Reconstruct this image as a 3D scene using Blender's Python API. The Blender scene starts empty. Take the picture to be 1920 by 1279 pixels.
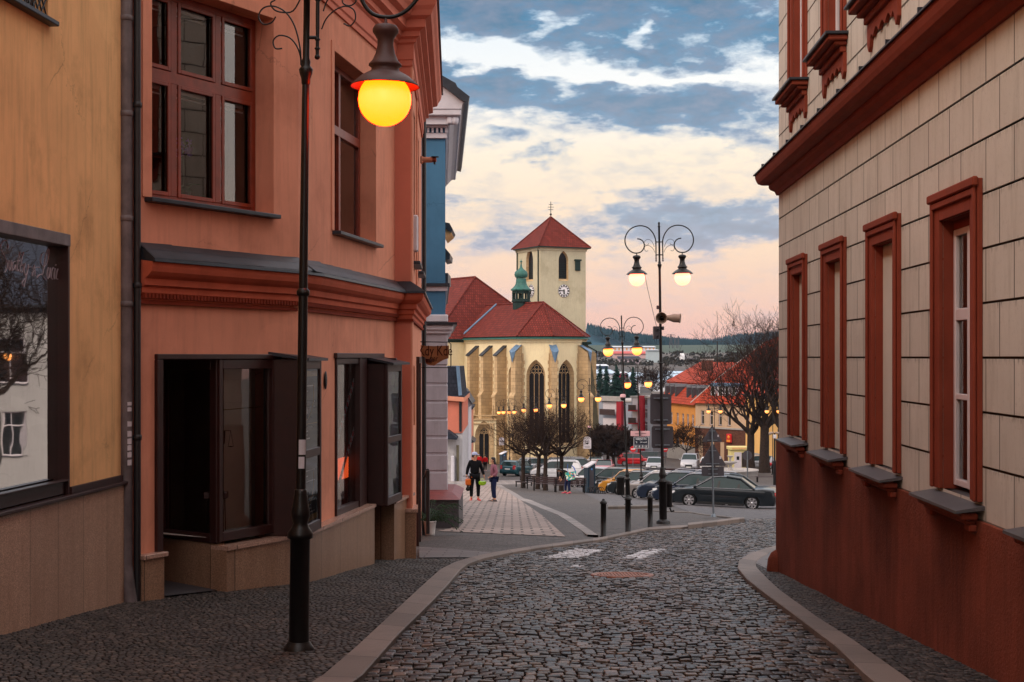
import bpy, bmesh, math, random
from mathutils import Vector, Matrix, noise, geometry
R = math.radians
sc = bpy.context.scene
COL = sc.collection
F, CX, HY = 2667.0, 960.0, 669.0

# ------------------------------------------------------------------ camera, light, sky
cam = bpy.data.cameras.new("camera"); co = bpy.data.objects.new("camera", cam); COL.objects.link(co)
co.location = (0, 0, 0); co.rotation_euler = (R(90), 0, 0)
cam.sensor_width = 36; cam.lens = 50.006; cam.shift_y = 29.5/1920; cam.clip_end = 8000; cam.clip_start = .1
cam.dof.use_dof = False
sc.camera = co
sc.view_settings.view_transform = 'Standard'; sc.view_settings.look = 'None'
sc.view_settings.exposure = 0; sc.view_settings.gamma = 1
sc.cycles.max_bounces = 6; sc.cycles.diffuse_bounces = 3; sc.cycles.glossy_bounces = 3
sc.cycles.transmission_bounces = 4; sc.cycles.transparent_max_bounces = 12; sc.cycles.volume_bounces = 0
sc.cycles.caustics_reflective = False; sc.cycles.caustics_refractive = False
sc.cycles.sample_clamp_indirect = 3.0

sun = bpy.data.lights.new("sun", 'SUN'); so = bpy.data.objects.new("sun", sun); COL.objects.link(so)
sun.energy = 1.6; sun.angle = R(16); sun.color = (1, .80, .62)
SUNDIR = Vector((-.62, -.5, .62)).normalized()
so.rotation_euler = SUNDIR.to_track_quat('Z', 'Y').to_euler()

def lin(c):
    c = c/255.0
    return c/12.92 if c <= .04045 else ((c+.055)/1.055)**2.4
def C3(r, g, b, k=1.0): return (lin(r)*k, lin(g)*k, lin(b)*k, 1)

class NT:
    """small node-tree helper"""
    def __init__(s, t): s.t = t; s.n = t.nodes; s.l = t.links
    def node(s, typ, **kw):
        n = s.n.new(typ)
        for k, v in kw.items():
            if k.startswith('i_'):
                n.inputs[k[2:].replace('_', ' ')].default_value = v
            else: setattr(n, k, v)
        return n
    def link(s, a, b): s.l.new(a, b)
    def put(s, sock, v):
        if isinstance(v, bpy.types.NodeSocket): s.l.new(v, sock)
        else: sock.default_value = v
    def math(s, op, a, b=0.0, c=0.0, clamp=False):
        n = s.n.new('ShaderNodeMath'); n.operation = op; n.use_clamp = clamp
        s.put(n.inputs[0], a); s.put(n.inputs[1], b); s.put(n.inputs[2], c)
        return n.outputs[0]
    def vmath(s, op, a, b=(0, 0, 0)):
        n = s.n.new('ShaderNodeVectorMath'); n.operation = op
        s.put(n.inputs[0], a); s.put(n.inputs[1], b)
        return n.outputs['Value'] if op in ('LENGTH', 'DOT_PRODUCT') else n.outputs[0]
    def mix(s, f, a, b, mode='MIX'):
        n = s.n.new('ShaderNodeMix'); n.data_type = 'RGBA'; n.blend_type = mode
        s.put(n.inputs[0], f); s.put(n.inputs[6], a); s.put(n.inputs[7], b)
        return n.outputs[2]
    def ramp(s, f, stops, interp='LINEAR'):
        n = s.n.new('ShaderNodeValToRGB'); r = n.color_ramp; r.interpolation = interp
        while len(r.elements) < len(stops): r.elements.new(.5)
        for e, (p, c) in zip(r.elements, stops):
            e.position = p; e.color = c if len(c) == 4 else tuple(c)+(1,)
        s.put(n.inputs[0], f); return n.outputs[0]
    def noise(s, vec, scale, detail=4, rough=.55, dist=0.0):
        n = s.n.new('ShaderNodeTexNoise'); s.put(n.inputs['Vector'], vec)
        n.inputs['Scale'].default_value = scale; n.inputs['Detail'].default_value = detail
        n.inputs['Roughness'].default_value = rough; n.inputs['Distortion'].default_value = dist
        return n.outputs[0]
    def maprange(s, v, a, b, c=0.0, d=1.0, smooth=False):
        n = s.n.new('ShaderNodeMapRange')
        if smooth: n.interpolation_type = 'SMOOTHSTEP'
        s.put(n.inputs[0], v)
        for i, q in enumerate((a, b, c, d)): n.inputs[i+1].default_value = q
        return n.outputs[0]

def build_world():
    w = bpy.data.worlds.new("World"); sc.world = w; w.use_nodes = True
    t = NT(w.node_tree); w.node_tree.nodes.clear()
    out = t.node('ShaderNodeOutputWorld'); bg = t.node('ShaderNodeBackground')
    tc = t.node('ShaderNodeTexCoord'); sep = t.node('ShaderNodeSeparateXYZ'); t.link(tc.outputs['Generated'], sep.inputs[0])
    x, y, z = sep.outputs
    az = t.math('ARCTAN2', x, y)
    el = t.math('ARCSINE', z)
    comb = t.node('ShaderNodeCombineXYZ'); t.link(az, comb.inputs[0]); t.link(el, comb.inputs[1])
    ae = comb.outputs[0]
    # wind-torn edges: the lookup is warped by noise before the cloud banks are laid out
    sc3 = t.vmath('MULTIPLY', tc.outputs['Generated'], (1, 1, 2.6))
    n1 = t.noise(sc3, 17.0, 9, .64)
    n2 = t.noise(sc3, 48.0, 8, .62)
    nn = t.noise(t.vmath('MULTIPLY', tc.outputs['Generated'], (1, 1, 2.2)), 3.2, 9, .58)
    wn = t.n.new('ShaderNodeTexNoise'); t.put(wn.inputs['Vector'], sc3); wn.inputs['Scale'].default_value = 20; wn.inputs['Detail'].default_value = 7
    warp = t.vmath('MULTIPLY', t.vmath('SUBTRACT', wn.outputs[1], (.5, .5, .5)), (.11, .045, 0))
    p = t.vmath('ADD', ae, warp)
    def blob(cx, cy, rx, ry):
        c = ((cx-CX)/F, (HY-cy)/F, 0); r = (F/rx, F/ry, 0)
        d = t.vmath('LENGTH', t.vmath('MULTIPLY', t.vmath('SUBTRACT', p, c), r))
        return t.maprange(d, .25, 1.25, 1, 0, True)
    dark = [(1130, 18, 430, 75, 1.3), (870, 50, 130, 75, .9), (1010, 183, 310, 44, 1.2), (865, 148, 95, 26, .9), (1150, 100, 150, 40, .7), (1370, 95, 190, 62, 1.0),
            (1190, 215, 190, 42, .95), (1290, 205, 120, 55, .9), (1395, 220, 130, 55, .85), (940, 255, 60, 16, .7), (985, 298, 60, 11, .5), (1065, 286, 55, 10, .5),
            (1180, 425, 330, 38, .85), (900, 455, 120, 34, .7), (1385, 435, 130, 45, .8), (1190, 368, 60, 22, .6), (870, 392, 60, 9, .4), (1300, 400, 160, 25, .6),
            (1050, 382, 60, 8, .35), (1250, 480, 180, 14, .3)]
    light = [(925, 108, 95, 42, 1.2), (1060, 140, 85, 26, .9), (1235, 75, 30, 30, .8), (1060, 50, 45, 16, .7), (1290, 152, 150, 12, .9), (1400, 160, 80, 10, .7), (1170, 148, 100, 12, .7)]
    acc = None
    for sgn, lst in ((1, dark), (-1, light)):
        for (cx, cy, rx, ry, k) in lst:
            b = t.math('MULTIPLY', blob(cx, cy, rx, ry), k*sgn)
            acc = b if acc is None else t.math('ADD', acc, b)
    tex = t.math('ADD', t.math('MULTIPLY', t.math('SUBTRACT', n1, .5), 3.0), t.math('MULTIPLY', t.math('SUBTRACT', n2, .5), 2.6))
    front = t.math('ADD', acc, t.math('MULTIPLY', tex, t.maprange(t.math('ABSOLUTE', acc), .0, .45, .42, 1.0)))
    gen = t.math('MULTIPLY', t.math('SUBTRACT', nn, .47), 5.0)
    isf = t.math('MULTIPLY', t.maprange(t.math('ABSOLUTE', az), .28, .55, 1, 0), t.maprange(el, .27, .36, 1, 0))
    m = t.mix(isf, gen, front)
    msk = t.maprange(m, -.05, .95, 0, 1)
    e = t.math('MULTIPLY', el, 180/math.pi)
    clear = t.ramp(t.maprange(e, -2, 40), [(0, C3(225, 165, 150)), (.062, C3(246, 186, 168)), (.10, C3(252, 203, 176)), (.16, C3(255, 222, 190)), (.24, C3(255, 238, 214)), (.30, C3(252, 250, 246)), (.38, C3(230, 240, 248)), (.46, C3(120, 165, 200)), (.8, C3(88, 138, 185)), (1, C3(80, 128, 178))])
    cloudc = t.ramp(t.maprange(e, -2, 40), [(0, C3(170, 150, 165)), (.11, C3(178, 170, 185)), (.18, C3(152, 166, 186)), (.26, C3(118, 150, 180)), (.34, C3(86, 134, 168)), (.41, C3(68, 122, 160)), (.6, C3(120, 140, 160)), (1, C3(150, 160, 170))])
    # brighter, thinner rims against the bodies of the clouds
    body = t.maprange(m, .5, 1.5, 1.25, .86)
    bc = t.n.new('ShaderNodeVectorMath'); bc.operation = 'SCALE'; t.put(bc.inputs[0], cloudc); t.put(bc.inputs[3], body)
    tint = t.mix(t.maprange(n2, .35, .7, 0, .35), bc.outputs[0], C3(190, 175, 185))
    col = t.mix(msk, clear, tint)
    sky = t.node('ShaderNodeTexSky'); sky.sky_type = 'NISHITA'; sky.sun_disc = False
    sky.sun_elevation = R(6); sky.sun_rotation = math.atan2(SUNDIR.x, SUNDIR.y)
    s2 = t.mix(1.0, col, t.vmath('MULTIPLY', sky.outputs[0], (.012, .012, .012)), 'ADD')
    # added fill light: sky overhead and behind the camera boosted and warmed
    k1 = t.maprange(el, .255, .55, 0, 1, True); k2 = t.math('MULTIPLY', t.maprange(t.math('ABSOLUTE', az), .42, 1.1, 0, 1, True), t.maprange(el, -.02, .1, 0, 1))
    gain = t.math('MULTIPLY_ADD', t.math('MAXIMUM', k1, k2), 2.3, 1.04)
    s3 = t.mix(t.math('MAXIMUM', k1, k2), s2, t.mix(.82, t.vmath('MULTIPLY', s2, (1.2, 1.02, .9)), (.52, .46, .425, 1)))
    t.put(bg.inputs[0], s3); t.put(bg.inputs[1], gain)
    t.link(bg.outputs[0], out.inputs[0])
    w.cycles.sampling_method = 'MANUAL'; w.cycles.sample_map_resolution = 512
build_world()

# ------------------------------------------------------------------ materials
MATS = {}
def newmat(name):
    m = bpy.data.materials.new(name); m.use_nodes = True
    t = NT(m.node_tree); b = m.node_tree.nodes['Principled BSDF']
    MATS[name] = m
    return m, t, b
def tcoord(t, kind='Object'):
    return t.node('ShaderNodeTexCoord').outputs[kind]
def bumpn(t, b, h, strength=.3, dist=.01):
    n = t.node('ShaderNodeBump'); n.inputs['Strength'].default_value = strength; n.inputs['Distance'].default_value = dist
    t.put(n.inputs['Height'], h); t.link(n.outputs[0], b.inputs['Normal']); return n
def pmat(name, col, rough=.7, var=.18, vs=2.0, bump=.25, bs=60, bd=.004, metal=0.0, spec=.5, streak=0.0, dirt=None, coat=0.0):
    m, t, b = newmat(name)
    co_ = tcoord(t)
    c = tuple(col[:3])+(1,)
    n = t.noise(co_, vs, 5, .6)
    lo = tuple(v*(1-var) for v in c[:3])+(1,); hi = tuple(min(1, v*(1+var)) for v in c[:3])+(1,)
    cc = t.ramp(n, [(.3, lo), (.7, hi)])
    if streak:
        sv = t.vmath('MULTIPLY', co_, (3.0, 3.0, .28))
        sn = t.noise(sv, 3.0, 5, .65)
        cc = t.mix(t.maprange(sn, .48, .75, 0, streak), cc, tuple(v*.45 for v in c[:3])+(1,))
    if dirt:
        dn = t.noise(co_, dirt[1], 7, .65)
        cc = t.mix(t.maprange(dn, .52, .72, 0, dirt[2]), cc, dirt[0])
    if streak and rough > .85:                   # hairline cracks and small repairs in old plaster
        v = t.node('ShaderNodeTexVoronoi'); v.feature = 'DISTANCE_TO_EDGE'; v.inputs['Scale'].default_value = .55
        t.put(v.inputs['Vector'], t.vmath('ADD', co_, t.vmath('MULTIPLY', t.noise(co_, 2.5, 6, .7), (.5, .5, .5))))
        ck = t.math('MULTIPLY', t.maprange(v.outputs['Distance'], .0, .006, 1, 0), t.maprange(t.noise(co_, .7, 3), .5, .58, 0, .55))
        cc = t.mix(ck, cc, tuple(q*.35 for q in c[:3])+(1,))
        cc = t.mix(t.maprange(t.noise(co_, .55, 2, .4, .6), .60, .61, 0, .14), cc, tuple(min(1, q*1.35) for q in c[:3])+(1,))
    t.put(b.inputs['Base Color'], cc)
    b.inputs['Roughness'].default_value = rough; b.inputs['Metallic'].default_value = metal
    b.inputs['Specular IOR Level'].default_value = spec if rough < .7 else .15
    b.inputs['Coat Weight'].default_value = coat
    if bump: bumpn(t, b, t.noise(co_, bs, 4, .6), bump, bd)
    return m
def emat(name, col, s):
    m, t, b = newmat(name); b.inputs['Base Color'].default_value = (.8, .7, .5, 1)
    b.inputs['Emission Color'].default_value = tuple(col[:3])+(1,); b.inputs['Emission Strength'].default_value = s
    b.inputs['Roughness'].default_value = .3
    return m
def glassmat(name, refl=1.0, tint=(.9, .93, .95, 1), base=.04):
    m, t, b = newmat(name); m.node_tree.nodes.remove(b)
    out = m.node_tree.nodes['Material Output']
    fr = t.node('ShaderNodeFresnel'); fr.inputs[0].default_value = 1.55
    g = t.node('ShaderNodeBsdfGlossy'); g.inputs['Roughness'].default_value = .015
    wob = t.noise(tcoord(t), 1.4, 2, .5); bn = t.node('ShaderNodeBump'); bn.inputs['Strength'].default_value = .12; bn.inputs['Distance'].default_value = .01
    t.put(bn.inputs['Height'], wob); t.link(bn.outputs[0], g.inputs['Normal'])
    tr = t.node('ShaderNodeBsdfTransparent'); tr.inputs[0].default_value = tint
    mx = t.node('ShaderNodeMixShader')
    t.put(mx.inputs[0], t.math('MULTIPLY_ADD', fr.outputs[0], refl, base, clamp=True))
    t.link(tr.outputs[0], mx.inputs[1]); t.link(g.outputs[0], mx.inputs[2]); t.link(mx.outputs[0], out.inputs[0])
    return m
def darkglass(name, col=(.012, .016, .02, 1), rough=.05):
    m, t, b = newmat(name); b.inputs['Base Color'].default_value = col; b.inputs['Roughness'].default_value = rough
    b.inputs['Specular IOR Level'].default_value = .9; b.inputs['IOR'].default_value = 1.6
    return m
def tilemat(name, col, row=.28, colw=.2, dark=.55, var=.22):
    """roof tiles laid out on the UV map (u along the eave, v up the slope, in metres)"""
    m, t, b = newmat(name); uv = tcoord(t, 'UV')
    br = t.node('ShaderNodeTexBrick'); t.put(br.inputs['Vector'], uv)
    br.inputs['Scale'].default_value = 1; br.inputs['Brick Width'].default_value = colw; br.inputs['Row Height'].default_value = row
    br.inputs['Mortar Size'].default_value = row*.09; br.inputs['Mortar Smooth'].default_value = .2; br.inputs['Bias'].default_value = 0
    c = col[:3]
    br.inputs['Color1'].default_value = tuple(v*(1-var) for v in c)+(1,); br.inputs['Color2'].default_value = tuple(v*(1+var) for v in c)+(1,)
    br.inputs['Mortar'].default_value = tuple(v*(1-dark) for v in c)+(1,)
    n = t.noise(tcoord(t), .35, 5, .65)
    cc = t.mix(t.maprange(n, .3, .7, 0, .5), br.outputs[0], tuple(v*.6 for v in c)+(1,))
    t.put(b.inputs['Base Color'], cc); b.inputs['Roughness'].default_value = .75; b.inputs['Specular IOR Level'].default_value = .12
    sep = t.node('ShaderNodeSeparateXYZ'); t.put(sep.inputs[0], uv)
    saw = t.math('FRACT', t.math('DIVIDE', sep.outputs[1], row))
    bumpn(t, b, saw, .9, .03)
    return m
def stonecol(name, rough=.5, bs=90, bump=.4, spec=.5):
    """setts: each stone carries its own colour in the attribute 'Col'"""
    m, t, b = newmat(name)
    a = t.node('ShaderNodeAttribute'); a.attribute_name = 'Col'
    co_ = tcoord(t); n = t.noise(co_, bs, 5, .7); n2 = t.noise(co_, .9, 4, .6)
    cc = t.mix(t.maprange(n, .3, .75, 0, .45), a.outputs[0], (.02, .018, .018, 1))
    cc = t.mix(t.maprange(n2, .42, .68, 0, .35), cc, (.025, .023, .024, 1))
    t.put(b.inputs['Base Color'], cc)
    t.put(b.inputs['Roughness'], t.maprange(n, .3, .7, rough-.12, rough+.2)); b.inputs['Specular IOR Level'].default_value = spec
    bumpn(t, b, n, bump, .004)
    return m
def mosaicmat(name, col, size=.07, var=.35, far=None, joint=.45):
    """small setts by a cell pattern, for paving seen from afar"""
    m, t, b = newmat(name); co_ = tcoord(t)
    v = t.node('ShaderNodeTexVoronoi'); v.distance = 'CHEBYCHEV'; t.put(v.inputs['Vector'], co_); v.inputs['Scale'].default_value = 1/size; v.inputs['Randomness'].default_value = .55
    v2 = t.node('ShaderNodeTexVoronoi'); v2.distance = 'CHEBYCHEV'; t.put(v2.inputs['Vector'], co_); v2.inputs['Scale'].default_value = 1/size; v2.inputs['Randomness'].default_value = .55
    edge = t.maprange(v.outputs['Distance'], .38, .55, 0, 1)
    rnd = t.node('ShaderNodeSeparateXYZ'); t.link(v2.outputs['Color'], rnd.inputs[0])
    c = col[:3]
    cc = t.ramp(rnd.outputs[0], [(0, tuple(q*(1-var) for q in c)), (1, tuple(q*(1+var) for q in c))])
    n = t.noise(co_, .35, 6, .65)
    cc = t.mix(t.maprange(n, .35, .7, 0, .45), cc, tuple(q*.6 for q in c)+(1,))
    cc = t.mix(t.maprange(t.noise(co_, 2.6, 6, .75), .46, .66, 0, .55), cc, tuple(q*.5 for q in c)+(1,)); cc = t.mix(t.maprange(t.noise(co_, 7, 4, .7), .52, .7, 0, .4), cc, tuple(min(1, q*1.7) for q in c)+(1,))
    cc = t.mix(t.math('MULTIPLY', edge, joint), cc, tuple(q*.25 for q in c)+(1,))
    if far:
        g = t.node('ShaderNodeNewGeometry'); s = t.node('ShaderNodeSeparateXYZ'); t.link(g.outputs[0], s.inputs[0])
        nf = t.noise(co_, .02, 6, .65)
        yy = t.math('ADD', s.outputs[1], t.math('MULTIPLY', t.math('SUBTRACT', nf, .5), 160))
        brown = t.ramp(t.noise(co_, .06, 6, .7), [(.35, (.035, .03, .028)), (.65, (.11, .085, .065))])
        green = t.ramp(t.noise(co_, .01, 4, .6), [(.3, (.018, .034, .014)), (.7, (.034, .056, .022))])
        cc = t.mix(t.maprange(yy, 225, 260), cc, brown); cc = t.mix(t.maprange(yy, 905, 935), cc, green)
    t.put(b.inputs['Base Color'], cc); b.inputs['Roughness'].default_value = .62; b.inputs['Specular IOR Level'].default_value = .22
    h = t.math('SUBTRACT', t.math('MULTIPLY', rnd.outputs[1], .5), edge)
    bumpn(t, b, h, .5, size*.12)
    return m

# ------------------------------------------------------------------ mesh builder
class MB:
    def __init__(s, M=None):
        s.v = []; s.f = []; s.uv = []; s.mi = []; s.sm = []; s.M = M; s.cur = 0; s.smooth = False
    def add(s, pts, faces, uvs=None, smooth=None):
        n = len(s.v); M = s.M
        P_ = [Vector(p) for p in pts]
        s.v += [tuple(M @ p) for p in P_] if M is not None else [tuple(p) for p in P_]
        sm = s.smooth if smooth is None else smooth
        for k, f in enumerate(faces):
            s.f.append([n+i for i in f]); s.mi.append(s.cur); s.sm.append(sm)
            if uvs is not None: s.uv += [uvs[i] for i in f]
            else:
                a, b, c = P_[f[0]], P_[f[1]], P_[f[2]]
                q = (b-a).cross(c-a); ax, ay, az_ = abs(q.x), abs(q.y), abs(q.z)
                if az_ >= ax and az_ >= ay: s.uv += [(P_[i].x, P_[i].y) for i in f]
                elif ay >= ax: s.uv += [(P_[i].x, P_[i].z) for i in f]
                else: s.uv += [(P_[i].y, P_[i].z) for i in f]
    def quad(s, a, b, c, d): s.add([a, b, c, d], [(0, 1, 2, 3)])
    def box(s, x0, x1, y0, y1, z0, z1, b=0.0):
        if x0 > x1: x0, x1 = x1, x0
        if y0 > y1: y0, y1 = y1, y0
        if z0 > z1: z0, z1 = z1, z0
        if b <= 0:
            p = [(x0, y0, z0), (x1, y0, z0), (x1, y1, z0), (x0, y1, z0), (x0, y0, z1), (x1, y0, z1), (x1, y1, z1), (x0, y1, z1)]
            s.add(p, [(0, 3, 2, 1), (4, 5, 6, 7), (0, 1, 5, 4), (1, 2, 6, 5), (2, 3, 7, 6), (3, 0, 4, 7)])
        else:
            b = min(b, (x1-x0)*.45, (y1-y0)*.45, (z1-z0)*.45)
            pts = []
            for (zz, i) in ((z0, b), (z0+b, 0), (z1-b, 0), (z1, b)):
                X0, X1, Y0, Y1 = x0+i, x1-i, y0+i, y1-i
                k = b if i == 0 else 0
                pts += [(X0+k, Y0, zz), (X1-k, Y0, zz), (X1, Y0+k, zz), (X1, Y1-k, zz), (X1-k, Y1, zz), (X0+k, Y1, zz), (X0, Y1-k, zz), (X0, Y0+k, zz)]
            fs = [tuple(range(7, -1, -1)), tuple(range(24, 32))]
            for r in range(3):
                for j in range(8):
                    a = r*8+j; c = r*8+(j+1) % 8
                    fs.append((a, c, c+8, a+8))
            s.add(pts, fs)
    def rings(s, rings, cap0=True, cap1=True, closed=True, smooth=None):
        n = len(rings[0]); pts = [p for r in rings for p in r]; fs = []
        for i in range(len(rings)-1):
            for j in range(n if closed else n-1):
                a = i*n+j; b = i*n+(j+1) % n
                fs.append((a, b, b+n, a+n))
        s.add(pts, fs, smooth=smooth)
        if cap0 and closed: s.add(list(rings[0]), [tuple(range(n-1, -1, -1))], smooth=False)
        if cap1 and closed: s.add(list(rings[-1]), [tuple(range(n))], smooth=False)
    def tube(s, pts, r, n=8, cap=True, smooth=True):
        pts = [Vector(p) for p in pts]
        if isinstance(r, (int, float)): r = [r]*len(pts)
        rings = []; up = None
        for i, p in enumerate(pts):
            d = (pts[min(i+1, len(pts)-1)]-pts[max(i-1, 0)]).normalized()
            if up is None:
                up = Vector((0, 0, 1)) if abs(d.z) < .9 else Vector((1, 0, 0))
            a = d.cross(up).normalized(); bb = a.cross(d).normalized(); up = bb
            rings.append([p+(a*math.cos(2*math.pi*k/n)+bb*math.sin(2*math.pi*k/n))*r[i] for k in range(n)])
        s.rings(rings, cap, cap, smooth=smooth)
    def lathe(s, prof, n=16, c=(0, 0, 0), smooth=True, cap=True, ph=0.0):
        cx, cy, cz = c
        rings = []
        for (r, z) in prof:
            rings.append([(cx+max(r, .0005)*math.cos(ph+2*math.pi*k/n), cy+max(r, .0005)*math.sin(ph+2*math.pi*k/n), cz+z) for k in range(n)])
        s.rings(rings, cap, cap, smooth=smooth)
    def prism(s, poly, y0, y1):
        """poly in (x,z), extruded along y"""
        n = len(poly)
        a = [(x, y0, z) for x, z in poly]; b = [(x, y1, z) for x, z in poly]
        s.add(a+b, [tuple(range(n)), tuple(range(2*n-1, n-1, -1))]+[(i, i+n, (i+1) % n+n, (i+1) % n) for i in range(n)])
    def sphere(s, c, r, n=12, m=8, sx=1, sy=1, sz=1):
        prof = [(math.sin(math.pi*i/m), -math.cos(math.pi*i/m)) for i in range(m+1)]
        rings = [[(c[0]+r*sx*max(a, .001)*math.cos(2*math.pi*k/n), c[1]+r*sy*max(a, .001)*math.sin(2*math.pi*k/n), c[2]+r*sz*z) for k in range(n)] for a, z in prof]
        s.rings(rings, True, True, smooth=True)
    def sweep(s, path, prof, side=1, close_ends=True):
        """moulding profile (out, z) carried along a plan polyline with mitred corners"""
        P_ = [Vector((p[0], p[1])) for p in path]; rings = []
        for i, p in enumerate(P_):
            ds = []
            if i > 0: ds.append((P_[i]-P_[i-1]).normalized())
            if i < len(P_)-1: ds.append((P_[i+1]-P_[i]).normalized())
            ns = [Vector((d.y, -d.x))*side for d in ds]
            m = ns[0] if len(ns) == 1 else (ns[0]+ns[1])/(1+max(-.7, ns[0].dot(ns[1])))
            rings.append([(p.x+m.x*o, p.y+m.y*o, z) for o, z in prof])
        s.rings(rings, close_ends, close_ends, closed=True)
    def roof(s, pts):
        """one roof slope; the first edge is the eave"""
        P_ = [Vector(p) for p in pts]; e = (P_[1]-P_[0]).normalized()
        nn = (P_[1]-P_[0]).cross(P_[2]-P_[0]).normalized(); up = nn.cross(e)
        if up.z < 0: up = -up
        s.add(pts, [tuple(range(len(pts)))], uvs=[((p-P_[0]).dot(e), (p-P_[0]).dot(up)) for p in P_])
    def build(s, name, mats=None, parent=None, world=False, kind=None):
        me = bpy.data.meshes.new(name); me.from_pydata(s.v, [], s.f)
        uvl = me.uv_layers.new(name="UVMap")
        flat = [q for u in s.uv for q in u]
        if len(flat) == 2*len(me.loops): uvl.data.foreach_set("uv", flat)
        me.polygons.foreach_set("use_smooth", s.sm); me.polygons.foreach_set("material_index", s.mi)
        if mats is not None:
            for m in (mats if isinstance(mats, (list, tuple)) else [mats]): me.materials.append(m)
        me.update()
        o = bpy.data.objects.new(name, me); COL.objects.link(o)
        if parent is not None:
            o.parent = parent
            if world: o.location = -parent.location
        if kind: o['kind'] = kind
        return o
def tag(o, label, cat, group=None):
    o['label'] = label; o['category'] = cat
    if group: o['group'] = group
    return o
def thing(name, label, cat, loc=(0, 0, 0), rz=0.0, group=None):
    o = bpy.data.objects.new(name, None); COL.objects.link(o); o.location = loc; o.rotation_euler = (0, 0, rz); o.empty_display_size = .2
    return tag(o, label, cat, group)
KIDS = {}
def kids(o): return [c for c in COL.objects if c.parent == o]
def dup(root, loc, rz=0.0, label=None, kidmap=None):
    r = root.copy(); COL.objects.link(r); r.location = loc; r.rotation_euler = (root.rotation_euler[0], root.rotation_euler[1], rz)
    if label: r['label'] = label
    for ch in kids(root):
        c = ch.copy(); COL.objects.link(c); c.parent = r
        for g in kids(ch):
            d = g.copy(); COL.objects.link(d); d.parent = c
    return r
def text_mesh(body, size, M, mat, name, parent, world=True, depth=.001, align='CENTER', sx=1.0):
    cu = bpy.data.curves.new(name, 'FONT'); cu.body = body; cu.size = size; cu.extrude = depth; cu.align_x = align; cu.align_y = 'CENTER'; cu.resolution_u = 2
    o = bpy.data.objects.new(name+'_tmp', cu); COL.objects.link(o)
    dg = bpy.context.evaluated_depsgraph_get(); dg.update()
    me = bpy.data.meshes.new_from_object(o.evaluated_get(dg)); bpy.data.objects.remove(o)
    me.transform(Matrix.Diagonal((sx, 1, 1, 1))); me.transform(M); me.materials.clear(); me.materials.append(mat)
    q = bpy.data.objects.new(name, me); COL.objects.link(q); q.parent = parent
    if world: q.location = -parent.location
    return q

# ------------------------------------------------------------------ where things stand
def interp(tab, x):
    if x <= tab[0][0]: return tab[0][1]
    for (a, b), (c, d) in zip(tab, tab[1:]):
        if x <= c:
            t = (x-a)/(c-a); return b+(d-b)*t
    return tab[-1][1]
PROF = [(-60, 2.6), (-5, -1.06), (0, -1.45), (90, -8.4), (97, -8.93), (114, -10.1), (137, -11.35), (152, -12.15), (160, -12.5), (175, -13.0), (200, -14), (260, -17), (350, -18), (450, -13), (520, -9.5), (600, -7.2), (700, -3.5), (800, -.5), (900, 3), (1000, 6), (1150, 9.5), (1400, 12), (1600, 9), (2600, 0)]
def sstep(a, b, x):
    t = min(1, max(0, (x-a)/(b-a))); return t*t*(3-2*t)
def gz(x, y):
    z = interp(PROF, y)
    w = sstep(36, 52, y)*(1-.8*sstep(95, 118, y))
    z -= .05*max(-6, min(9, x-2.0))*w
    return z
def P(px, py, d): return Vector(((px-CX)/F*d, d, (HY-py)/F*d))
def G(px, py):
    """point of the ground that lies in the direction of a picture position"""
    lo, hi = 4.0, 400.0; k = (px-CX)/F; h = (HY-py)/F
    for i in range(200):
        d = 6*(1.02**i)
        if h*d < gz(k*d, d): hi = d; break
        lo = d
    for _ in range(40):
        d = (lo+hi)/2
        if h*d < gz(k*d, d): hi = d
        else: lo = d
    return Vector((k*d, d, gz(k*d, d)))
def X(px, d): return (px-CX)/F*d
def Zp(py, d): return (HY-py)/F*d
class Fr:
    """a facade: local x along the wall, y outwards, z up"""
    def __init__(s, o, p, face=(0, 0)):
        s.o = Vector((o[0], o[1])); s.p = Vector((p[0], p[1])); s.d = (s.p-s.o).normalized(); s.L = (s.p-s.o).length
        n = Vector((s.d.y, -s.d.x))
        if n.dot(Vector(face)-s.o) < 0: n = -n
        s.n = n
        s.M = Matrix(((s.d.x, n.x, 0, s.o.x), (s.d.y, n.y, 0, s.o.y), (0, 0, 1, 0), (0, 0, 0, 1)))
    def S(s, px, out=0.0):
        k = (px-CX)/F; a = s.o+s.n*out
        return (k*a.y-a.x)/(s.d.x-k*s.d.y)
    def D(s, px, out=0.0):
        return (s.o+s.n*out+s.d*s.S(px, out)).y
    def Z(s, px, py, out=0.0): return (HY-py)/F*s.D(px, out)
    def W(s, x, out=0.0, z=0.0): return s.M @ Vector((x, out, z))
def wall(mb, s0, s1, z0, z1, holes=(), depth=.2, out=0.0, reveal=True):
    xs = sorted({s0, s1, *[min(s1, max(s0, h[0])) for h in holes], *[min(s1, max(s0, h[1])) for h in holes]})
    zs = sorted({z0, z1, *[min(z1, max(z0, h[2])) for h in holes], *[min(z1, max(z0, h[3])) for h in holes]})
    for i in range(len(xs)-1):
        for j in range(len(zs)-1):
            cx, cz = (xs[i]+xs[i+1])/2, (zs[j]+zs[j+1])/2
            if xs[i+1]-xs[i] < 1e-5 or zs[j+1]-zs[j] < 1e-5: continue
            if any(h[0] < cx < h[1] and h[2] < cz < h[3] for h in holes): continue
            mb.quad((xs[i], out, zs[j]), (xs[i+1], out, zs[j]), (xs[i+1], out, zs[j+1]), (xs[i], out, zs[j+1]))
    if reveal:
        for (a, b, c, d) in holes:
            o2 = out-depth
            mb.quad((a, out, c), (a, o2, c), (a, o2, d), (a, out, d)); mb.quad((b, out, c), (b, out, d), (b, o2, d), (b, o2, c))
            mb.quad((a, out, d), (a, o2, d), (b, o2, d), (b, out, d)); mb.quad((a, out, c), (b, out, c), (b, o2, c), (a, o2, c))
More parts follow.
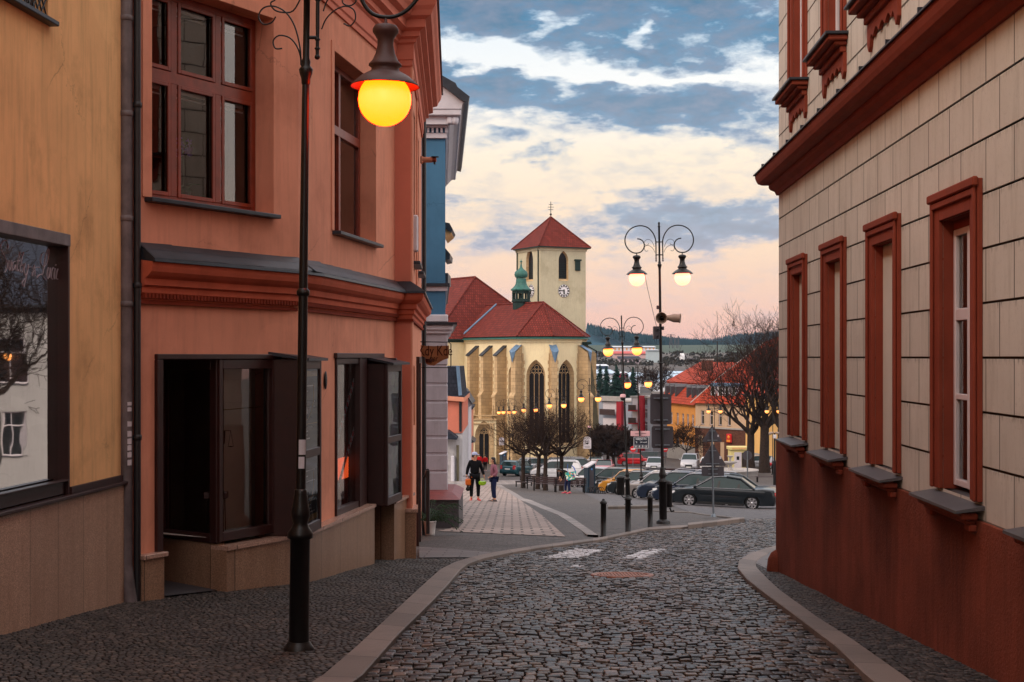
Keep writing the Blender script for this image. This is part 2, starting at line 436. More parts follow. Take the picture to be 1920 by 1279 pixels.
def window(fr, parent, s0, s1, z0, z1, rec=.2, cols=(), rows=(), fw=.07, fm=None, gm=None, name='window', bw=.06, th=.06, sill=None, sillm=None, label=None):
    """frame with bars, its pane one level deeper"""
    mb = MB(fr.M); a, b = -rec-th, -rec
    mb.box(s0, s0+fw, a, b, z0, z1, .006); mb.box(s1-fw, s1, a, b, z0, z1, .006)
    mb.box(s0+fw, s1-fw, a, b-.002, z0, z0+fw, .006); mb.box(s0+fw, s1-fw, a, b-.002, z1-fw, z1, .006)
    xs = [s0+fw]+[c for c in cols]+[s1-fw]
    for c in cols: mb.box(c-bw/2, c+bw/2, a, b+.004, z0+fw, z1-fw, .006)
    for r in rows: mb.box(s0+fw, s1-fw, a, b+.008, r-bw*.65, r+bw*.65, .006)
    o = mb.build(name, fm, parent, True)
    g = MB(fr.M); g.quad((s0+fw*.5, a+.02, z0+fw*.5), (s1-fw*.5, a+.02, z0+fw*.5), (s1-fw*.5, a+.02, z1-fw*.5), (s0+fw*.5, a+.02, z1-fw*.5))
    g.build('pane', gm, o)
    if sill:
        q = MB(fr.M); q.box(s0-sill[1], s1+sill[1], -rec+.002, sill[0], z0-sill[2], z0-.002, .006); q.build('sill', sillm, o)
    return o
def room(fr, parent, s0, s1, z0, z1, rec, depth, mat, name='interior'):
    mb = MB(fr.M); a, b = -rec-.07, -rec-depth
    mb.quad((s0, b, z0), (s1, b, z0), (s1, b, z1), (s0, b, z1)); mb.quad((s0, a, z0), (s0, b, z0), (s0, b, z1), (s0, a, z1))
    mb.quad((s1, a, z0), (s1, a, z1), (s1, b, z1), (s1, b, z0)); mb.quad((s0, a, z0), (s1, a, z0), (s1, b, z0), (s0, b, z0)); mb.quad((s0, a, z1), (s0, b, z1), (s1, b, z1), (s1, a, z1))
    return mb.build(name, mat, parent, True)
def pip(x, y, poly):
    ins = False; n = len(poly); j = n-1
    for i in range(n):
        xi, yi = poly[i][0], poly[i][1]; xj, yj = poly[j][0], poly[j][1]
        if (yi > y) != (yj > y) and x < (xj-xi)*(y-yi)/(yj-yi)+xi: ins = not ins
        j = i
    return ins
def sheet(name, poly, mat, dz=.0, step=1.0):
    """a polygon draped over the ground"""
    vs = []
    for p, q in zip(poly, list(poly[1:])+[poly[0]]):
        p2, q2 = Vector((p[0], p[1])), Vector((q[0], q[1])); k_ = max(1, int((q2-p2).length/step)); vs += [p2.lerp(q2, i/k_) for i in range(k_)]
    poly = vs; n = len(vs); es = [(i, (i+1) % n) for i in range(n)]
    xs = [v.x for v in vs]; ys = [v.y for v in vs]; extra = []
    x = min(xs)+step*.37
    while x < max(xs):
        y = min(ys)+step*.41
        while y < max(ys):
            if pip(x, y, vs): extra.append(Vector((x, y)))
            y += step
        x += step
    r = geometry.delaunay_2d_cdt(vs+extra, es, [list(range(n))], 1, 1e-5)
    mb = MB(); mb.add([(v.x, v.y, gz(v.x, v.y)+dz) for v in r[0]], [tuple(f) for f in r[2]])
    return mb.build(name, mat, None, kind='structure')
def strip(name, A, B, mat, dz=.05, skirt=.12, label=None, kind='structure'):
    """flat stones laid between two ground polylines, with real edges"""
    A = [Vector((p[0], p[1])) for p in A]; B = [Vector((p[0], p[1])) for p in B]
    def res(L, k=60):
        seg = [0]
        for a, b in zip(L, L[1:]): seg.append(seg[-1]+(b-a).length)
        out = []
        for i in range(k+1):
            t = seg[-1]*i/k
            for j in range(len(L)-1):
                if t <= seg[j+1]+1e-9:
                    q = (t-seg[j])/max(1e-9, seg[j+1]-seg[j]); out.append(L[j].lerp(L[j+1], q)); break
        return out, seg[-1]
    k = max(8, int(sum((b-a).length for a, b in zip(A, A[1:]))/.3))
    a, la = res(A, k); b, lb = res(B, k)
    mb = MB()
    pts = []; uvs = []
    for i in range(k+1):
        za = gz(a[i].x, a[i].y); zb = gz(b[i].x, b[i].y); u = la*i/k; w = (b[i]-a[i]).length
        pts += [(a[i].x, a[i].y, za-skirt), (a[i].x, a[i].y, za+dz-.008), tuple(a[i].lerp(b[i], .04))+(za+dz,), tuple(a[i].lerp(b[i], .96))+(zb+dz,), (b[i].x, b[i].y, zb+dz-.008), (b[i].x, b[i].y, zb-skirt)]
        uvs += [(u, -.1), (u, 0), (u, .02), (u, w), (u, w+.02), (u, w+.1)]
    fs = [(i*6+j, i*6+6+j, i*6+7+j, i*6+1+j) for i in range(k) for j in range(5)]
    mb.add(pts, fs, uvs=uvs)
    return mb.build(name, mat, None, kind=kind)
# ------------------------------------------------------------------ the materials of the place
def strip_mat(name, col, length=1.0):
    m, t, b = newmat(name); uv = tcoord(t, 'UV'); sep = t.node('ShaderNodeSeparateXYZ'); t.put(sep.inputs[0], uv)
    q = t.math('DIVIDE', sep.outputs[0], length); fr_ = t.math('FRACT', q); fl = t.math('FLOOR', q)
    wn = t.node('ShaderNodeTexWhiteNoise'); wn.noise_dimensions = '1D'; t.put(wn.inputs['W'], fl)
    joint = t.maprange(t.math('ABSOLUTE', t.math('SUBTRACT', fr_, .5)), .488, .494, 0, 1)
    n = t.noise(tcoord(t), 5, 7, .7)
    c = col[:3]
    cc = t.ramp(t.math('ADD', t.math('MULTIPLY', wn.outputs['Value'], .55), t.math('MULTIPLY', n, .45)), [(.2, tuple(v*.72 for v in c)), (.8, tuple(v*1.2 for v in c))])
    cc = t.mix(t.maprange(t.noise(tcoord(t), 1.1, 6, .7), .5, .7, 0, .5), cc, tuple(v*.5 for v in c)+(1,))
    cc = t.mix(t.math('MULTIPLY', joint, .8), cc, tuple(v*.2 for v in c)+(1,))
    t.put(b.inputs['Base Color'], cc); b.inputs['Roughness'].default_value = .6
    bumpn(t, b, t.math('SUBTRACT', t.noise(tcoord(t), 120, 4, .6), t.math('MULTIPLY', joint, 2)), .3, .006)
    return m
def slabmat(name, col, w=.6, h=.3, var=.2, rough=.55, mort=.012, rot=0.0):
    m, t, b = newmat(name); uv = tcoord(t, 'UV')
    if rot:
        mp = t.node('ShaderNodeMapping'); mp.inputs['Rotation'].default_value[2] = rot; t.put(mp.inputs[0], uv); uv = mp.outputs[0]
    br = t.node('ShaderNodeTexBrick'); t.put(br.inputs['Vector'], uv); br.inputs['Scale'].default_value = 1
    br.inputs['Brick Width'].default_value = w; br.inputs['Row Height'].default_value = h; br.inputs['Mortar Size'].default_value = mort; br.inputs['Mortar Smooth'].default_value = .1; br.inputs['Bias'].default_value = 0
    c = col[:3]; br.inputs['Color1'].default_value = tuple(v*(1-var) for v in c)+(1,); br.inputs['Color2'].default_value = tuple(v*(1+var) for v in c)+(1,); br.inputs['Mortar'].default_value = tuple(v*.22 for v in c)+(1,)
    n = t.noise(tcoord(t), .8, 7, .7)
    cc = t.mix(t.maprange(n, .42, .72, 0, .5), br.outputs[0], tuple(v*.5 for v in c)+(1,))
    t.put(b.inputs['Base Color'], cc); b.inputs['Roughness'].default_value = rough; b.inputs['Specular IOR Level'].default_value = .2
    bumpn(t, b, t.math('SUBTRACT', t.math('MULTIPLY', t.noise(tcoord(t), 70, 4, .6), .3), br.outputs['Fac']), .4, .006)
    return m
def ashlarmat(name, col):
    """right-hand facade: plaster blocks with hair joints between, soot below the joints"""
    m, t, b = newmat(name); uv = t.vmath('ADD', tcoord(t, 'UV'), (0, 1.13, 0)); c = col[:3]
    br = t.node('ShaderNodeTexBrick'); t.put(br.inputs['Vector'], uv); br.inputs['Scale'].default_value = 1
    br.inputs['Brick Width'].default_value = .62; br.inputs['Row Height'].default_value = .3744; br.inputs['Mortar Size'].default_value = .011; br.inputs['Mortar Smooth'].default_value = .4; br.inputs['Bias'].default_value = 0
    br.inputs['Color1'].default_value = tuple(v*.93 for v in c)+(1,); br.inputs['Color2'].default_value = tuple(v*1.05 for v in c)+(1,); br.inputs['Mortar'].default_value = tuple(v*.16 for v in c)+(1,)
    co_ = tcoord(t); n = t.noise(co_, 1.3, 7, .65); sn = t.noise(t.vmath('MULTIPLY', co_, (4, 4, .5)), 2.2, 6, .7)
    cc = t.mix(t.maprange(n, .4, .7, 0, .4), br.outputs[0], (c[0]*.72, c[1]*.70, c[2]*.68, 1))
    cc = t.mix(t.maprange(sn, .5, .72, 0, .4), cc, (c[0]*.5, c[1]*.47, c[2]*.44, 1))
    sp = t.noise(co_, 28, 4, .7); cc = t.mix(t.maprange(sp, .56, .7, 0, .25), cc, (c[0]*.5, c[1]*.48, c[2]*.45, 1))
    se = t.node('ShaderNodeSeparateXYZ'); t.put(se.inputs[0], uv); fv = t.math('FRACT', t.math('DIVIDE', se.outputs[1], .3744))
    tk = t.math('MULTIPLY', t.maprange(fv, .86, .97, 0, 1), t.maprange(t.noise(t.vmath('MULTIPLY', uv, (26, 3, 1)), 1.0, 5, .8), .5, .62, 0, .75))   # soot under the joints
    cc = t.mix(tk, cc, tuple(v*.18 for v in c)+(1,))
    t.put(b.inputs['Base Color'], cc); b.inputs['Roughness'].default_value = .9; b.inputs['Specular IOR Level'].default_value = .12
    bumpn(t, b, t.math('SUBTRACT', t.math('MULTIPLY', t.noise(co_, 60, 5, .7), .6), br.outputs['Fac']), .35, .006)
    return m
def granitemat(name, col, w=.0, h=.0, streak=.3, rough=.25):
    m, t, b = newmat(name); c = col[:3]; co_ = tcoord(t)
    v = t.node('ShaderNodeTexVoronoi'); t.put(v.inputs['Vector'], co_); v.inputs['Scale'].default_value = 140
    s = t.node('ShaderNodeSeparateXYZ'); t.link(v.outputs['Color'], s.inputs[0])
    cc = t.ramp(s.outputs[0], [(0, tuple(q*.6 for q in c)), (.5, c), (1, tuple(q*1.45 for q in c))])
    sn = t.noise(t.vmath('MULTIPLY', co_, (4, 4, .7)), 1.6, 6, .65)
    cc = t.mix(t.maprange(sn, .42, .7, 0, streak), cc, (c[0]*.55, c[1]*.42, c[2]*.35, 1))
    if w:
        uv = tcoord(t, 'UV'); se = t.node('ShaderNodeSeparateXYZ'); t.put(se.inputs[0], uv)
        f = t.math('FRACT', t.math('DIVIDE', se.outputs[0], w)); fl = t.math('FLOOR', t.math('DIVIDE', se.outputs[0], w))
        wn = t.node('ShaderNodeTexWhiteNoise'); wn.noise_dimensions = '1D'; t.put(wn.inputs['W'], fl)
        j = t.maprange(t.math('ABSOLUTE', t.math('SUBTRACT', f, .5)), .490, .494, 0, 1)
        cc = t.mix(t.math('MULTIPLY', wn.outputs['Value'], .28), cc, tuple(q*.55 for q in c)+(1,))
        cc = t.mix(t.math('MULTIPLY', j, .85), cc, tuple(q*.15 for q in c)+(1,))
    t.put(b.inputs['Base Color'], cc); b.inputs['Roughness'].default_value = rough; b.inputs['Specular IOR Level'].default_value = .4
    bumpn(t, b, t.noise(co_, 5, 3), .05, .01)
    return m

M = {}
M['ochre'] = pmat('ochre_plaster', C3(234, 182, 128), .9, .12, 1.2, .5, 130, .004, streak=.42, dirt=(C3(120, 85, 50), 1.4, .35))
M['pink'] = pmat('pink_plaster', C3(214, 144, 118), .9, .10, 1.1, .45, 130, .004, streak=.3, dirt=(C3(140, 72, 52), .9, .3))
M['pinkdark'] = pmat('pink_plaster_dark', C3(202, 120, 100), .88, .08, 1.5, .3, 110, .003)
M['mould'] = pmat('red_moulding', C3(186, 94, 70), .85, .12, 3, .3, 90, .003, streak=.2)
M['mouldd'] = pmat('brown_red_moulding', C3(128, 52, 34), .85, .15, 4, .3, 90, .003)
M['cream'] = ashlarmat('cream_ashlar_plaster', C3(208, 203, 195))
M['creamret'] = pmat('cream_plaster', C3(208, 203, 195), .85, .08, 2, .3)
M['groove'] = pmat('groove_dark', C3(70, 60, 52), .95, .3, 6, .2)
M['redtrim'] = pmat('brick_red_trim', C3(134, 63, 47), .75, .12, 3, .25, 80, .003, streak=.25)
M['redplinth'] = pmat('brick_red_plinth', C3(130, 68, 52), .92, .3, .9, .9, 45, .010, streak=.6, dirt=(C3(84, 40, 28), 1.1, .6))
M['leadroof'] = pmat('dark_sheet_metal', C3(52, 56, 64), .45, .25, 4, .2, 40, .003, metal=.5)
M['sillgrey'] = pmat('grey_sheet_sill', C3(88, 86, 90), .5, .12, 5, .15, 60, .002, metal=.3)
M['zinc'] = pmat('weathered_zinc_pipe', C3(104, 94, 96), .55, .35, 5, .3, 60, .002, metal=.15, streak=.5)
M['blackpipe'] = pmat('black_painted_pipe', C3(26, 24, 28), .45, .2, 6, .1)
M['iron'] = pmat('black_cast_iron', C3(20, 17, 18), .35, .25, 9, .25, 120, .002, metal=.1, spec=.4)
M['shade'] = pmat('brown_enamel_shade', C3(78, 48, 46), .5, .15, 9, .2, 90, .001)
M['wood'] = pmat('red_brown_window_wood', C3(122, 44, 24), .4, .22, 7, .2, 60, .002, streak=.3)
M['darkwood'] = pmat('dark_brown_timber', C3(48, 20, 18), .42, .25, 6, .25, 50, .002, streak=.35)
M['whitewood'] = pmat('white_window_frame', C3(215, 205, 210), .45, .05, 6, .1)
M['travertine'] = granitemat('sand_stone_cladding', C3(176, 142, 120), .62, 0, .35, .4)
M['granite'] = granitemat('brown_granite', C3(148, 116, 94), .9, 0, .45, .3)
M['granitecap'] = granitemat('granite_coping', C3(176, 142, 126), .9, 0, .2, .25)
M['darkgranite'] = pmat('dark_grey_granite', C3(66, 64, 68), .55, .3, 30, .2)
M['bluepl'] = pmat('blue_plaster', C3(72, 118, 152), .88, .08, 1.5, .4, 90, .004, streak=.15)
M['greypl'] = pmat('grey_rusticated_plaster', C3(178, 174, 182), .85, .1, 1.6, .3, 70, .004, streak=.25, dirt=(C3(110, 100, 95), 1.2, .4))
M['whitest'] = pmat('white_moulding', C3(208, 206, 214), .8, .08, 3, .2)
M['glass'] = glassmat('window_glass', 1.35)
M['glassdk'] = glassmat('shop_glass', 1.5, (.55, .58, .6, 1), .05)
M['farglass'] = darkglass('far_window_glass')
M['churchglass'] = darkglass('leaded_church_glass', (.01, .009, .011, 1), .4)
M['churchglass'].node_tree.nodes['Principled BSDF'].inputs['Specular IOR Level'].default_value = .1
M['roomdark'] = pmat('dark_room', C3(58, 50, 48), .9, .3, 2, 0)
M['roomwall'] = pmat('plain_room_wall', C3(226, 212, 204), .9, .1, 1, 0)
M['curtain'] = pmat('white_curtain', C3(175, 175, 180), .9, .1, 9, .2)
M['redtile'] = tilemat('red_roof_tiles', C3(114, 47, 39), .42, .3, .7, .3)
M['redtile2'] = tilemat('orange_red_roof_tiles', C3(178, 70, 46), .45, .3, .65, .3)
M['slate'] = tilemat('dark_slate', C3(48, 52, 64), .3, .3, .35)
M['copper'] = pmat('green_copper', C3(40, 96, 88), .6, .3, 3, .2, 20, .01, streak=.5)
M['copperdark'] = pmat('dark_patina_timber', C3(34, 52, 50), .7, .3, 4, .2)
M['church'] = pmat('pale_yellow_church_plaster', C3(232, 216, 178), .9, .07, .25, .3, 12, .01, streak=.2, dirt=(C3(168, 150, 112), .25, .4))
M['tower'] = pmat('grey_yellow_tower_plaster', C3(190, 184, 158), .9, .08, .3, .3, 12, .01, streak=.3, dirt=(C3(140, 130, 104), .22, .5))
M['sandst'] = slabmat('tan_sandstone', C3(192, 164, 126), .9, .42, .10, .9, .009)
M['oldwall'] = pmat('mossy_old_wall', C3(112, 106, 88), .95, .3, .6, .4, 10, .02, streak=.5)
M['lead'] = pmat('blue_lead_sheet', C3(92, 120, 148), .55, .2, 2, .2, 10, .01, metal=.1)
M['white'] = pmat('white_face', C3(232, 232, 236), .5, .03, 6, 0)
M['black'] = pmat('plain_black', C3(18, 18, 20), .5, .1, 6, 0)
M['greyplate'] = pmat('grey_sign_back', C3(74, 70, 76), .5, .08, 3, .05, metal=.2)
M['polegrey'] = pmat('grey_galvanised_pole', C3(120, 128, 136), .4, .1, 9, .1, metal=.7)
M['boardwhite'] = pmat('faded_white_board', C3(205, 198, 205), .5, .06, 4, .05)
M['pinkboard'] = pmat('faded_pink_board', C3(206, 160, 165), .5, .06, 4, .05)
M['navy'] = pmat('navy_board', C3(14, 22, 40), .4, .05, 4, 0)
M['redsign'] = pmat('red_sign', C3(205, 28, 36), .45, .05, 4, 0)
M['bark'] = pmat('dark_bark', C3(52, 42, 38), .95, .4, 6, .8, 25, .03)
M['twig'] = pmat('dark_twigs', C3(46, 34, 30), .9, .35, 2, 0)
M['leaf'] = pmat('dark_leaf', C3(32, 62, 30), .6, .4, 5, 0)
M['conifer'] = pmat('dark_conifer', C3(20, 46, 40), .85, .4, .4, 0)
M['forest'] = pmat('far_forest', C3(24, 56, 66), .9, .3, .02, 0)  # bluish tint stands for distance haze, put into the tree colour
M['hill'] = pmat('wooded_hill', C3(38, 70, 84), .95, .3, .01, 0)  # distance haze painted in as a bluer base colour
M['scrub'] = pmat('brown_scrub', C3(50, 48, 42), .95, .4, .1, 0)
M['planter'] = pmat('white_pot', C3(214, 208, 206), .6, .06, 9, .1)
M['benchwood'] = pmat('dark_bench_slats', C3(52, 32, 34), .5, .2, 8, .2)
M['gull'] = pmat('pale_grey_horn', C3(140, 120, 106), .45, .1, 5, .05)
M['skin'] = pmat('skin', C3(206, 150, 122), .55, .05, 9, 0)
M['hair'] = pmat('dark_hair', C3(26, 18, 16), .5, .2, 9, .2)
M['blackcloth'] = pmat('black_cloth', C3(16, 16, 20), .85, .2, 9, .2)
M['mauve'] = pmat('mauve_jacket', C3(150, 98, 112), .75, .12, 9, .3)
M['jeans'] = pmat('dark_blue_denim', C3(28, 36, 68), .85, .15, 9, .2)
M['redcloth'] = pmat('red_jacket', C3(182, 22, 28), .75, .1, 9, .2)
M['redshoe'] = pmat('red_shoes', C3(205, 40, 40), .6, .08, 9, .1)
M['greyshoe'] = pmat('grey_shoes', C3(90, 84, 84), .7, .15, 9, .1)
M['capcloth'] = pmat('pale_blue_cap', C3(176, 182, 212), .75, .06, 9, .1)
M['lime'] = pmat('lime_plastic', C3(168, 222, 20), .3, .06, 5, 0)
M['orangepl'] = pmat('orange_plastic', C3(200, 96, 30), .35, .1, 5, 0)
M['tyre'] = pmat('tyre_rubber', C3(22, 22, 24), .85, .2, 20, .1)
M['rim'] = pmat('alloy_rim', C3(190, 190, 196), .28, .08, 9, 0, metal=.9)
M['carglass'] = darkglass('car_glass', (.012, .03, .032, 1), .06)
M['carglass'].node_tree.nodes['Principled BSDF'].inputs['Specular IOR Level'].default_value = .35
M['redlamp'] = pmat('red_lamp_lens', C3(190, 16, 18), .2, .1, 30, 0, coat=1)
M['clearlamp'] = pmat('clear_lamp_lens', C3(190, 192, 196), .15, .15, 40, 0, coat=1)
M['plate'] = pmat('number_plate', C3(225, 225, 222), .4, .03, 9, 0)
M['concrete'] = pmat('pale_concrete', C3(165, 160, 158), .8, .12, 2, .3)
M['brickbrown'] = slabmat('brown_brick', C3(112, 74, 62), .28, .09, .22, .85, .012)

def sill_stains(m):
    t = NT(m.node_tree); bs = m.node_tree.nodes['Principled BSDF']; src = bs.inputs['Base Color'].links[0].from_socket
    se = t.node('ShaderNodeSeparateXYZ'); t.put(se.inputs[0], tcoord(t, 'UV'))
    q = t.math('ABSOLUTE', t.math('SUBTRACT', t.math('FRACT', t.math('ADD', t.math('DIVIDE', t.math('SUBTRACT', se.outputs[0], 1.72), 2.4), .5)), .5))
    nz = t.noise(t.vmath('MULTIPLY', tcoord(t, 'UV'), (9, 1.3, 1)), 1.0, 6, .7)
    k = t.math('MULTIPLY', t.maprange(q, .10, .30, 1, 0), t.maprange(t.math('ADD', se.outputs[1], t.math('MULTIPLY', nz, 1.1)), -1.75, -.8, 0, .6))
    t.put(bs.inputs['Base Color'], t.mix(k, src, C3(52, 26, 20)))
sill_stains(M['redplinth'])
def lampmat(name, col, s): return emat(name, col, s)
M['glow_near'] = lampmat('orange_sodium_glow', (24, .66, .006), 1)
M['glow_white'] = lampmat('warm_white_glow', (6, .95, .55), 1)
M['glow_yellow'] = lampmat('yellow_glow', (3.6, .74, .055), 1)
M['glow_orange'] = lampmat('deep_orange_glow', (1.8, .50, .02), 1)
M['kerb'] = strip_mat('granite_kerb', C3(116, 102, 94), 1.05)
M['kerbdark'] = strip_mat('worn_kerb', C3(92, 80, 72), .5)
M['palestone'] = strip_mat('pale_band_stone', C3(132, 122, 118), .55)
M['mosaic'] = mosaicmat('grey_mosaic_ground', C3(84, 77, 74), .085, far=True)
M['parking'] = mosaicmat('parking_setts', C3(94, 90, 92), .12, var=.4)
M['pavers'] = slabmat('pale_pavers', C3(156, 138, 130), .45, .62, .14, .6, .032)
M['slabs'] = slabmat('grey_slabs', C3(112, 106, 106), .55, .30, .2, .55, .012)
M['sett'] = stonecol('road_setts', .32, 55, .35, .28)
M['smallsett'] = stonecol('mosaic_setts', .55, 70, .5, .4)
M['paintst'] = stonecol('painted_setts', .6, 60, .3, .3)
M['jointsand'] = pmat('joint_grit', C3(26, 22, 20), .95, .4, 9, .6, 60, .01)

# ------------------------------------------------------------------ ground
def Gs(l): return [G(a, b) for a, b in l]
ROAD_L = [(600, 1330), (677, 1279), (744.8, 1200), (812.5, 1132), (838.5, 1103.6), (864.6, 1072), (877.6, 1062), (906, 1051.6), (955.7, 1041), (1000, 1033), (1130, 1015), (1217, 996), (1290, 991)]
KERB_LO = [(520, 1330), (601.6, 1279), (666, 1223), (734, 1158), (799.5, 1096), (825, 1073), (852, 1059), (890, 1047.5), (930, 1039), (1000, 1028), (1130, 1010.5), (1217, 991.5), (1290, 987)]
ROAD_R = [(1460, 1025.7), (1425, 1036), (1399.8, 1045.7), (1385, 1056.7), (1383, 1071), (1400, 1092), (1430, 1116.6), (1493.7, 1165), (1568.6, 1223), (1625, 1279), (1690, 1330)]
KERB_RI = [(1475, 1030), (1445, 1039.8), (1422.5, 1054.8), (1417, 1062), (1418.7, 1069.8), (1440, 1092), (1463.7, 1114.7), (1531, 1165), (1598.6, 1193+16), (1696, 1279), (1760, 1330)]
road_poly = Gs(ROAD_L+[(1396, 978), (1400, 973), (1560, 969), (1560, 1012)]+ROAD_R)

RPOLY = road_poly
def grid_ground():
    ys = [-60, -40, -25, -15]; y = -8
    while y < 60: ys.append(y); y += 1.0
    while y < 240: ys.append(y); y += 4
    while y < 2600: ys.append(y); y *= 1.06
    xs = [-900, -600, -400, -250, -150, -100, -70, -50, -35, -25]; x = -18
    while x < 25: xs.append(x); x += 1.0
    xs += [28, 32, 38, 45, 55, 70, 90, 120, 160, 220, 300, 420, 600, 900]
    mb = MB(); pts = []
    for yy in ys:
        for xx in xs:
            z = gz(xx, yy)
            if yy < 23.2 or (yy < 46 and xx > -1 and any(pip(xx+q[0], yy+q[1], RPOLY) for q in ((0, 0), (1.1, 0), (-1.1, 0), (0, 1.1), (0, -1.1)))): z -= .05   # bed of the street
            if yy > 420: z += noise.noise(Vector((xx*.004, yy*.004, 1)))*1.6*min(1, (yy-420)/300)
            pts.append((xx, yy, z))
    n = len(xs)
    mb.add(pts, [(j*n+i, j*n+i+1, j*n+n+i+1, j*n+n+i) for j in range(len(ys)-1) for i in range(n-1)])
    mb.build('ground', M['mosaic'], None, kind='structure')
grid_ground()

TONE = .34
def setts(name, poly, pu, pv, gap, colors, mat, seed, ang=0.0, wave=(0, 1), dz=0.0, hj=.004, paint=None, kind='structure', curve=None, inset=.014, avoid=None, tilt=.03):
    """individually laid stones: shoulder and slightly domed head, one mesh"""
    rnd = random.Random(seed)
    xs = [p[0] for p in poly]; ys = [p[1] for p in poly]
    ca, sa = math.cos(ang), math.sin(ang)
    us = [x*ca+y*sa for x, y in zip(xs, ys)]; vs = [-x*sa+y*ca for x, y in zip(xs, ys)]
    V = []; Fc = []; Cc = []; V2 = []; F2 = []; C2 = []
    v = min(vs)-.5; row = 0
    while v < max(vs)+.5:
        u = min(us)-.3+rnd.random()*pu
        while u < max(us)+.3:
            w = pu*(.78+.44*rnd.random())
            cu = u+w/2; cv = v+wave[0]*math.sin(cu*2*math.pi/wave[1]+row*.02)+.35*wave[0]*math.sin(cu*2*math.pi/wave[1]*.37+v*.9)
            u += w
            x = cu*ca-cv*sa; y = cu*sa+cv*ca
            if not pip(x, y, poly): continue
            if avoid and (x-avoid[0])**2+(y-avoid[1])**2 < avoid[2]**2: continue
            slope = wave[0]*2*math.pi/wave[1]*math.cos(cu*2*math.pi/wave[1]+row*.02)
            painted = False
            if paint:
                for pp in paint:
                    if pip(x, y, pp) and rnd.random() < .9: painted = True
            zb = gz(x, y)+dz+(rnd.random()-.5)*2*hj+.012*noise.noise(Vector((x*.8, y*.8, seed)))
            if painted: zb += .003
            tx, ty = (rnd.random()-.5)*2*tilt, (rnd.random()-.5)*2*tilt
            hu, hv = (w-gap)/2, (pv-gap*(1+rnd.random()*.5))/2
            gx = (gz(x+.3, y)-gz(x-.3, y))/.6; gy = (gz(x, y+.3)-gz(x, y-.3))/.6
            c = colors[int(rnd.random()*len(colors))]; k = (.38+1.35*rnd.random()**1.5)*TONE; c = (c[0]*k, c[1]*k, c[2]*k, 1)
            if painted:
                k = .62+.33*rnd.random(); c = (k*.95, k*.95, k, 1)
            VV, FF, CC = (V2, F2, C2) if painted else (V, Fc, Cc)
            n = len(VV)
            for lev, (ins, dzz) in enumerate(((0, -.035), (0, -.006), (inset*.35, -.0015), (inset, 0))):
                for (a, b_) in ((-1, -1), (1, -1), (1, 1), (-1, 1)):
                    jx = (rnd.random()-.5)*.25*gap
                    lu = a*(hu-ins)+jx; lv = b_*(hv-ins)+slope*a*(hu-ins)+jx
                    dx = lu*ca-lv*sa; dy = lu*sa+lv*ca
                    VV.append((x+dx, y+dy, zb+gx*dx+gy*dy+dzz+tx*lu+ty*lv))
            for l in range(3):
                for j in range(4):
                    a = n+l*4+j; b_ = n+l*4+(j+1) % 4
                    FF.append((a, b_, b_+4, a+4)); CC.append(c)
            FF.append((n+12, n+13, n+14, n+15)); CC.append(c)
        v += pv*(.97+.06*rnd.random()); row += 1
    outs = []
    for (VV, FF, CC, nm, mt) in ((V, Fc, Cc, name, mat), (V2, F2, C2, 'road_marking', M['paintst'])):
        if not FF: continue
        me = bpy.data.meshes.new(nm); me.from_pydata(VV, [], FF)
        at = me.color_attributes.new('Col', 'FLOAT_COLOR', 'CORNER')
        flat = []
        for c in CC: flat += list(c)*4
        at.data.foreach_set('color', flat); me.materials.append(mt); me.update()
        o = bpy.data.objects.new(nm, me); COL.objects.link(o); o['kind'] = kind; outs.append(o)
    return outs
STRIPES = [Gs([(1013, 1046), (1079, 1029), (1132, 1030.5), (1086, 1046)]), Gs([(1165, 1047), (1213.8, 1030), (1253, 1029), (1203, 1047)]), Gs([(1071, 1062.5), (1070, 1060), (1092, 1060), (1092, 1062.5)])]
mh = G(1166.5, 1078.5)
sheet('road_bed', road_poly, M['jointsand'], -.03, .7)
near = [C3(126, 112, 106), C3(150, 128, 114), C3(176, 146, 126), C3(98, 90, 90), C3(112, 100, 96), C3(170, 146, 130), C3(84, 78, 82), C3(150, 120, 106)]
setts('road', road_poly, .092, .102, .011, near, M['sett'], 3, 0.02, (.055, 1.9), 0.0, .008, paint=STRIPES, avoid=(mh.x, mh.y, .43), tilt=.10)
strip('kerb', Gs(KERB_LO), Gs(ROAD_L), M['kerb'], .045, .12)
strip('kerb', Gs(ROAD_R), Gs(KERB_RI), M['kerb'], .05, .12)
# rows of larger setts beside the kerb (gutter) come out of the same bed
KI = Gs(KERB_RI)
small = [C3(106, 94, 88), C3(120, 106, 98), C3(90, 80, 78), C3(130, 114, 104), C3(108, 98, 94)]
left_poly = Gs(KERB_LO[:9])+Gs([(915, 1034), (792, 1030)])+[Vector((-1.7, 22.7)), Vector((-2.9, 17.6)), Vector((-4.3, 14.8)), Vector((-4.6, 8.0))]
slab_poly = Gs([(786, 1050.5), (884, 1050), (921, 1040.5), (842, 1033), (786, 1030)])
left_paving = [p for p in left_poly]
lp = Gs(KERB_LO[:7])+Gs([(884, 1050.3), (786, 1050.8)])+[Vector((-2.1, 22.0)), Vector((-2.9, 17.6)), Vector((-4.3, 14.8)), Vector((-4.6, 8.0))]
setts('sidewalk', lp, .062, .066, .010, small, M['smallsett'], 5, .5, (.05, .9), .035, .003, inset=.009, tilt=.05)
sheet('sidewalk_bed', lp, M['jointsand'], .008, .8)
sheet('slab_pavement', slab_poly, M['slabs'], .042, .5)
WALLR = [Vector((3.75, 20.2)), Vector((3.75, 19.3)), Vector((3.62, 19.3))]+[Vector((3.62-.0405*s, 19.3-s)) for s in (4, 8, 11.5)]
rp = KI[2:]+[Vector((3.35, 7.9))]+WALLR[::-1][:5]
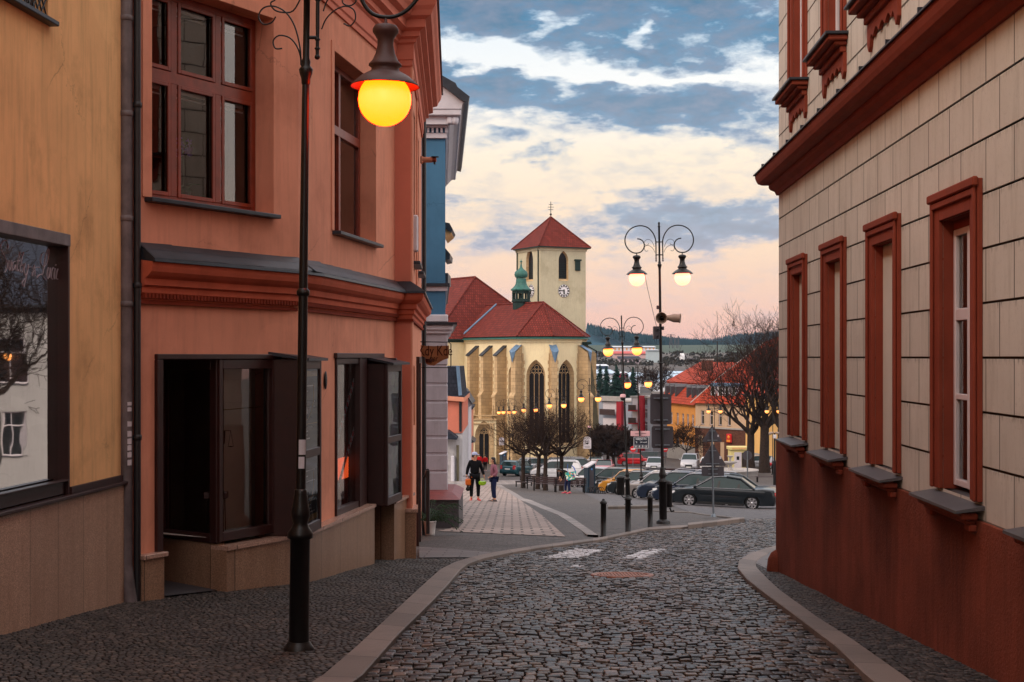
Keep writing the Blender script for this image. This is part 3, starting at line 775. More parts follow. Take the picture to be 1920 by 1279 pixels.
setts('sidewalk', rp, .064, .068, .010, small, M['smallsett'], 6, .12, (.02, .9), .04, .003, inset=.009, tilt=.05)
sheet('sidewalk_bed', rp, M['jointsand'], .012, .8)
sheet('slab_pavement', [KI[0], KI[1], KI[2], KI[3], Vector((3.5, 19.2)), Vector((3.9, 21.5))], M['slabs'], .044, .4)

# the square: pale paver path, curved band, parking ground
path_px = [(820, 995), (831, 997), (1060, 1007), (1020, 969.5), (985, 945), (957, 925), (930, 909), (906, 897), (852, 897), (851, 925), (851, 960), (845, 992)]
pp_ = Gs(path_px)
sheet('path', pp_, M['pavers'], .012, 1.5)
strip('path_edge', Gs([(940, 909.5), (967, 924.8), (983, 935), (996, 938), (1023, 949.5), (1059, 963.5), (1079, 975), (1099, 989), (1122, 1004.5)]),
      Gs([(928, 909.5), (955, 925), (972, 936.5), (984, 941), (1011, 952), (1046, 966), (1066, 979), (1085, 992), (1101, 1003.5)]), M['palestone'], .014, .05)
strip('far_path', Gs([(830, 909), (1010, 906.5)]), Gs([(830, 900), (1000, 897.5)]), M['palestone'], .009, .04)
park = Gs([(1150, 953), (1262, 949.5), (1296, 961), (1358, 969), (1396, 975.5), (1560, 971)])+[Vector((34, 62)), Vector((44, 112)), Vector((4.6, 112))]
sheet('parking_ground', park, M['parking'], .01, 3)
strip('kerb', Gs([(1140, 955), (1200, 954), (1262, 951)]), Gs([(1140, 952), (1200, 951), (1262, 948)]), M['kerbdark'], .10, .2)
strip('kerb', Gs([(1208, 958), (1296, 962.2), (1358, 970.5), (1390, 977)]), Gs([(1208, 957), (1296, 960.7), (1358, 968.6), (1396, 975)]), M['kerbdark'], .03, .1)
strip('kerb', Gs([(1290, 992), (1350, 985), (1396, 979)]), Gs([(1290, 987.5), (1350, 981), (1396, 975.5)]), M['kerb'], .10, .2)
# far road across the square
strip('far_road', [(-12, 150), (60, 166)], [(-12, 143), (60, 158)], pmat('asphalt', C3(96, 94, 98), .8, .15, .5, .3), .012, .05)

mhc = thing('manhole_cover', 'round rust-brown iron manhole cover set in the cobbles', 'manhole cover', (mh.x, mh.y, mh.z))
mb = MB(); mb.lathe([(.42, -.03), (.42, .012), (.405, .016), (.36, .016), (.355, .006), (.0, .006)], 40); 
fr_m = pmat('rusty_cast_iron', C3(150, 100, 82), .45, .25, 9, .4, 60, .003, metal=.4)
mb.build('frame_ring', fr_m, mhc)
mb = MB()
for i in range(-7, 8):
    for j in range(-7, 8):
        if i*i+j*j < 50: mb.box(i*.046-.015, i*.046+.015, j*.046-.015, j*.046+.015, .004, .016, .003)
mb.build('studded_plate', fr_m, mhc)
mhc.rotation_euler = (-.0772, 0, 0)
# ------------------------------------------------------------------ right-hand house (cream ashlar, brick-red trim)
RD = Vector((-.0405, -1)).normalized()
RO = Vector((3.62, 19.3))
fr = Fr(RO, RO+RD)
hb = thing('corner_house', 'cream block-plastered corner house with brick-red window surrounds and plinth, right of the street', 'house', (8.5, 9, -2.2))
ZP = -1.13
LEN = 44.0
W1 = [1.10+2.40*k for k in range(17)]            # far edges of the window surrounds
WW = 1.24
SUR = .20
zt, zb = 1.23, -1.0
def in_sur(k, grow=0.0): return (W1[k]+grow, W1[k]+WW-grow)
lines = [ZP+.3744*k for k in range(10)]
groovemb = MB(fr.M); mb = MB(fr.M)
holesG = [(W1[k]+SUR, W1[k]+WW-SUR, zb, zt-.20) for k in range(17)]
for i in range(len(lines)-1):
    z0, z1 = lines[i]+(.007 if i else 0), lines[i+1]-.007
    wall(mb, 0, LEN, z0, z1, holesG, .0, 0.0, reveal=False)
    if i:
        zc = lines[i]
        wall(groovemb, -.012, LEN, zc-.008, zc+.008, holesG, .0, -.014, reveal=False)
UP = [2.22+.30]
z = 2.614
while z < 9.2: UP.append(z); z += .3744
holesU = [(W1[k]+SUR, W1[k]+WW-SUR, 3.32, 5.75) for k in range(17)]
for i in range(len(UP)-1):
    wall(mb, 0, LEN, UP[i]+.007, UP[i+1]-.007, holesU, .0, 0.0, reveal=False)
    wall(groovemb, -.012, LEN, UP[i+1]-.008, UP[i+1]+.008, holesU, .0, -.014, reveal=False)
mb.quad((0, 0, 2.2), (LEN, 0, 2.2), (LEN, 0, UP[0]+.01), (0, 0, UP[0]+.01))
mb.box(-.0, LEN, -.5, -.42, -3.4, 9.0)           # inner leaf
mb.quad((0, 0, ZP), (0, -11, ZP), (0, -11, UP[-1]), (0, 0, UP[-1]))
mb.quad((0, -11, -4), (LEN, -11, -4), (LEN, -11, UP[-1]), (0, -11, UP[-1]))
mb.quad((LEN, 0, -4), (LEN, -11, -4), (LEN, -11, UP[-1]), (LEN, 0, UP[-1]))
mb.build('wall', M['cream'], hb, True)
groovemb.build('block_joints', M['groove'], hb, True)
mb = MB(fr.M)                                   # plinth, slightly proud
mb.box(-.03, LEN, -.3, .035, -3.6, ZP); mb.box(-.03, 0, -11, -.3, -3.6, ZP)
mb.build('plinth', M['redplinth'], hb, True)
mb = MB(fr.M)                                   # guard stone at the corner
prof = [(.17, -.3), (.165, .1), (.15, .22), (.11, .30), (.05, .34), (0, .35)]
mb.lathe(prof, 16, (.02, .0, -2.96)); mb.build('guard_stone', M['redplinth'], hb, True)
# string cornice
cp = [(0, 2.19), (.03, 2.19), (.05, 2.24), (.10, 2.27), (.12, 2.30), (.12, 2.335), (.20, 2.345), (.25, 2.37), (.27, 2.41), (.285, 2.455), (.285, 2.49), (.0, 2.56)]
endp = RO+Vector((0.0, 0)); far_c = RO+RD*LEN
back = RO+Vector((11, -.4))
mb = MB(); mb.sweep([(back.x, back.y), (RO.x, RO.y), (far_c.x, far_c.y)], cp, side=1); 
crn = mb.build('cornice', M['redtrim'], hb, True)
cap = [(-.01, 2.565), (.31, 2.488), (.31, 2.502), (-.01, 2.585)]
mb = MB(); mb.sweep([(back.x, back.y), (RO.x, RO.y), (far_c.x, far_c.y)], cap, side=1)
mb.M = fr.M
s = .6
while s < LEN: mb.box(s-.012, s+.012, .03, .315, 2.50, 2.535); s += 1.05
mb.build('sheet_metal_cap', M['leadroof'], hb, True)
mb = MB(); mb.sweep([(back.x, back.y), (RO.x, RO.y), (far_c.x, far_c.y)], [(0, 9.0), (.2, 9.1), (.35, 9.3), (.6, 9.5), (.6, 9.65), (0, 9.7)], side=1)
mb.build('eaves', M['redtrim'], hb, True)
mb = MB(fr.M); mb.roof([(LEN, .6, 9.66), (-.6, .6, 9.66), (3, -5.5, 13.5), (LEN-3, -5.5, 13.5)]); mb.roof([(-.6, .6, 9.66), (-.6, -11.6, 9.66), (3, -5.5, 13.5)])
mb.build('roof', M['redtile'], hb, True)
# windows
def surround(k, upper=False):
    a, b = W1[k], W1[k]+WW
    z0, z1 = (3.32, 5.95) if upper else (zb, zt)
    mb = MB(fr.M)
    top = z1-.20
    for (x0, x1) in ((a, a+SUR), (b-SUR, b)):
        mb.box(x0, x1, 0, .035, z0, z1, .004)
    mb.box(a+.02, a+.075, .035, .06, z0, z1-.02, .008); mb.box(b-.075, b-.02, .035, .06, z0, z1-.02, .008)
    mb.box(a+SUR, b-SUR, 0, .0345, top, z1, .004)
    mb.box(a-.015, b+.015, .034, .075, z1-.055, z1+.012, .01); mb.box(a+.02, b-.02, .036, .058, z1-.11, z1-.058, .008)
    # deep reveals
    i0, i1 = a+SUR, b-SUR
    mb.box(i0-.02, i0, -.30, -.001, z0, top); mb.box(i1, i1+.02, -.30, -.001, z0, top); mb.box(i0, i1, -.30, -.001, top, top+.02)
    w = mb.build('window', M['redtrim'], hb, True)
    if upper or k >= 3:
        q = MB(fr.M); o = -.075
        x0, x1 = i0+.005, i1-.005; fw = .055
        if not upper:
            q.cur = 0
            zz = [z0+.03, -.30, .316, top-.07]
        else: zz = [z0+.03, 4.2, 4.75, top-.04]
        q.box(x0, x0+fw, o-.05, o, zz[0], zz[-1], .006); q.box(x1-fw, x1, o-.05, o, zz[0], zz[-1], .006)
        for i, zc in enumerate(zz):
            hh = .05 if i in (0, 3) else (.045 if i == 2 else .022)
            q.box(x0+fw, x1-fw, o-.052, o-.002, zc-(0 if i == 0 else hh), zc+(hh if i < 3 else 0), .005)
        q.box((x0+x1)/2-.03, (x0+x1)/2+.03, o-.048, o+.004, zz[0], zz[-1], .006)
        f_ = q.build('frame', M['whitewood'], w)
        q = MB(fr.M); q.quad((x0+.02, o-.03, zz[0]), (x1-.02, o-.03, zz[0]), (x1-.02, o-.03, zz[-1]), (x0+.02, o-.03, zz[-1])); q.build('pane', M['glass'], w)
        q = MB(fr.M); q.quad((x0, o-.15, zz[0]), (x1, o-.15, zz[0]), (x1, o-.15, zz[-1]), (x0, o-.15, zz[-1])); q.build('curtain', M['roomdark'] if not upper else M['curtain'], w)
        if not upper:
            q = MB(fr.M); q.box(i0, i1, o-.06, o-.004, zz[-1], top); q.build('blind_case', M['redtrim'], w)
    else:
        q = MB(fr.M); q.box(i0, i1, -.24, -.07, z0, top); q.build('blind_panel', M['creamret'], w)
    # sill
    q = MB(fr.M)
    if not upper:
        q.add([(a-.05, .20, zb-.055), (b+.05, .20, zb-.055), (b+.05, .20, zb-.075), (a-.05, .20, zb-.075), (a-.05, -.16, zb+.004), (b+.05, -.16, zb+.004), (b+.05, -.16, zb-.03), (a-.05, -.16, zb-.03)],
              [(0, 1, 2, 3), (0, 4, 5, 1), (3, 2, 6, 7), (0, 3, 7, 4), (1, 5, 6, 2)])
        q.build('sill', M['sillgrey'], w)
        q = MB(fr.M); q.box(a+.0, b-.0, .03, .15, zb-.125, zb-.078, .01); q.box(a+.05, b-.05, .03, .11, zb-.16, zb-.126, .01)
        q.box(a+.02, a+.16, .03, .085, zb-.21, zb-.16, .01); q.box(b-.16, b-.02, .03, .085, zb-.21, zb-.16, .01)
        q.build('sill_moulding', M['redtrim'], w)
    else:
        q.box(a-.10, b+.10, -.16, .235, z0-.03, z0+.0, .004); q.build('sill', M['leadroof'], w)
        q = MB(fr.M); q.box(a-.07, b+.07, .0, .20, z0-.085, z0-.032, .01); q.box(a-.03, b+.03, .0, .13, z0-.13, z0-.086, .012)
        q.box(a, b, .0, .07, z0-.20, z0-.131, .01)
        # scalloped apron
        pts = [(a, z0-.2), (a, z0-.46)]
        n = 36
        for i in range(n+1):
            t = i/n; edge = min(t, 1-t)
            zz_ = z0-.36 + .07*abs(math.sin(t*math.pi*5)) - .16*math.exp(-((edge-.06)/.05)**2) + .0
            pts.append((a+(b-a)*t, zz_))
        pts += [(b, z0-.2)]
        pts = [pts[0]]+pts[2:]
        q.prism(pts, .0, .035); q.build('apron', M['redtrim'], w)
for k in range(8): surround(k)
for k in range(8): surround(k, True)

# ------------------------------------------------------------------ ochre house on the left
OA = Vector((-4.08, 15.0)); OB = Vector((-4.32, 12.0)); od = (OB-OA).normalized()
fo = Fr(OA, OB)
ho = thing('ochre_house', 'ochre rendered shop house with sand-stone cladding at the left edge', 'house', (-9, 8, -2.0))
s_win = fo.S(129); 
def zo(px, py): return fo.Z(px, py)
ztop = zo(129, 440); zsil = zo(129, 905)
ztop = (HY-440)/F*fo.D(129)
mb = MB(fo.M); LO = 40
hole = (s_win, s_win+3.0, -1.30, ztop)
hole2 = (fo.S(90), fo.S(90)+1.1, (HY-38)/F*fo.D(90), 4.9)
wall(mb, 0, LO, -1.26, 9, [hole, hole2, (9, 11, -1.2, .9), (14, 16, -1.2, .9)], .28)
mb.quad((0, 0, -3), (0, -8, -3), (0, -8, 9), (0, 0, 9)); mb.quad((0, -8, -3), (LO, -8, -3), (LO, -8, 9), (0, -8, 9)); mb.quad((LO, -8, -3), (LO, 0, -3), (LO, 0, 9), (LO, -8, 9)); mb.quad((0, 0, 9), (0, -8, 9), (LO, -8, 9), (LO, 0, 9))
mb.build('wall', M['ochre'], ho, True)
mb = MB(fo.M); mb.box(-.0, LO, -.2, .035, -3.0, -1.34); mb.build('stone_cladding', M['travertine'], ho, True)
mb = MB(fo.M); mb.box(-.02, LO, -.1, .075, -1.335, -1.30, .006); mb.box(-.0, s_win, -.05, .03, -1.30, -1.235, .004); mb.build('ledge', M['darkwood'], ho, True)
mb = MB(fo.M); a, b = hole[0], hole[1]; 
mb.box(a, a+.045, -.16, .012, -1.30, ztop, .004); mb.box(a+.045, b, -.16, -.02, -1.30, -1.17, .01); mb.box(a+.045, b, -.05, .03, -1.17, -1.155, .003)
w = mb.build('shop_window', M['darkwood'], ho, True)
mb = MB(fo.M); mb.box(a, b, -.14, .02, ztop-.115, ztop+.0, .006); mb.build('shutter_box', M['zinc'], w)
mb = MB(fo.M); mb.quad((a+.03, -.09, -1.2), (b, -.09, -1.2), (b, -.09, ztop-.1), (a+.03, -.09, ztop-.1)); mb.build('pane', M['glassdk'], w)
mb = MB(fo.M); mb.quad((a, -.9, -1.3), (b, -.9, -1.3), (b, -.9, ztop), (a, -.9, ztop)); mb.quad((a, -.1, -1.25), (b, -.1, -1.25), (b, -.9, -1.25), (a, -.9, -1.25)); mb.quad((a, -.1, -1.25), (a, -.9, -1.25), (a, -.9, ztop), (a, -.1, ztop))
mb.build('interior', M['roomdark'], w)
# white script on the pane
def onplane(fr_, px, py, out):
    s_ = fr_.S(px, out); d_ = (fr_.o+fr_.n*out+fr_.d*s_).y
    return fr_.W(s_, out, (HY-py)/F*d_)
def stroke(pts, w):
    m_ = MB(); q = []
    P_ = [Vector(p) for p in pts]
    # Catmull-Rom
    for i in range(len(P_)-1):
        p0 = P_[max(0, i-1)]; p1 = P_[i]; p2 = P_[i+1]; p3 = P_[min(len(P_)-1, i+2)]
        for k in range(4):
            t = k/4; q.append(.5*((2*p1)+(-p0+p2)*t+(2*p0-5*p1+4*p2-p3)*t*t+(-p0+3*p1-3*p2+p3)*t**3))
    q.append(P_[-1]); return q
SCR = [[(125, 440), (143, 380), (125, 310), (85, 285), (40, 310), (12, 370), (18, 430), (50, 510), (90, 575), (118, 650), (125, 720), (110, 790), (80, 830)],
 [(155, 620), (150, 720), (165, 800), (190, 720), (205, 620)], [(265, 640), (230, 660), (212, 720), (215, 800), (240, 770), (268, 700), (268, 780), (285, 810)],
 [(345, 480), (322, 600), (300, 720), (303, 810), (325, 780)], [(295, 635), (345, 632)], [(405, 485), (375, 600), (350, 740), (348, 820), (380, 820), (405, 750), (392, 690), (372, 720)],
 [(435, 665), (415, 800), (430, 880), (465, 830), (490, 690)], [(490, 690), (465, 850), (430, 1000), (410, 1080), (380, 1010), (430, 930)],
 [(500, 740), (540, 740), (578, 780), (590, 700)], [(590, 700), (600, 800), (600, 900)], [(555, 890), (565, 820), (600, 800)], [(575, 745), (680, 742)],
 [(840, 440), (820, 435), (785, 560), (755, 740), (735, 850), (700, 870), (650, 890), (640, 930)], [(840, 440), (832, 560), (800, 680), (755, 735), (712, 700), (697, 610), (720, 520), (755, 490)], [(650, 890), (700, 865), (760, 930), (800, 965)],
 [(830, 745), (805, 880), (825, 940), (850, 860), (868, 750), (848, 920)], [(935, 765), (910, 750), (888, 830), (885, 920), (905, 950)], [(950, 760), (932, 890), (940, 950)], [(962, 688), (958, 715)], [(998, 765), (975, 850), (968, 935), (995, 945)]]
mb = MB()
for st in SCR:
    pts = [onplane(fo, x/9.14, 420+y/9.14, -.086) for x, y in st]
    mb.tube(stroke(pts, 0), .0035, 4)
mb.build('white_script', pmat('script_white', C3(190, 180, 190), .6, .02, 5, 0), w)
# the window above, only its sill and lower corner in view
w = window(fo, ho, hole2[0], hole2[1], hole2[2], hole2[3], .12, [hole2[0]+.55], [], .06, M['darkwood'], M['glass'])
mb = MB(fo.M); mb.box(hole2[0]-.05, hole2[1]+.05, -.12, .09, hole2[2]-.05, hole2[2]-.004, .008); mb.build('sill', M['leadroof'], w)
mb = MB(fo.M)
for i in range(12):
    s0 = hole2[0]+.03+i*.09
    mb.tube([(s0, .0, hole2[2]+.02), (s0+.14, .0, hole2[2]+.2)], .008, 5); mb.tube([(s0+.14, .0, hole2[2]+.02), (s0, .0, hole2[2]+.2)], .008, 5)
mb.tube([(hole2[0], 0, hole2[2]+.2), (hole2[1], 0, hole2[2]+.2)], .012, 6)
mb.build('lattice', M['iron'], w)
# downpipes between the two houses
def pipe(name, label, px, d, r, mat, z0, z1, rings, cat='drainpipe'):
    x = X(px, d); t = thing(name, label, cat, (x, d, gz(x, d)))
    m_ = MB(); m_.tube([(x, d, z0), (x, d, z1)], r, 16); m_.build('pipe', mat, t, True)
    for zr in rings:
        m_ = MB(); m_.lathe([(r+.002, -.03), (r+.010, -.022), (r+.010, .022), (r+.002, .03)], 16, (x, d, zr)); m_.build('clamp', mat, t, True)
    return t
t = pipe('drainpipe', 'thick weathered grey drainpipe with torn stickers at the corner of the ochre house', 236, 14.93, .068, M['zinc'], -2.2, 9, [3.55, 2.55, 1.45, .55])
m_ = MB(); xx, dd = X(236, 14.93), 14.93; m_.tube([(xx, dd, -2.2), (xx+.02, dd, -2.35), (xx+.055, dd-.02, -2.62)], [.07, .072, .074], 16); m_.lathe([(.085, 0), (.09, .05), (.08, .06)], 16, (xx+.055, dd-.02, -2.66)); m_.build('foot', M['zinc'], t, True)
m_ = MB()
rnd = random.Random(4)
for i, py in enumerate((757, 768, 795, 814, 828, 840, 853, 868)):
    zc = Zp(py, dd-.07); h_ = .028 if i > 1 else .02
    ang0, ang1 = R(-62), R(-18)
    r_ = .0705; pa = [(xx+r_*math.cos(ang0+(ang1-ang0)*k/4), dd+r_*math.sin(ang0+(ang1-ang0)*k/4)) for k in range(5)]
    pts = [(x_, y_, zc-h_) for x_, y_ in pa]+[(x_, y_, zc+h_+(rnd.random()-.5)*.01) for x_, y_ in pa]
    m_.add(pts, [(k, k+1, k+6, k+5) for k in range(4)])
m_.build('stickers', M['boardwhite'], t, True)
t2 = pipe('drainpipe', 'slim black drainpipe beside the thick grey one', 257.5, 14.97, .037, M['blackpipe'], -2.7, 9, [2.65, .75, -.85])

# ------------------------------------------------------------------ pink house
A_ = Vector((-3.95, 15.02)); B_ = Vector((-2.62, 17.45)); C_ = Vector((-1.867, 22.63))
fab = Fr(A_, B_); fbc = Fr(B_, C_)
C2 = C_+fbc.n*.26; D_ = Vector((-1.91, 30.0)); fcd = Fr(C2, D_, (6, 20)); fcc = Fr(C_, C2)
hp = thing('pink_house', 'salmon-pink corner house with brown shop windows and moulded cornices behind the near street lamp', 'house', (-7, 21, -3.0))
ZT = 8.3; ZS = -2.15
w1a = fab.S(283); w1b = fab.S(511); w1top = fab.Z(487, 35)+.05; w1bot = 1.70
w2a = fbc.S(625); w2b = fbc.S(703); w2top = fbc.Z(625, 95); w2bot = fbc.Z(640, 437)
# entrance niche and shop openings
na = fab.S(297); nb = fab.S(408); gb = fab.S(520)
ow = (na-.0, gb, -2.62, .0)
dwa = fbc.S(628); dwb = fbc.S(672); ea = fbc.S(686); eb = fbc.S(714)
mb = MB(fab.M)
wall(mb, -.0, fab.L, -3.2, ZT, [(w1a, w1b, w1bot, w1top), (na, gb, -3.2, .0)], .34)
mb.build('wall', M['pink'], hp, True)
mb = MB(fbc.M)
wall(mb, 0, fbc.L, -3.8, ZT, [(w2a, w2b, w2bot, w2top), (dwa, dwb, ZS, -.02), (ea-.02, eb+.02, -3.7, -.02)], .3)
mb.build('wall', M['pink'], hp, True)
cda, cdb = 1.1, 2.5
mb = MB(fcc.M); wall(mb, 0, .26, -3.9, ZT); mb.build('pilaster', M['pinkdark'], hp, True)
mb = MB(fcd.M); wall(mb, 0, fcd.L, -4.2, ZT, [(cda, cdb, 1.6, 4.2), (3.9, 5.2, 1.6, 4.2), (3.4, 4.8, -3.6, -.1)], .25)
mb.quad((fcd.L, 0, -4.4), (fcd.L, -6, -4.4), (fcd.L, -6, ZT), (fcd.L, 0, ZT))
mb.build('wall', M['pink'], hp, True)
mb = MB(); mb.quad((-3.95, 15.02, -3.5), (-11, 15.6, -3.5), (-11, 15.6, ZT), (-3.95, 15.02, ZT)); mb.quad((-11, 15.6, -3.5), (-11, 30, -3.5), (-11, 30, ZT), (-11, 15.6, ZT)); mb.quad((-11, 30, -4.4), (-1.91, 30.0, -4.4), (-1.91, 30.0, ZT), (-11, 30, ZT))
mb.build('rear_wall', M['pinkdark'], hp, True)
# thin plaster surrounds
def flatsur(f, a, b, z0, z1, w_, mat, out=.018):
    m_ = MB(f.M); m_.box(a-w_*.0, a, 0, out, z0, z1+w_) if False else None
    m_.box(b, b+w_, 0, out, z0, z1+w_, .003); m_.box(a-w_, a, 0, out, z0, z1+w_, .003); m_.box(a, b, 0, out, z1, z1+w_, .003)
    return m_.build('window_surround', mat, hp, True)
flatsur(fab, w1a, w1b, w1bot, w1top, .14, M['pink'])
flatsur(fbc, w2a, w2b, w2bot, w2top, .12, M['pink'])
# upper windows
s0, s1 = w1a, fab.S(487, -.2)+.0
cA = [fab.S(333, -.24), fab.S(408, -.24)]
wdw = window(fab, hp, w1a+.0, w1b-.02, w1bot, w1top, .24, [w1a+(w1b-w1a)*.30, w1a+(w1b-w1a)*.66], [3.10], .085, M['wood'], M['glass'], bw=.10, sill=None)
mb = MB(fab.M)
cs = [w1a, w1a+(w1b-w1a)*.30, w1a+(w1b-w1a)*.66, w1b-.02]
for i in range(3):                               # casements inside the fixed frame
    for (za, zb_) in ((w1bot+.08, 3.04), (3.17, w1top-.08)):
        x0, x1 = cs[i]+.06, cs[i+1]-.06
        mb.box(x0, x0+.045, -.25, -.225, za, zb_, .005); mb.box(x1-.045, x1, -.25, -.225, za, zb_, .005); mb.box(x0+.045, x1-.045, -.25, -.2255, za, za+.045, .005); mb.box(x0+.045, x1-.045, -.25, -.2255, zb_-.045, zb_, .005)
mb.build('casements', M['wood'], wdw)
mb = MB(fab.M); mb.box(w1a-.10, w1b+.02, -.235, .12, w1bot-.055, w1bot-.006, .008); mb.build('sill', M['leadroof'], wdw)
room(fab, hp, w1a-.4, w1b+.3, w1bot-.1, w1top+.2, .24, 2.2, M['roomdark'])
mb = MB(fab.M)
for i in range(3):                               # white roller-blind rails
    for zc in (3.0, w1top-.12):
        mb.box(cs[i]+.11, cs[i+1]-.11, -.36, -.345, zc-.03, zc+.02); mb.box(cs[i]+.11, cs[i+1]-.11, -.36, -.345, zc-.085, zc-.07)
mb.build('blind_rails', M['curtain'], wdw)
wd2 = window(fbc, hp, w2a, w2b-.02, w2bot, w2top, .22, [w2a+(w2b-w2a)*.48], [w2bot+(w2top-w2bot)*.62], .08, M['wood'], M['glass'], bw=.10)
mb = MB(fbc.M); mb.box(w2a-.05, w2b+.08, -.215, .12, w2bot-.055, w2bot-.006, .008); mb.build('sill', M['leadroof'], wd2)
room(fbc, hp, w2a-.2, w2b+.2, w2bot-.1, w2top+.2, .22, 1.8, M['roomdark'])
for (a, b) in ((cda, cdb), (3.9, 5.2)):
    wd3 = window(fcd, hp, a, b, 1.6, 4.2, .2, [(a+b)/2], [3.2], .08, M['wood'], M['farglass'])
    mb = MB(fcd.M); mb.box(a-.08, b+.08, -.19, .13, 1.54, 1.594, .008); mb.build('sill', M['leadroof'], wd3)
mb = MB(fcd.M); mb.box(.95, 1.25, .0, .09, 1.75, 2.35, .02); mb.build('meter_box', M['boardwhite'], hp, True)
# pilaster strips on the corner
mb = MB(fcd.M); mb.box(0, .55, 0, .03, -3.0, 4.9); mb.box(3.0, 3.4, 0, .03, 1.0, 4.9); mb.build('pilaster', M['pink'], hp, True)
mb = MB(fcd.M); mb.box(3.3, 4.9, -.02, .06, -.12, .0); mb.box(3.3, 3.42, -.02, .05, -3.6, -.12); mb.box(3.55, 4.7, -.22, -.16, -3.6, -.2); mb.box(4.78, 4.9, -.02, .05, -3.6, -.12); mb.build('door', M['darkwood'], hp, True)
mb = MB(fcd.M); mb.box(1.3, 1.7, 0, .03, -1.15, -.15, .006); mb.build('wall_plaque', pmat('bronze_plaque', C3(176, 108, 74), .35, .1, 9, .1, metal=.6), hp, True)
# cornices carried round the bend
n1 = 5
bend = [B_+( -fab.d*.35*(1-i/(n1-1))**1 if i < 2 else Vector((0, 0))) for i in range(0)]
path = [(A_.x, A_.y), (B_-fab.d*.30)[:], (B_+(-fab.d*.10+fbc.d*.02)-(fab.n+fbc.n)*.012)[:], (B_+fbc.d*.35)[:], C_[:], C2[:], D_[:], (-8, 30.0)]
prof_mid = [(0, .60), (.03, .60), (.03, .66), (.06, .68), (.06, .74), (.10, .76), (.10, .83), (.15, .86), (.19, .90), (.205, .95), (.205, 1.0), (0, 1.03)]
sd = 1
test = Vector((fab.d.y, -fab.d.x)); sd = 1 if test.dot(fab.n) > 0 else -1
mb = MB(); mb.sweep(path, prof_mid, side=sd); mb.build('cornice', M['mould'], hp, True)
mb = MB(); mb.sweep(path, [(0, .56), (.045, .56), (.045, .60), (0, .61)], side=sd)
for f, L in ((fab, fab.L), (fbc, fbc.L)):        # small teeth under the cornice
    s = .02
    while s < L-.05:
        a, b = f.W(s, 0), f.W(s+.03, 0)
        m2 = f.M; mb.M = m2; mb.box(s, s+.03, .002, .085, .622, .672); mb.M = None; s += .055
mb.build('dentil_band', M['mouldd'], hp, True)
cap_p = [(0, 1.20), (.10, 1.13), (.235, 1.035), (.24, 1.002), (.22, 1.002), (0, 1.03)]
mb = MB(); mb.sweep(path, cap_p, side=sd)
rnd = random.Random(9)
for f, L in ((fab, fab.L), (fbc, fbc.L)):
    mb.M = f.M; s = .0
    while s < L-.3:
        l_ = .35+rnd.random()*.35
        mb.add([(s, .0, 1.212), (min(L, s+l_), .0, 1.212+rnd.random()*.02), (min(L, s+l_), .10, 1.142), (s, .10, 1.142)], [(0, 1, 2, 3)]); mb.add([(s, .225, 1.045), (min(L, s+l_), .225, 1.045+rnd.random()*.008), (min(L, s+l_), .10, 1.14), (s, .10, 1.14)], [(0, 1, 2, 3)]); s += l_+.004
mb.M = None
mb.build('sheet_metal_cap', M['leadroof'], hp, True)
# main cornice above the first floor
prof_top = [(0, 4.62), (.03, 4.62), (.03, 4.70), (.05, 4.72), (.05, 4.95), (.09, 4.98), (.09, 5.03), (.15, 5.06), (.15, 5.14), (.24, 5.18), (.24, 5.30), (.33, 5.34), (.36, 5.42), (.40, 5.48), (.42, 5.56), (.42, 5.60), (0, 5.64)]
mb = MB(); mb.sweep(path, prof_top, side=sd); mb.build('main_cornice', M['pinkdark'], hp, True)
mb = MB()
for f, L in ((fab, fab.L), (fbc, fbc.L), (fcd, fcd.L)):
    mb.M = f.M; s = .05
    while s < L-.08: mb.box(s, s+.055, .05, .145, 5.06, 5.17); s += .12
mb.M = None; mb.build('dentil_band', M['pink'], hp, True)
mb = MB(); mb.sweep(path, [(0, 5.72), (.44, 5.605), (.455, 5.60), (.455, 5.625), (0, 5.75)], side=sd); mb.build('sheet_metal_cap', M['leadroof'], hp, True)
mb = MB(); mb.sweep(path, [(0, 8.0), (.3, 8.1), (.45, 8.3), (.45, 8.4), (0, 8.4)], side=sd); mb.build('eaves', M['pinkdark'], hp, True)
mb = MB(); mb.roof([(-4.2, 14.6, 8.38), (-2.3, 17.3, 8.38), (-6, 20.5, 12), (-7.5, 18, 12)]); mb.roof([(-2.3, 17.3, 8.38), (-1.1, 22.4, 8.38), (-1.5, 30.5, 8.38), (-6, 26, 12), (-6, 20.5, 12)]); mb.build('roof', M['redtile'], hp, True)
for k, py in enumerate((250, 190)): pass
mb = MB(fab.M); mb.box(.35, .42, .001, .05, 1.0, 1.03); 
# --- ground floor shopfront
GR = M['granite']
M['nichedark'] = pmat('dim_shop_interior', C3(92, 70, 62), .8, .5, 3, .2)
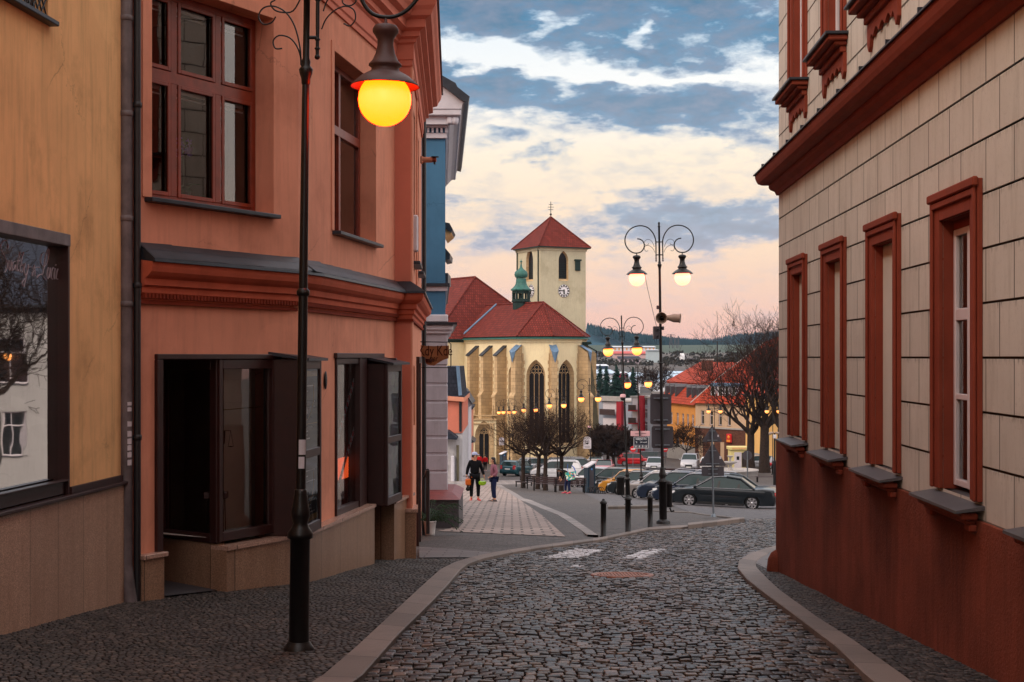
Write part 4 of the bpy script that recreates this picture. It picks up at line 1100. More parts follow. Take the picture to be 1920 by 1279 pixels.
# niche: slanted side display between px 297 and 408
pn = fab.W(nb, 0); pf = Vector((X(299, 16.75), 16.75))
fn = Fr((pf.x, pf.y), (pn.x, pn.y))
mb = MB(fn.M); L = fn.L
mb.box(0, L, -.1, 0, -3.2, -2.13); mb.build('granite_panel', GR, hp, True)
mb = MB(fn.M); mb.box(0, .10, -.06, .02, -2.12, -.03, .006); mb.box(L-.10, L, -.06, .02, -2.12, -.03, .006); mb.box(.10, L-.10, -.06, .02, -2.12, -2.02, .006); mb.box(.10, L-.10, -.06, .02, -.15, -.03, .006); mb.box(.105, .14, -.05, -.01, -2.02, -.15)
ww = mb.build('display_window', M['darkwood'], hp, True)
mb = MB(fn.M); mb.quad((.1, -.03, -2.02), (L-.1, -.03, -2.02), (L-.1, -.03, -.15), (.1, -.03, -.15)); mb.build('pane', M['glassdk'], ww)
mb = MB(fn.M); mb.quad((0, -.11, -3.3), (L-.02, -.11, -3.3), (L-.02, -.11, -.03), (0, -.11, -.03)); mb.build('interior', M['nichedark'], ww)
mb = MB(fab.M)                                   # front display
g0 = nb; g1 = gb
mb.box(g0, g0+.06, -.12, .03, -2.1, -.03, .006); mb.box(g1-.12, g1, -.12, .03, -2.1, -.03, .006); mb.box(g0+.06, g1-.12, -.12, .03, -2.10, -2.0, .006); mb.box(g0+.06, g1-.12, -.12, .03, -.14, -.03, .006)
ww = mb.build('display_window', M['darkwood'], hp, True)
mb = MB(fab.M); mb.quad((g0+.05, -.05, -2.0), (g1-.1, -.05, -2.0), (g1-.1, -.05, -.13), (g0+.05, -.05, -.13)); mb.build('pane', M['glass'], ww)
mb = MB(fab.M); mb.box(na-.06, gb+.03, -.02, .05, -.03, .03, .008); mb.box(na-.06, na+.03, -.12, .05, -2.62, -.03, .008); mb.build('door_frame', M['darkwood'], hp, True)
# curved white backdrop inside the front display with a gold rod and a small figure
mb = MB(fab.M); pts = []
for i in range(13):
    a = i/12; pts.append((g0+.03+(g1-g0-.1)*a, -.13-.22*math.sin(math.pi*a*.62)))
vs = [(x, y, -2.05) for x, y in pts]+[(x, y, -.05) for x, y in pts]
mb.add(vs, [(i, i+1, i+14, i+13) for i in range(12)], smooth=True); mb.quad((nb, -.08, -2.06), (g1, -.08, -2.06), (g1, -2.4, -2.06), (nb, -2.4, -2.06)); mb.quad((na-.2, -2.4, -3.3), (g1+.2, -2.4, -3.3), (g1+.2, -2.4, .1), (na-.2, -2.4, .1)); mb.quad((g1+.02, -.1, -3.3), (g1+.02, -2.4, -3.3), (g1+.02, -2.4, .1), (g1+.02, -.1, .1)); mb.quad((na-.02, -.35, -3.3), (na-.02, -2.4, -3.3), (na-.02, -2.4, .1), (na-.02, -.35, .1)); mb.quad((na, 0, .02), (g1, 0, .02), (g1, -2.4, .02), (na, -2.4, .02))
mb.build('backdrop', M['roomwall'], hp, True)
mb = MB(fab.M); mb.tube([(g0+.08, -.16, -.62), (g1-.12, -.16, -.60)], .006, 6); mb.build('rod', pmat('brass', C3(150, 120, 70), .3, .1, 9, 0, metal=.9), hp, True)
fg = fab.W(g0+.16, -.16, -2.05)
fig = thing('figurine', 'small dark bronze figure with scales standing on a little table in the shop display', 'figurine', tuple(fg))
mb = MB(); 
for (dx, dy) in ((-.1, -.05), (.1, -.05), (-.1, .05), (.1, .05)): mb.tube([(dx, dy, 0), (dx*.9, dy, .42)], .006, 5)
mb.box(-.13, .13, -.08, .08, .42, .50, .01); mb.build('stand', M['darkwood'], fig)
mb = MB(); mb.lathe([(.075, .50), (.085, .53), (.05, .6), (.06, .7), (.045, .8), (.035, .84), (.05, .92), (.045, 1.0), (.02, 1.05)], 12); mb.sphere((0, 0, 1.09), .035, 10, 8)
mb.tube([(.03, 0, .98), (.09, 0, 1.06), (.10, 0, 1.2)], [.016, .013, .01], 6); mb.tube([(-.03, 0, .98), (-.06, 0, .88), (-.04, .03, .8)], [.016, .013, .01], 6); mb.build('body', M['darkwood'], fig)
mb = MB(); mb.tube([(.03, 0, 1.2), (.17, 0, 1.2)], .004, 5)
for dx in (.03, .17):
    mb.tube([(dx, 0, 1.2), (dx-.03, 0, 1.02)], .002, 4); mb.tube([(dx, 0, 1.2), (dx+.03, 0, 1.02)], .002, 4); mb.lathe([(.0, -.01), (.035, .0), (.036, .004)], 10, (dx, 0, 1.02))
mb.build('scales', M['darkwood'], fig)
# stone step of the niche
mb = MB(); q0, q1 = fab.W(na, .02), fab.W(nb, .0); mb.add([(q0.x, q0.y, gz(q0.x, q0.y)+.055), (q1.x, q1.y, gz(q1.x, q1.y)+.05), (pf.x+.0, pf.y+.1, -2.62), (q0.x-.3, q0.y+1.4, -2.62)], [(0, 1, 2, 3)]); mb.build('threshold_slab', M['darkgranite'], hp, True)
mb = MB(fab.M); mb.box(-.02, na, .0, .09, -3.3, -2.14, .008); mb.build('granite_plinth', GR, hp, True); 
mb = MB(fab.M); mb.box(-.03, na+.03, .0, .12, -2.14, -2.09, .006); mb.build('granite_coping', M['granitecap'], hp, True)
# plinths
e1 = fab.L
mb = MB(); 
def plin(path_, z0, z1, out, name, mat):
    m_ = MB(); m_.sweep(path_, [(-.1, z0), (out, z0), (out, z1), (-.1, z1)], side=sd); return m_.build(name, mat, hp, True)
p408 = fab.o+fab.d*nb; p685 = fbc.o+fbc.d*ea
plin([p408[:], B_[:], p685[:]], -3.7, -2.19, .13, 'granite_plinth', GR)
plin([p408[:], B_[:], p685[:]], -2.19, -2.145, .155, 'granite_coping', M['granitecap'])
pe = fbc.o+fbc.d*(eb+.02); pe2 = fbc.o+fbc.d*(fbc.L-.03)
plin([pe[:], pe2[:]], -3.9, -2.24, .20, 'granite_plinth', GR); plin([pe[:], (fbc.o+fbc.d*fbc.S(752))[:]], -2.24, -2.195, .235, 'granite_coping', M['granitecap'])
plin([(C_-fbc.d*.02+fbc.n*.0)[:], (C2-fbc.d*.02+fbc.n*.02)[:], (C2+fcd.d*.6)[:]], -4.0, -2.46, .07, 'granite_plinth', GR); plin([(C_-fbc.d*.02)[:], (C2-fbc.d*.02+fbc.n*.02)[:], (C2+fcd.d*.6)[:]], -2.46, -2.41, .10, 'granite_coping', M['granitecap'])
# protruding poster cabinets
def cabinet(s0, s1, out, z0, z1, poster, roof_over, F_=None, back=-.02):
    F_ = F_ or fbc
    m_ = MB(F_.M); fwd = .06
    m_.box(s0, s1, back, out-.05, z0, z1, .006)
    m_.box(s0, s0+fwd, out-.05, out, z0, z1, .006); m_.box(s1-fwd, s1, out-.05, out, z0, z1, .006)
    m_.box(s0+fwd, s1-fwd, out-.05, out-.001, z0, z0+.12, .006); m_.box(s0+fwd, s1-fwd, out-.05, out-.001, z1-.12, z1, .006); zm = z0+(z1-z0)*.46; m_.box(s0+fwd, s1-fwd, out-.05, out-.002, zm-.05, zm+.05, .006)
    c = m_.build('poster_cabinet', M['darkwood'], hp, True)
    r = MB(F_.M); r.add([(s0-.06, back, z1+.10), (s1+.10, back, z1+.10), (s1+.10, out+roof_over, z1+.012), (s0-.06, out+roof_over, z1+.012), (s0-.06, back, z1+.06), (s1+.1, back, z1+.06), (s1+.1, out+roof_over, z1-.02), (s0-.06, out+roof_over, z1-.02)], [(0, 1, 2, 3), (4, 7, 6, 5), (3, 2, 6, 7), (0, 3, 7, 4), (1, 5, 6, 2)])
    r.build('cabinet_roof', M['leadroof'], c)
    for i, (za, zc_) in enumerate(((z0+.12, zm-.05), (zm+.05, z1-.12))):
        q = MB(F_.M); x0, x1 = s0+fwd, s1-fwd
        if poster == 'dark':
            q.box(x0+.01, x1-.01, out-.048, out-.040, za+.01, zc_-.01); p_ = q.build('poster', M['posterdk'], c)
            q = MB(F_.M)
            q.box(x0+.02, x1-.02, out-.0395, out-.038, (zc_-.09) if i else za+.02, (zc_-.02) if i else za+.09)
            q.box(x0+.02, x1-.02, out-.0395, out-.038, za+.3, za+.308)
            q.tube([(x0+.1+.42*math.cos(a), out-.038, zc_-.28+.34*math.sin(a)) for a in [R(-85+10*k) for k in range(11)]], .005, 4)
            q.build('gold_print', M['gold'], c)
            q = MB(F_.M); rr = random.Random(i)
            for l in range(9):
                zz = za+.12+l*.045+(0 if l < 4 else .12+.02*l)
                if zz < zc_-.14: 
                    xx_ = x0+.07
                    while xx_ < x1-.15:
                        ww_ = .02+rr.random()*.05; q.box(xx_, xx_+ww_, out-.0392, out-.038, zz, zz+.014); xx_ += ww_+.014
                        if rr.random() < .18: break
            q.sphere((x0+.17, out-.05, zc_-.5), .11, 12, 8, 1, .12, .75)
            q.build('pale_print', M['boardwhite'], c)
        else:
            q.box(x0+.01, x1-.01, out-.048, out-.042, za+.01, zc_-.01); q.build('poster', M['posterpale'], c)
        q = MB(F_.M); q.quad((x0, out-.02, za), (x1, out-.02, za), (x1, out-.02, zc_), (x0, out-.02, zc_)); q.build('pane', M['glass'], c)
    return c
M['posterdk'] = pmat('dark_poster', C3(40, 44, 54), .5, .2, 3, 0); M['gold'] = pmat('gold_print', C3(170, 128, 60), .5, .1, 9, 0)
mp_, tt_, bb_ = newmat('faded_photo_poster'); vv = tt_.node('ShaderNodeTexVoronoi'); tt_.put(vv.inputs['Vector'], tcoord(tt_)); vv.inputs['Scale'].default_value = 7
tt_.put(bb_.inputs['Base Color'], tt_.mix(tt_.noise(tcoord(tt_), 4, 6, .7), vv.outputs['Color'], C3(150, 140, 132))); M['posterpale'] = mp_
hs = tt_.node('ShaderNodeHueSaturation'); hs.inputs['Saturation'].default_value = .35; hs.inputs['Value'].default_value = .35; tt_.link(bb_.inputs['Base Color'].links[0].from_socket, hs.inputs['Color']); tt_.link(hs.outputs[0], bb_.inputs['Base Color'])
fcab = Fr((X(572, 16.95), 16.95), (X(603, 17.78), 17.78))
cabinet(0, fcab.L, 0, -2.14, -.03, 'dark', .06, fcab, -.5)
c2s = fbc.S(727, .30); c2e = fbc.S(754, .30)
cabinet(c2s, c2e, .30, -2.19, -.10, 'pale', .10)
mb = MB(fbc.M); mb.box(dwa-.06, eb+.05, -.02, .05, -.02, .05, .008); mb.build('lintel', M['darkwood'], hp, True)
mb = MB(fbc.M); mb.box(dwa-.01, dwa+.04, -.1, .03, ZS, -.02, .006); mb.box(dwb-.06, dwb+.04, -.14, .04, ZS, -.02, .006); mb.box(dwa+.04, dwb-.06, -.1, .02, ZS, ZS+.09, .006); mb.box(dwa+.04, dwb-.06, -.1, .02, -.10, -.02, .006)
ww = mb.build('display_window', M['darkwood'], hp, True)
mb = MB(fbc.M); mb.quad((dwa+.03, -.03, ZS+.08), (dwb-.05, -.03, ZS+.08), (dwb-.05, -.03, -.09), (dwa+.03, -.03, -.09)); mb.build('pane', M['glassdk'], ww)
mb = MB(fbc.M); mb.quad((dwa, -1.2, ZS), (dwb, -1.2, ZS), (dwb, -1.2, 0), (dwa, -1.2, 0)); mb.quad((dwa, -.1, ZS), (dwa, -1.2, ZS), (dwa, -1.2, 0), (dwa, -.1, 0)); mb.quad((dwb, -.1, ZS), (dwb, -1.2, ZS), (dwb, -1.2, 0), (dwb, -.1, 0)); mb.quad((dwa, -.1, ZS), (dwb, -.1, ZS), (dwb, -1.2, ZS), (dwa, -1.2, ZS)); mb.build('interior', M['roomdark'], ww)
# diagonal red-lettered tapes and a small glowing red panel behind this pane
mb = MB(fbc.M); L_ = dwb-dwa
for (za, zc_) in ((-1.35, -.35), (-2.0, -1.05)):
    mb.add([(dwa+.05, -.045, za-.06), (dwb-.08, -.045, zc_-.06), (dwb-.08, -.045, zc_+.06), (dwa+.05, -.045, za+.06)], [(0, 1, 2, 3)])
tp = mb.build('pale_tape', M['boardwhite'], ww)
mb = MB(fbc.M)
for (za, zc_) in ((-1.35, -.35), (-2.0, -1.05)):
    for k in range(11):
        t = (k+.5)/11; s_ = dwa+.05+(dwb-.08-dwa-.05)*t; zz = za+(zc_-za)*t
        mb.box(s_-.05, s_+.03, -.0445, -.0435, zz-.035, zz+.035)
mb.build('red_print', M['redsign'], tp)
redglow = emat('red_glow', (1, .09, .01), 1.8)
mb = MB(fbc.M); mb.box(dwa+.55*L_, dwa+.93*L_, -.16, -.12, -1.72, -1.42, .01); mb.build('lit_display', redglow, ww)
# recessed entrance: side jamb, door
mb = MB(fbc.M); mb.box(dwb+.04, ea, -.05, .02, -3.6, -.02, .006); mb.box(ea, eb, -.75, -.70, -3.6, -.02); mb.box(ea+.12, eb-.12, -.70, -.685, -2.5, -.3, .01); mb.box(eb-.01, eb+.06, -.7, .24, -2.2, -.02, .006); mb.box(ea-.02, ea+.02, -.7, .0, -3.6, -.02)
mb.build('door', M['darkwood'], hp, True)
mb = MB(fbc.M); mb.box(eb-.0, eb+.05, -.7, .21, -3.8, -2.2); mb.build('granite_plinth', GR, hp, True)
# house ornament and number shield near the lamp
mb = MB(fbc.M); sx_ = fbc.S(608); mb.sphere((sx_, .02, fbc.Z(608, 713)), .11, 12, 10, .45, .15, 1.1); mb.build('iron_ornament', M['iron'], hp, True)
# orchid on the inner sill
ob = fab.W((cs[1]+cs[2])/2-.02, -.42, w1bot+.02)
orc = thing('potted_orchid', 'violet orchid with dark pot behind the middle pane of the big upper window', 'plant', tuple(ob))
mb = MB(); mb.lathe([(.0, 0), (.07, 0), (.09, .16), (.085, .16)], 12); mb.build('pot', M['blackpipe'], orc)
mb = MB(); mb.tube([(0, 0, .15), (.01, 0, .4), (.0, 0, .62), (.05, -.01, .74)], .005, 5); mb.build('stem', M['leaf'], orc)
mb = MB(); rr = random.Random(3)
for i in range(14):
    cx_, cy_, cz_ = rr.uniform(-.08, .09), rr.uniform(-.04, .02), rr.uniform(.48, .76)
    for k in range(5):
        a = k*1.256+rr.random(); r_ = .04
        mb.add([(cx_, cy_, cz_), (cx_+math.cos(a-.4)*r_*.8, cy_-.01, cz_+math.sin(a-.4)*r_*.8), (cx_+math.cos(a)*r_, cy_-.015, cz_+math.sin(a)*r_), (cx_+math.cos(a+.4)*r_*.8, cy_-.01, cz_+math.sin(a+.4)*r_*.8)], [(0, 1, 2, 3)])
mb.build('blossom', pmat('violet_petals', C3(150, 120, 225), .6, .2, 20, 0), orc)
mb = MB(); 
for i in range(26):
    a = rr.uniform(0, 6.28); l_ = rr.uniform(.1, .22); z_ = rr.uniform(.12, .2)
    mb.add([(0, 0, z_), (math.cos(a)*l_*.5-.03*math.sin(a), math.sin(a)*.1, z_+.06), (math.cos(a)*l_, math.sin(a)*.15, z_+rr.uniform(-.06, .06)), (math.cos(a)*l_*.5+.03*math.sin(a), math.sin(a)*.1, z_+.05)], [(0, 1, 2, 3)])
mb.build('leaves', M['leaf'], orc)
# security camera, hanging board, potted palm, handrail at the corner
cm = thing('security_camera', 'pink-painted tube camera on the far edge of the salmon-pink facade', 'camera', tuple(fcd.W(5.2, .05, Zp(300, 27.8))))
mb = MB(); mb.tube([(0, 0, 0), (.22, -.02, 0)], .055, 12); mb.box(-.02, .03, -.06, .06, -.07, .07, .01); mb.build('housing', M['pink'], cm)
mb = MB(); mb.tube([(.22, -.02, 0), (.29, -.03, .0)], .05, 12); mb.build('lens_end', M['redtrim'], cm); mb = MB(); mb.box(.20, .34, -.09, .03, .045, .06, .004); mb.box(.24, .28, -.06, 0, -.09, -.05, .004); mb.build('hood', M['black'], cm)
dS = 29.0
sg = thing('hanging_sign', 'carved brown wooden shop board reading Kdy Kde bar, hung from a black bracket', 'sign', (X(790, dS), dS, Zp(668, dS)))
mb = MB(); poly = [(789, 647.5), (800, 648.5), (815, 649), (842, 648), (841, 672), (831, 675), (821, 681), (814, 685.5), (806, 685), (799, 682), (797, 676), (798, 671), (790, 667)]
mb.prism([(X(a, dS), Zp(b, dS)) for a, b in poly], dS-.02, dS+.03); bd = mb.build('board', pmat('carved_board', C3(134, 88, 58), .7, .25, 6, .4, 40, .01, streak=.4), sg, True)
mb = MB(); mb.tube([(X(787, dS), dS, Zp(641, dS)), (X(841, dS), dS, Zp(641.5, dS)), (X(845.5, dS), dS, Zp(645, dS)), (X(845.5, dS), dS, Zp(686, dS)), (X(842, dS), dS, Zp(689.5, dS)), (X(790, dS), dS, Zp(689, dS))], .012, 6)
mb.tube([(X(836.5, dS), dS, Zp(641, dS)), (X(836.5, dS), dS, Zp(648, dS))], .006, 5); mb.tube([(X(797, dS), dS, Zp(641, dS)), (X(797, dS), dS, Zp(648, dS))], .006, 5); mb.build('bracket', M['iron'], sg, True)
carv = pmat('burnt_lettering', C3(60, 28, 20), .8, .1, 9, 0)
def Mxz(x, y, z): return Matrix.Translation((x, y, z)) @ Matrix.Rotation(R(90), 4, 'X')
text_mesh('Kdy Kde', .30, Mxz(X(816.5, dS), dS-.024, Zp(658.5, dS)), carv, 'lettering', sg, sx=.66)
text_mesh('bar', .17, Mxz(X(814.5, dS), dS-.024, Zp(672.5, dS)), carv, 'lettering', sg, sx=.7)
mb = MB(); mb.lathe([(.0, -.05), (.06, -.05), (.075, .03), (.07, .03)], 12, (X(804.5, dS), dS-.02, Zp(675.5, dS)))
mb.tube([(X(804.5, dS)+.07+.03*math.sin(a), dS-.025, Zp(675.5, dS)+.03*math.cos(a)) for a in [R(20*k) for k in range(10)]], .008, 4); mb.build('cup_relief', carv, sg, True)
hr = thing('handrail', 'black bent handrail post at the corner of the pink house', 'handrail', (X(800, 29), 29, gz(X(800, 29), 29)))
mb = MB(); zb0 = Zp(945, 29); mb.box(X(799.5, 29), X(806, 29), 28.9, 28.98, zb0-.6, Zp(881, 29), .01); mb.build('post', M['blackpipe'], hr, True)
mb = MB(); mb.tube([(X(802, 29), 28.94, Zp(881, 29)), (X(797, 29), 29.6, Zp(888, 29)), (X(795, 30), 30.2, Zp(896, 30))], .03, 8); mb.build('rail', M['blackpipe'], hr, True)
dp = thing('drainpipe', 'black drainpipe in the gap between the pink house and the blue house', 'drainpipe', (X(795, 30.2), 30.2, gz(-1.8, 30.2)))
mb = MB(); mb.tube([(X(795, 30.2), 30.2, -4.2), (X(795, 30.2), 30.2, 5.2)], .05, 10); mb.build('pipe', M['blackpipe'], dp, True); mb = MB(); mb.lathe([(.06, -.03), (.06, .03)], 10, (X(795, 30.2), 30.2, 0)); mb.build('clamp', M['blackpipe'], dp, True)
pl = G(806, 1004)
pp = thing('potted_palm', 'dark feathery plant in a white pot beside the granite block', 'potted plant', tuple(pl))
mb = MB(); mb.lathe([(0, 0), (.10, 0), (.105, .05), (.135, .28), (.145, .29), (.145, .31), (.12, .31), (.115, .27), (0, .27)], 20); mb.build('pot', M['planter'], pp)
mb = MB(); rr = random.Random(12)
for i in range(46):
    a = rr.uniform(0, 6.28); l_ = rr.uniform(.35, .72); h0 = rr.uniform(.25, .75)
    pts = []
    for k in range(8):
        t = k/7; pts.append(Vector((math.cos(a)*l_*t, math.sin(a)*l_*t, .28+h0*t*1.1-.75*t*t*l_)))
    mb.tube(pts, .004, 3)
    for k in range(1, 8):
        p = pts[k]; sd_ = Vector((-math.sin(a), math.cos(a), 0))
        for s_ in (-1, 1):
            q = p+sd_*s_*.09+Vector((math.cos(a)*.05, math.sin(a)*.05, -.05)); mb.add([p, p+(q-p)*.5+Vector((0, 0, .012)), q, p+(q-p)*.5-Vector((math.cos(a)*.012, math.sin(a)*.012, .006))], [(0, 1, 2, 3)])
mb.build('fronds', M['leaf'], pp)

# ------------------------------------------------------------------ blue house
hbl = thing('blue_house', 'blue house with a white classical cornice and grey rusticated ground floor beyond the pink house', 'house', (-5, 40, -4.2))
dB = 35.0
SHB = Matrix(((1, -.05, 0, .05*35), (0, 1, 0, 0), (0, 0, 1, 0), (0, 0, 0, 1)))   # the side street leaves at an angle
xr = X(835, dB)
def zb_(py): return Zp(py, dB)
mb = MB(SHB); mb.box(-9, xr, dB, dB+12, zb_(590), zb_(235)); mb.build('upper_wall', M['bluepl'], hbl, True)
mb = MB(SHB)
ys_ = [590+12, 620, 652, 686, 720, 753, 786, 819, 851, 884, 932]
for a, b in zip(ys_[1:], ys_[2:]):
    mb.box(-9, X(839.5, dB), dB-.05, dB+12, zb_(b)+.02, zb_(a)-.02, .02)
mb.box(-9, X(837.5, dB), dB-.03, dB+11.9, zb_(932), zb_(600)); mb.build('rusticated_wall', M['greypl'], hbl, True)
mb = MB(SHB); mb.box(-9, X(840, dB), dB-.06, dB+12.1, zb_(604), zb_(590), .02); mb.box(-9, X(850, dB), dB-.18, dB+12.1, zb_(620), zb_(609), .03); mb.box(-9, X(845, dB), dB-.12, dB+12.05, zb_(626), zb_(620), .02); mb.box(-9, X(839, dB), dB-.05, dB+12.05, zb_(546), zb_(537), .01)
mb.build('string_moulding', M['whitest'], hbl, True)
mb = MB(SHB); mb.box(-9, X(857, dB), dB-.26, dB+12.2, zb_(609), zb_(604.5)); mb.box(-9, X(843, dB), dB-.12, dB+12.1, zb_(537), zb_(531.5)); mb.build('ledge_flashing', M['leadroof'], hbl, True)
mb = MB(SHB); cx_ = X(866, dB)
mb.box(-9, X(838, dB), dB-.06, dB+12, zb_(260), zb_(250), .01); mb.box(-9, X(841, dB), dB-.1, dB+12, zb_(240), zb_(236), .01)
for i in range(30): 
    x_ = X(840, dB)-.02-i*.11
    mb.box(x_-.055, x_, dB-.09, dB-.04, zb_(249.5), zb_(240.5))
for i in range(60): mb.box(X(838, dB), X(840.5, dB), dB+i*.11, dB+.055+i*.11, zb_(249.5), zb_(240.5))
mb.prism([(-9, zb_(236)), (X(843, dB), zb_(236)), (X(852, dB), zb_(226)), (X(860, dB), zb_(221)), (-9, zb_(221))], dB-.25, dB+12)
mb.box(-9, X(864, dB), dB-.36, dB+12.3, zb_(221), zb_(209), .02); mb.prism([(-9, zb_(209)), (X(864, dB), zb_(209)), (X(867, dB), zb_(200)), (X(872, dB), zb_(194)), (X(820, dB), zb_(160)), (-9, zb_(150))], dB-.38, dB+12.3)
mb.build('entablature', M['whitest'], hbl, True)
mb = MB(SHB); mb.lathe([(.06, -.1), (.10, -.06), (.10, .06), (.06, .1)], 10, (X(852, dB), dB-.2, zb_(229))); mb.box(X(838, dB), X(848, dB), dB-.30, dB-.1, zb_(236), zb_(222), .03); mb.build('console', M['whitest'], hbl, True)
mb = MB(SHB); mb.prism([(X(800, dB), zb_(140)), (X(822, dB), zb_(145)), (X(854, dB), zb_(163)), (X(857, dB), zb_(170)), (X(880, dB), zb_(188)), (X(877, dB), zb_(199)), (X(866, dB), zb_(195)), (X(820, dB), zb_(160)), (X(800, dB), zb_(152))], dB-.5, dB+12.5)
mb.build('roof', M['leadroof'], hbl, True)
mb = MB(SHB); mb.box(-9, X(850, dB), dB-.35, dB+1.0, -5.0, zb_(936), .0); mb.build('base_block', M['darkgranite'], hbl, True) if False else None
bx = thing('granite_block', 'dark granite flanking block with a red sheet-metal top at the foot of the grey corner', 'block', (X(833, 34), 34, gz(-1.6, 34)))
mb = MB(); mb.box(-3.0, X(860.5, 33.6), 33.6, 36.4, -5.0, Zp(937, 33.6), .01); mb.build('block', M['darkgranite'], bx, True)
mb = MB(); zt_ = Zp(936.5, 33.6); mb.add([(-3, 33.5, zt_), (X(863, 33.6), 33.5, zt_), (X(863, 33.6), 36.5, zt_), (-3, 36.5, zt_), (-3, 34.4, zt_+.10), (X(845, 33.6), 34.4, zt_+.10), (X(845, 33.6), 36.5, zt_+.10), (-3, 36.5, zt_+.1)], [(0, 3, 2, 1), (0, 1, 5, 4), (1, 2, 6, 5), (4, 5, 6, 7), (0, 4, 7, 3)]); mb.build('sheet_cover', pmat('red_brown_sheet', C3(120, 52, 48), .5, .2, 5, .2), bx, True)
# oriels of the side facade peeping past the corner
mb = MB(); mb.prism([(X(834, 44), Zp(447, 44)), (X(846, 44), Zp(437, 44)), (X(846, 44), Zp(428, 44)), (X(834, 44), Zp(425, 44))], 44, 46); mb.build('oriel', M['ochre'], hbl, True)
mb = MB(); mb.prism([(X(833, 44), Zp(417, 44)), (X(843, 44), Zp(419, 44)), (X(849, 44), Zp(430, 44)), (X(846, 44), Zp(436, 44)), (X(833, 44), Zp(428, 44))], 43.9, 46.1); mb.prism([(X(833, 44), Zp(463, 44)), (X(844, 44), Zp(476, 44)), (X(843, 44), Zp(486, 44)), (X(833, 44), Zp(488, 44))], 44, 46); mb.box(X(833, 44), X(840, 44), 44, 46, Zp(532, 44), Zp(512, 44)); mb.build('side_roof', M['leadroof'], hbl, True)
# ------------------------------------------------------------------ church
uA = Vector((.545, -.839)).normalized(); nA = Vector((-.839, -.545)).normalized()   # axis towards the apse, and its left-hand normal
A0 = Vector((3.8, 172.0)); RO_ = 5.2
def oct_(a, r=RO_): 
    b = math.atan2(uA.y, uA.x)+R(a); return A0+Vector((math.cos(b), math.sin(b)))*r
V = {a: oct_(a) for a in (-67.5, -22.5, 22.5, 67.5)}
ch = thing('church', 'pale yellow Gothic church with tall buttresses, red tiled roofs and a square clock tower', 'church', (2, 178, -13.2))
ZE = 2.1; ZG = -13.4
def pointed(s0, s1, zs, n=8):
    w = s1-s0; r = w*1.0; pts = []
    cxr = s0+r; 
    for i in range(n+1):
        a = math.pi-(math.acos(1-w/2/r))*i/n; pts.append((cxr+r*math.cos(a), zs+r*math.sin(a)))
    left = pts; right = [(s0+s1-x, z) for x, z in reversed(left[:-1])]
    return left+right
def gothic(f, parent, c, w, z0, zs, ztop, mats, depth=.55, lights=3, sur=.26, tracery=True, wallmat='church', wz0=None, wz1=None, ws0=None, ws1=None, wallmb=None):
    """opening cut in the wall bay, splayed stone reveal, leaded glass with mullions"""
    a, b = c-w/2-sur, c+w/2+sur
    arch = pointed(a, b, zs)
    z0b = z0-.3
    m = wallmb
    m.quad((ws0, 0, wz0), (ws1, 0, wz0), (ws1, 0, z0b), (ws0, 0, z0b)); m.quad((ws0, 0, z0b), (a, 0, z0b), (a, 0, zs), (ws0, 0, zs)); m.quad((b, 0, z0b), (ws1, 0, z0b), (ws1, 0, zs), (b, 0, zs))
    m.quad((ws0, 0, zs), (a, 0, zs), (a, 0, wz1), (ws0, 0, wz1)); m.quad((b, 0, zs), (ws1, 0, zs), (ws1, 0, wz1), (b, 0, wz1))
    for (x0, y0), (x1, y1) in zip(arch, arch[1:]): m.quad((x0, 0, y0), (x1, 0, y1), (x1, 0, wz1), (x0, 0, wz1))
    outer = [(a, z0b)]+arch+[(b, z0b)]; inner = [(c-w/2, z0)]+pointed(c-w/2, c+w/2, zs)+[(c+w/2, z0)]
    s = MB(f.M)
    for i in range(len(outer)-1):
        (x0, y0), (x1, y1), (u0, v0), (u1, v1) = outer[i], outer[i+1], inner[i], inner[i+1]
        s.quad((x0, .004, y0), (x1, .004, y1), (u1, -depth, v1), (u0, -depth, v0))
    s.quad((outer[0][0], .004, z0b), (outer[-1][0], .004, z0b), (inner[-1][0], -depth, z0), (inner[0][0], -depth, z0))
    o = s.build('window', M['sandst'], parent, True)
    g = MB(f.M); pts = [(x, -depth-.03, z) for x, z in inner]; g.add(pts, [tuple(range(len(pts)))]); g.build('glazing', M['churchglass'], o)
    t = MB(f.M); y = -depth+.02
    for k in range(1, lights): x = c-w/2+w*k/lights; t.tube([(x, y, z0), (x, y, zs+.05)], .038, 5)
    if tracery:
        for k in range(lights):
            x = c-w/2+w*(k+.5)/lights; r = w/lights/2
            t.tube([(x+r*math.cos(q), y, zs+.05+r*1.3*math.sin(q)) for q in [math.pi*i/8 for i in range(9)]], .035, 4)
        for (dx, dz, r) in ((-.22*w, .36*w, .13*w), (.22*w, .36*w, .13*w), (0, .60*w, .14*w)):
            t.tube([(c+dx+r*math.cos(q), y, zs+dz+r*math.sin(q)) for q in [2*math.pi*i/10 for i in range(11)]], .035, 4)
    t.build('tracery', M['sandst'], o)
    return o
south = [(V[-67.5], V[-22.5]), (V[-22.5], V[22.5]), (V[22.5], V[67.5])]
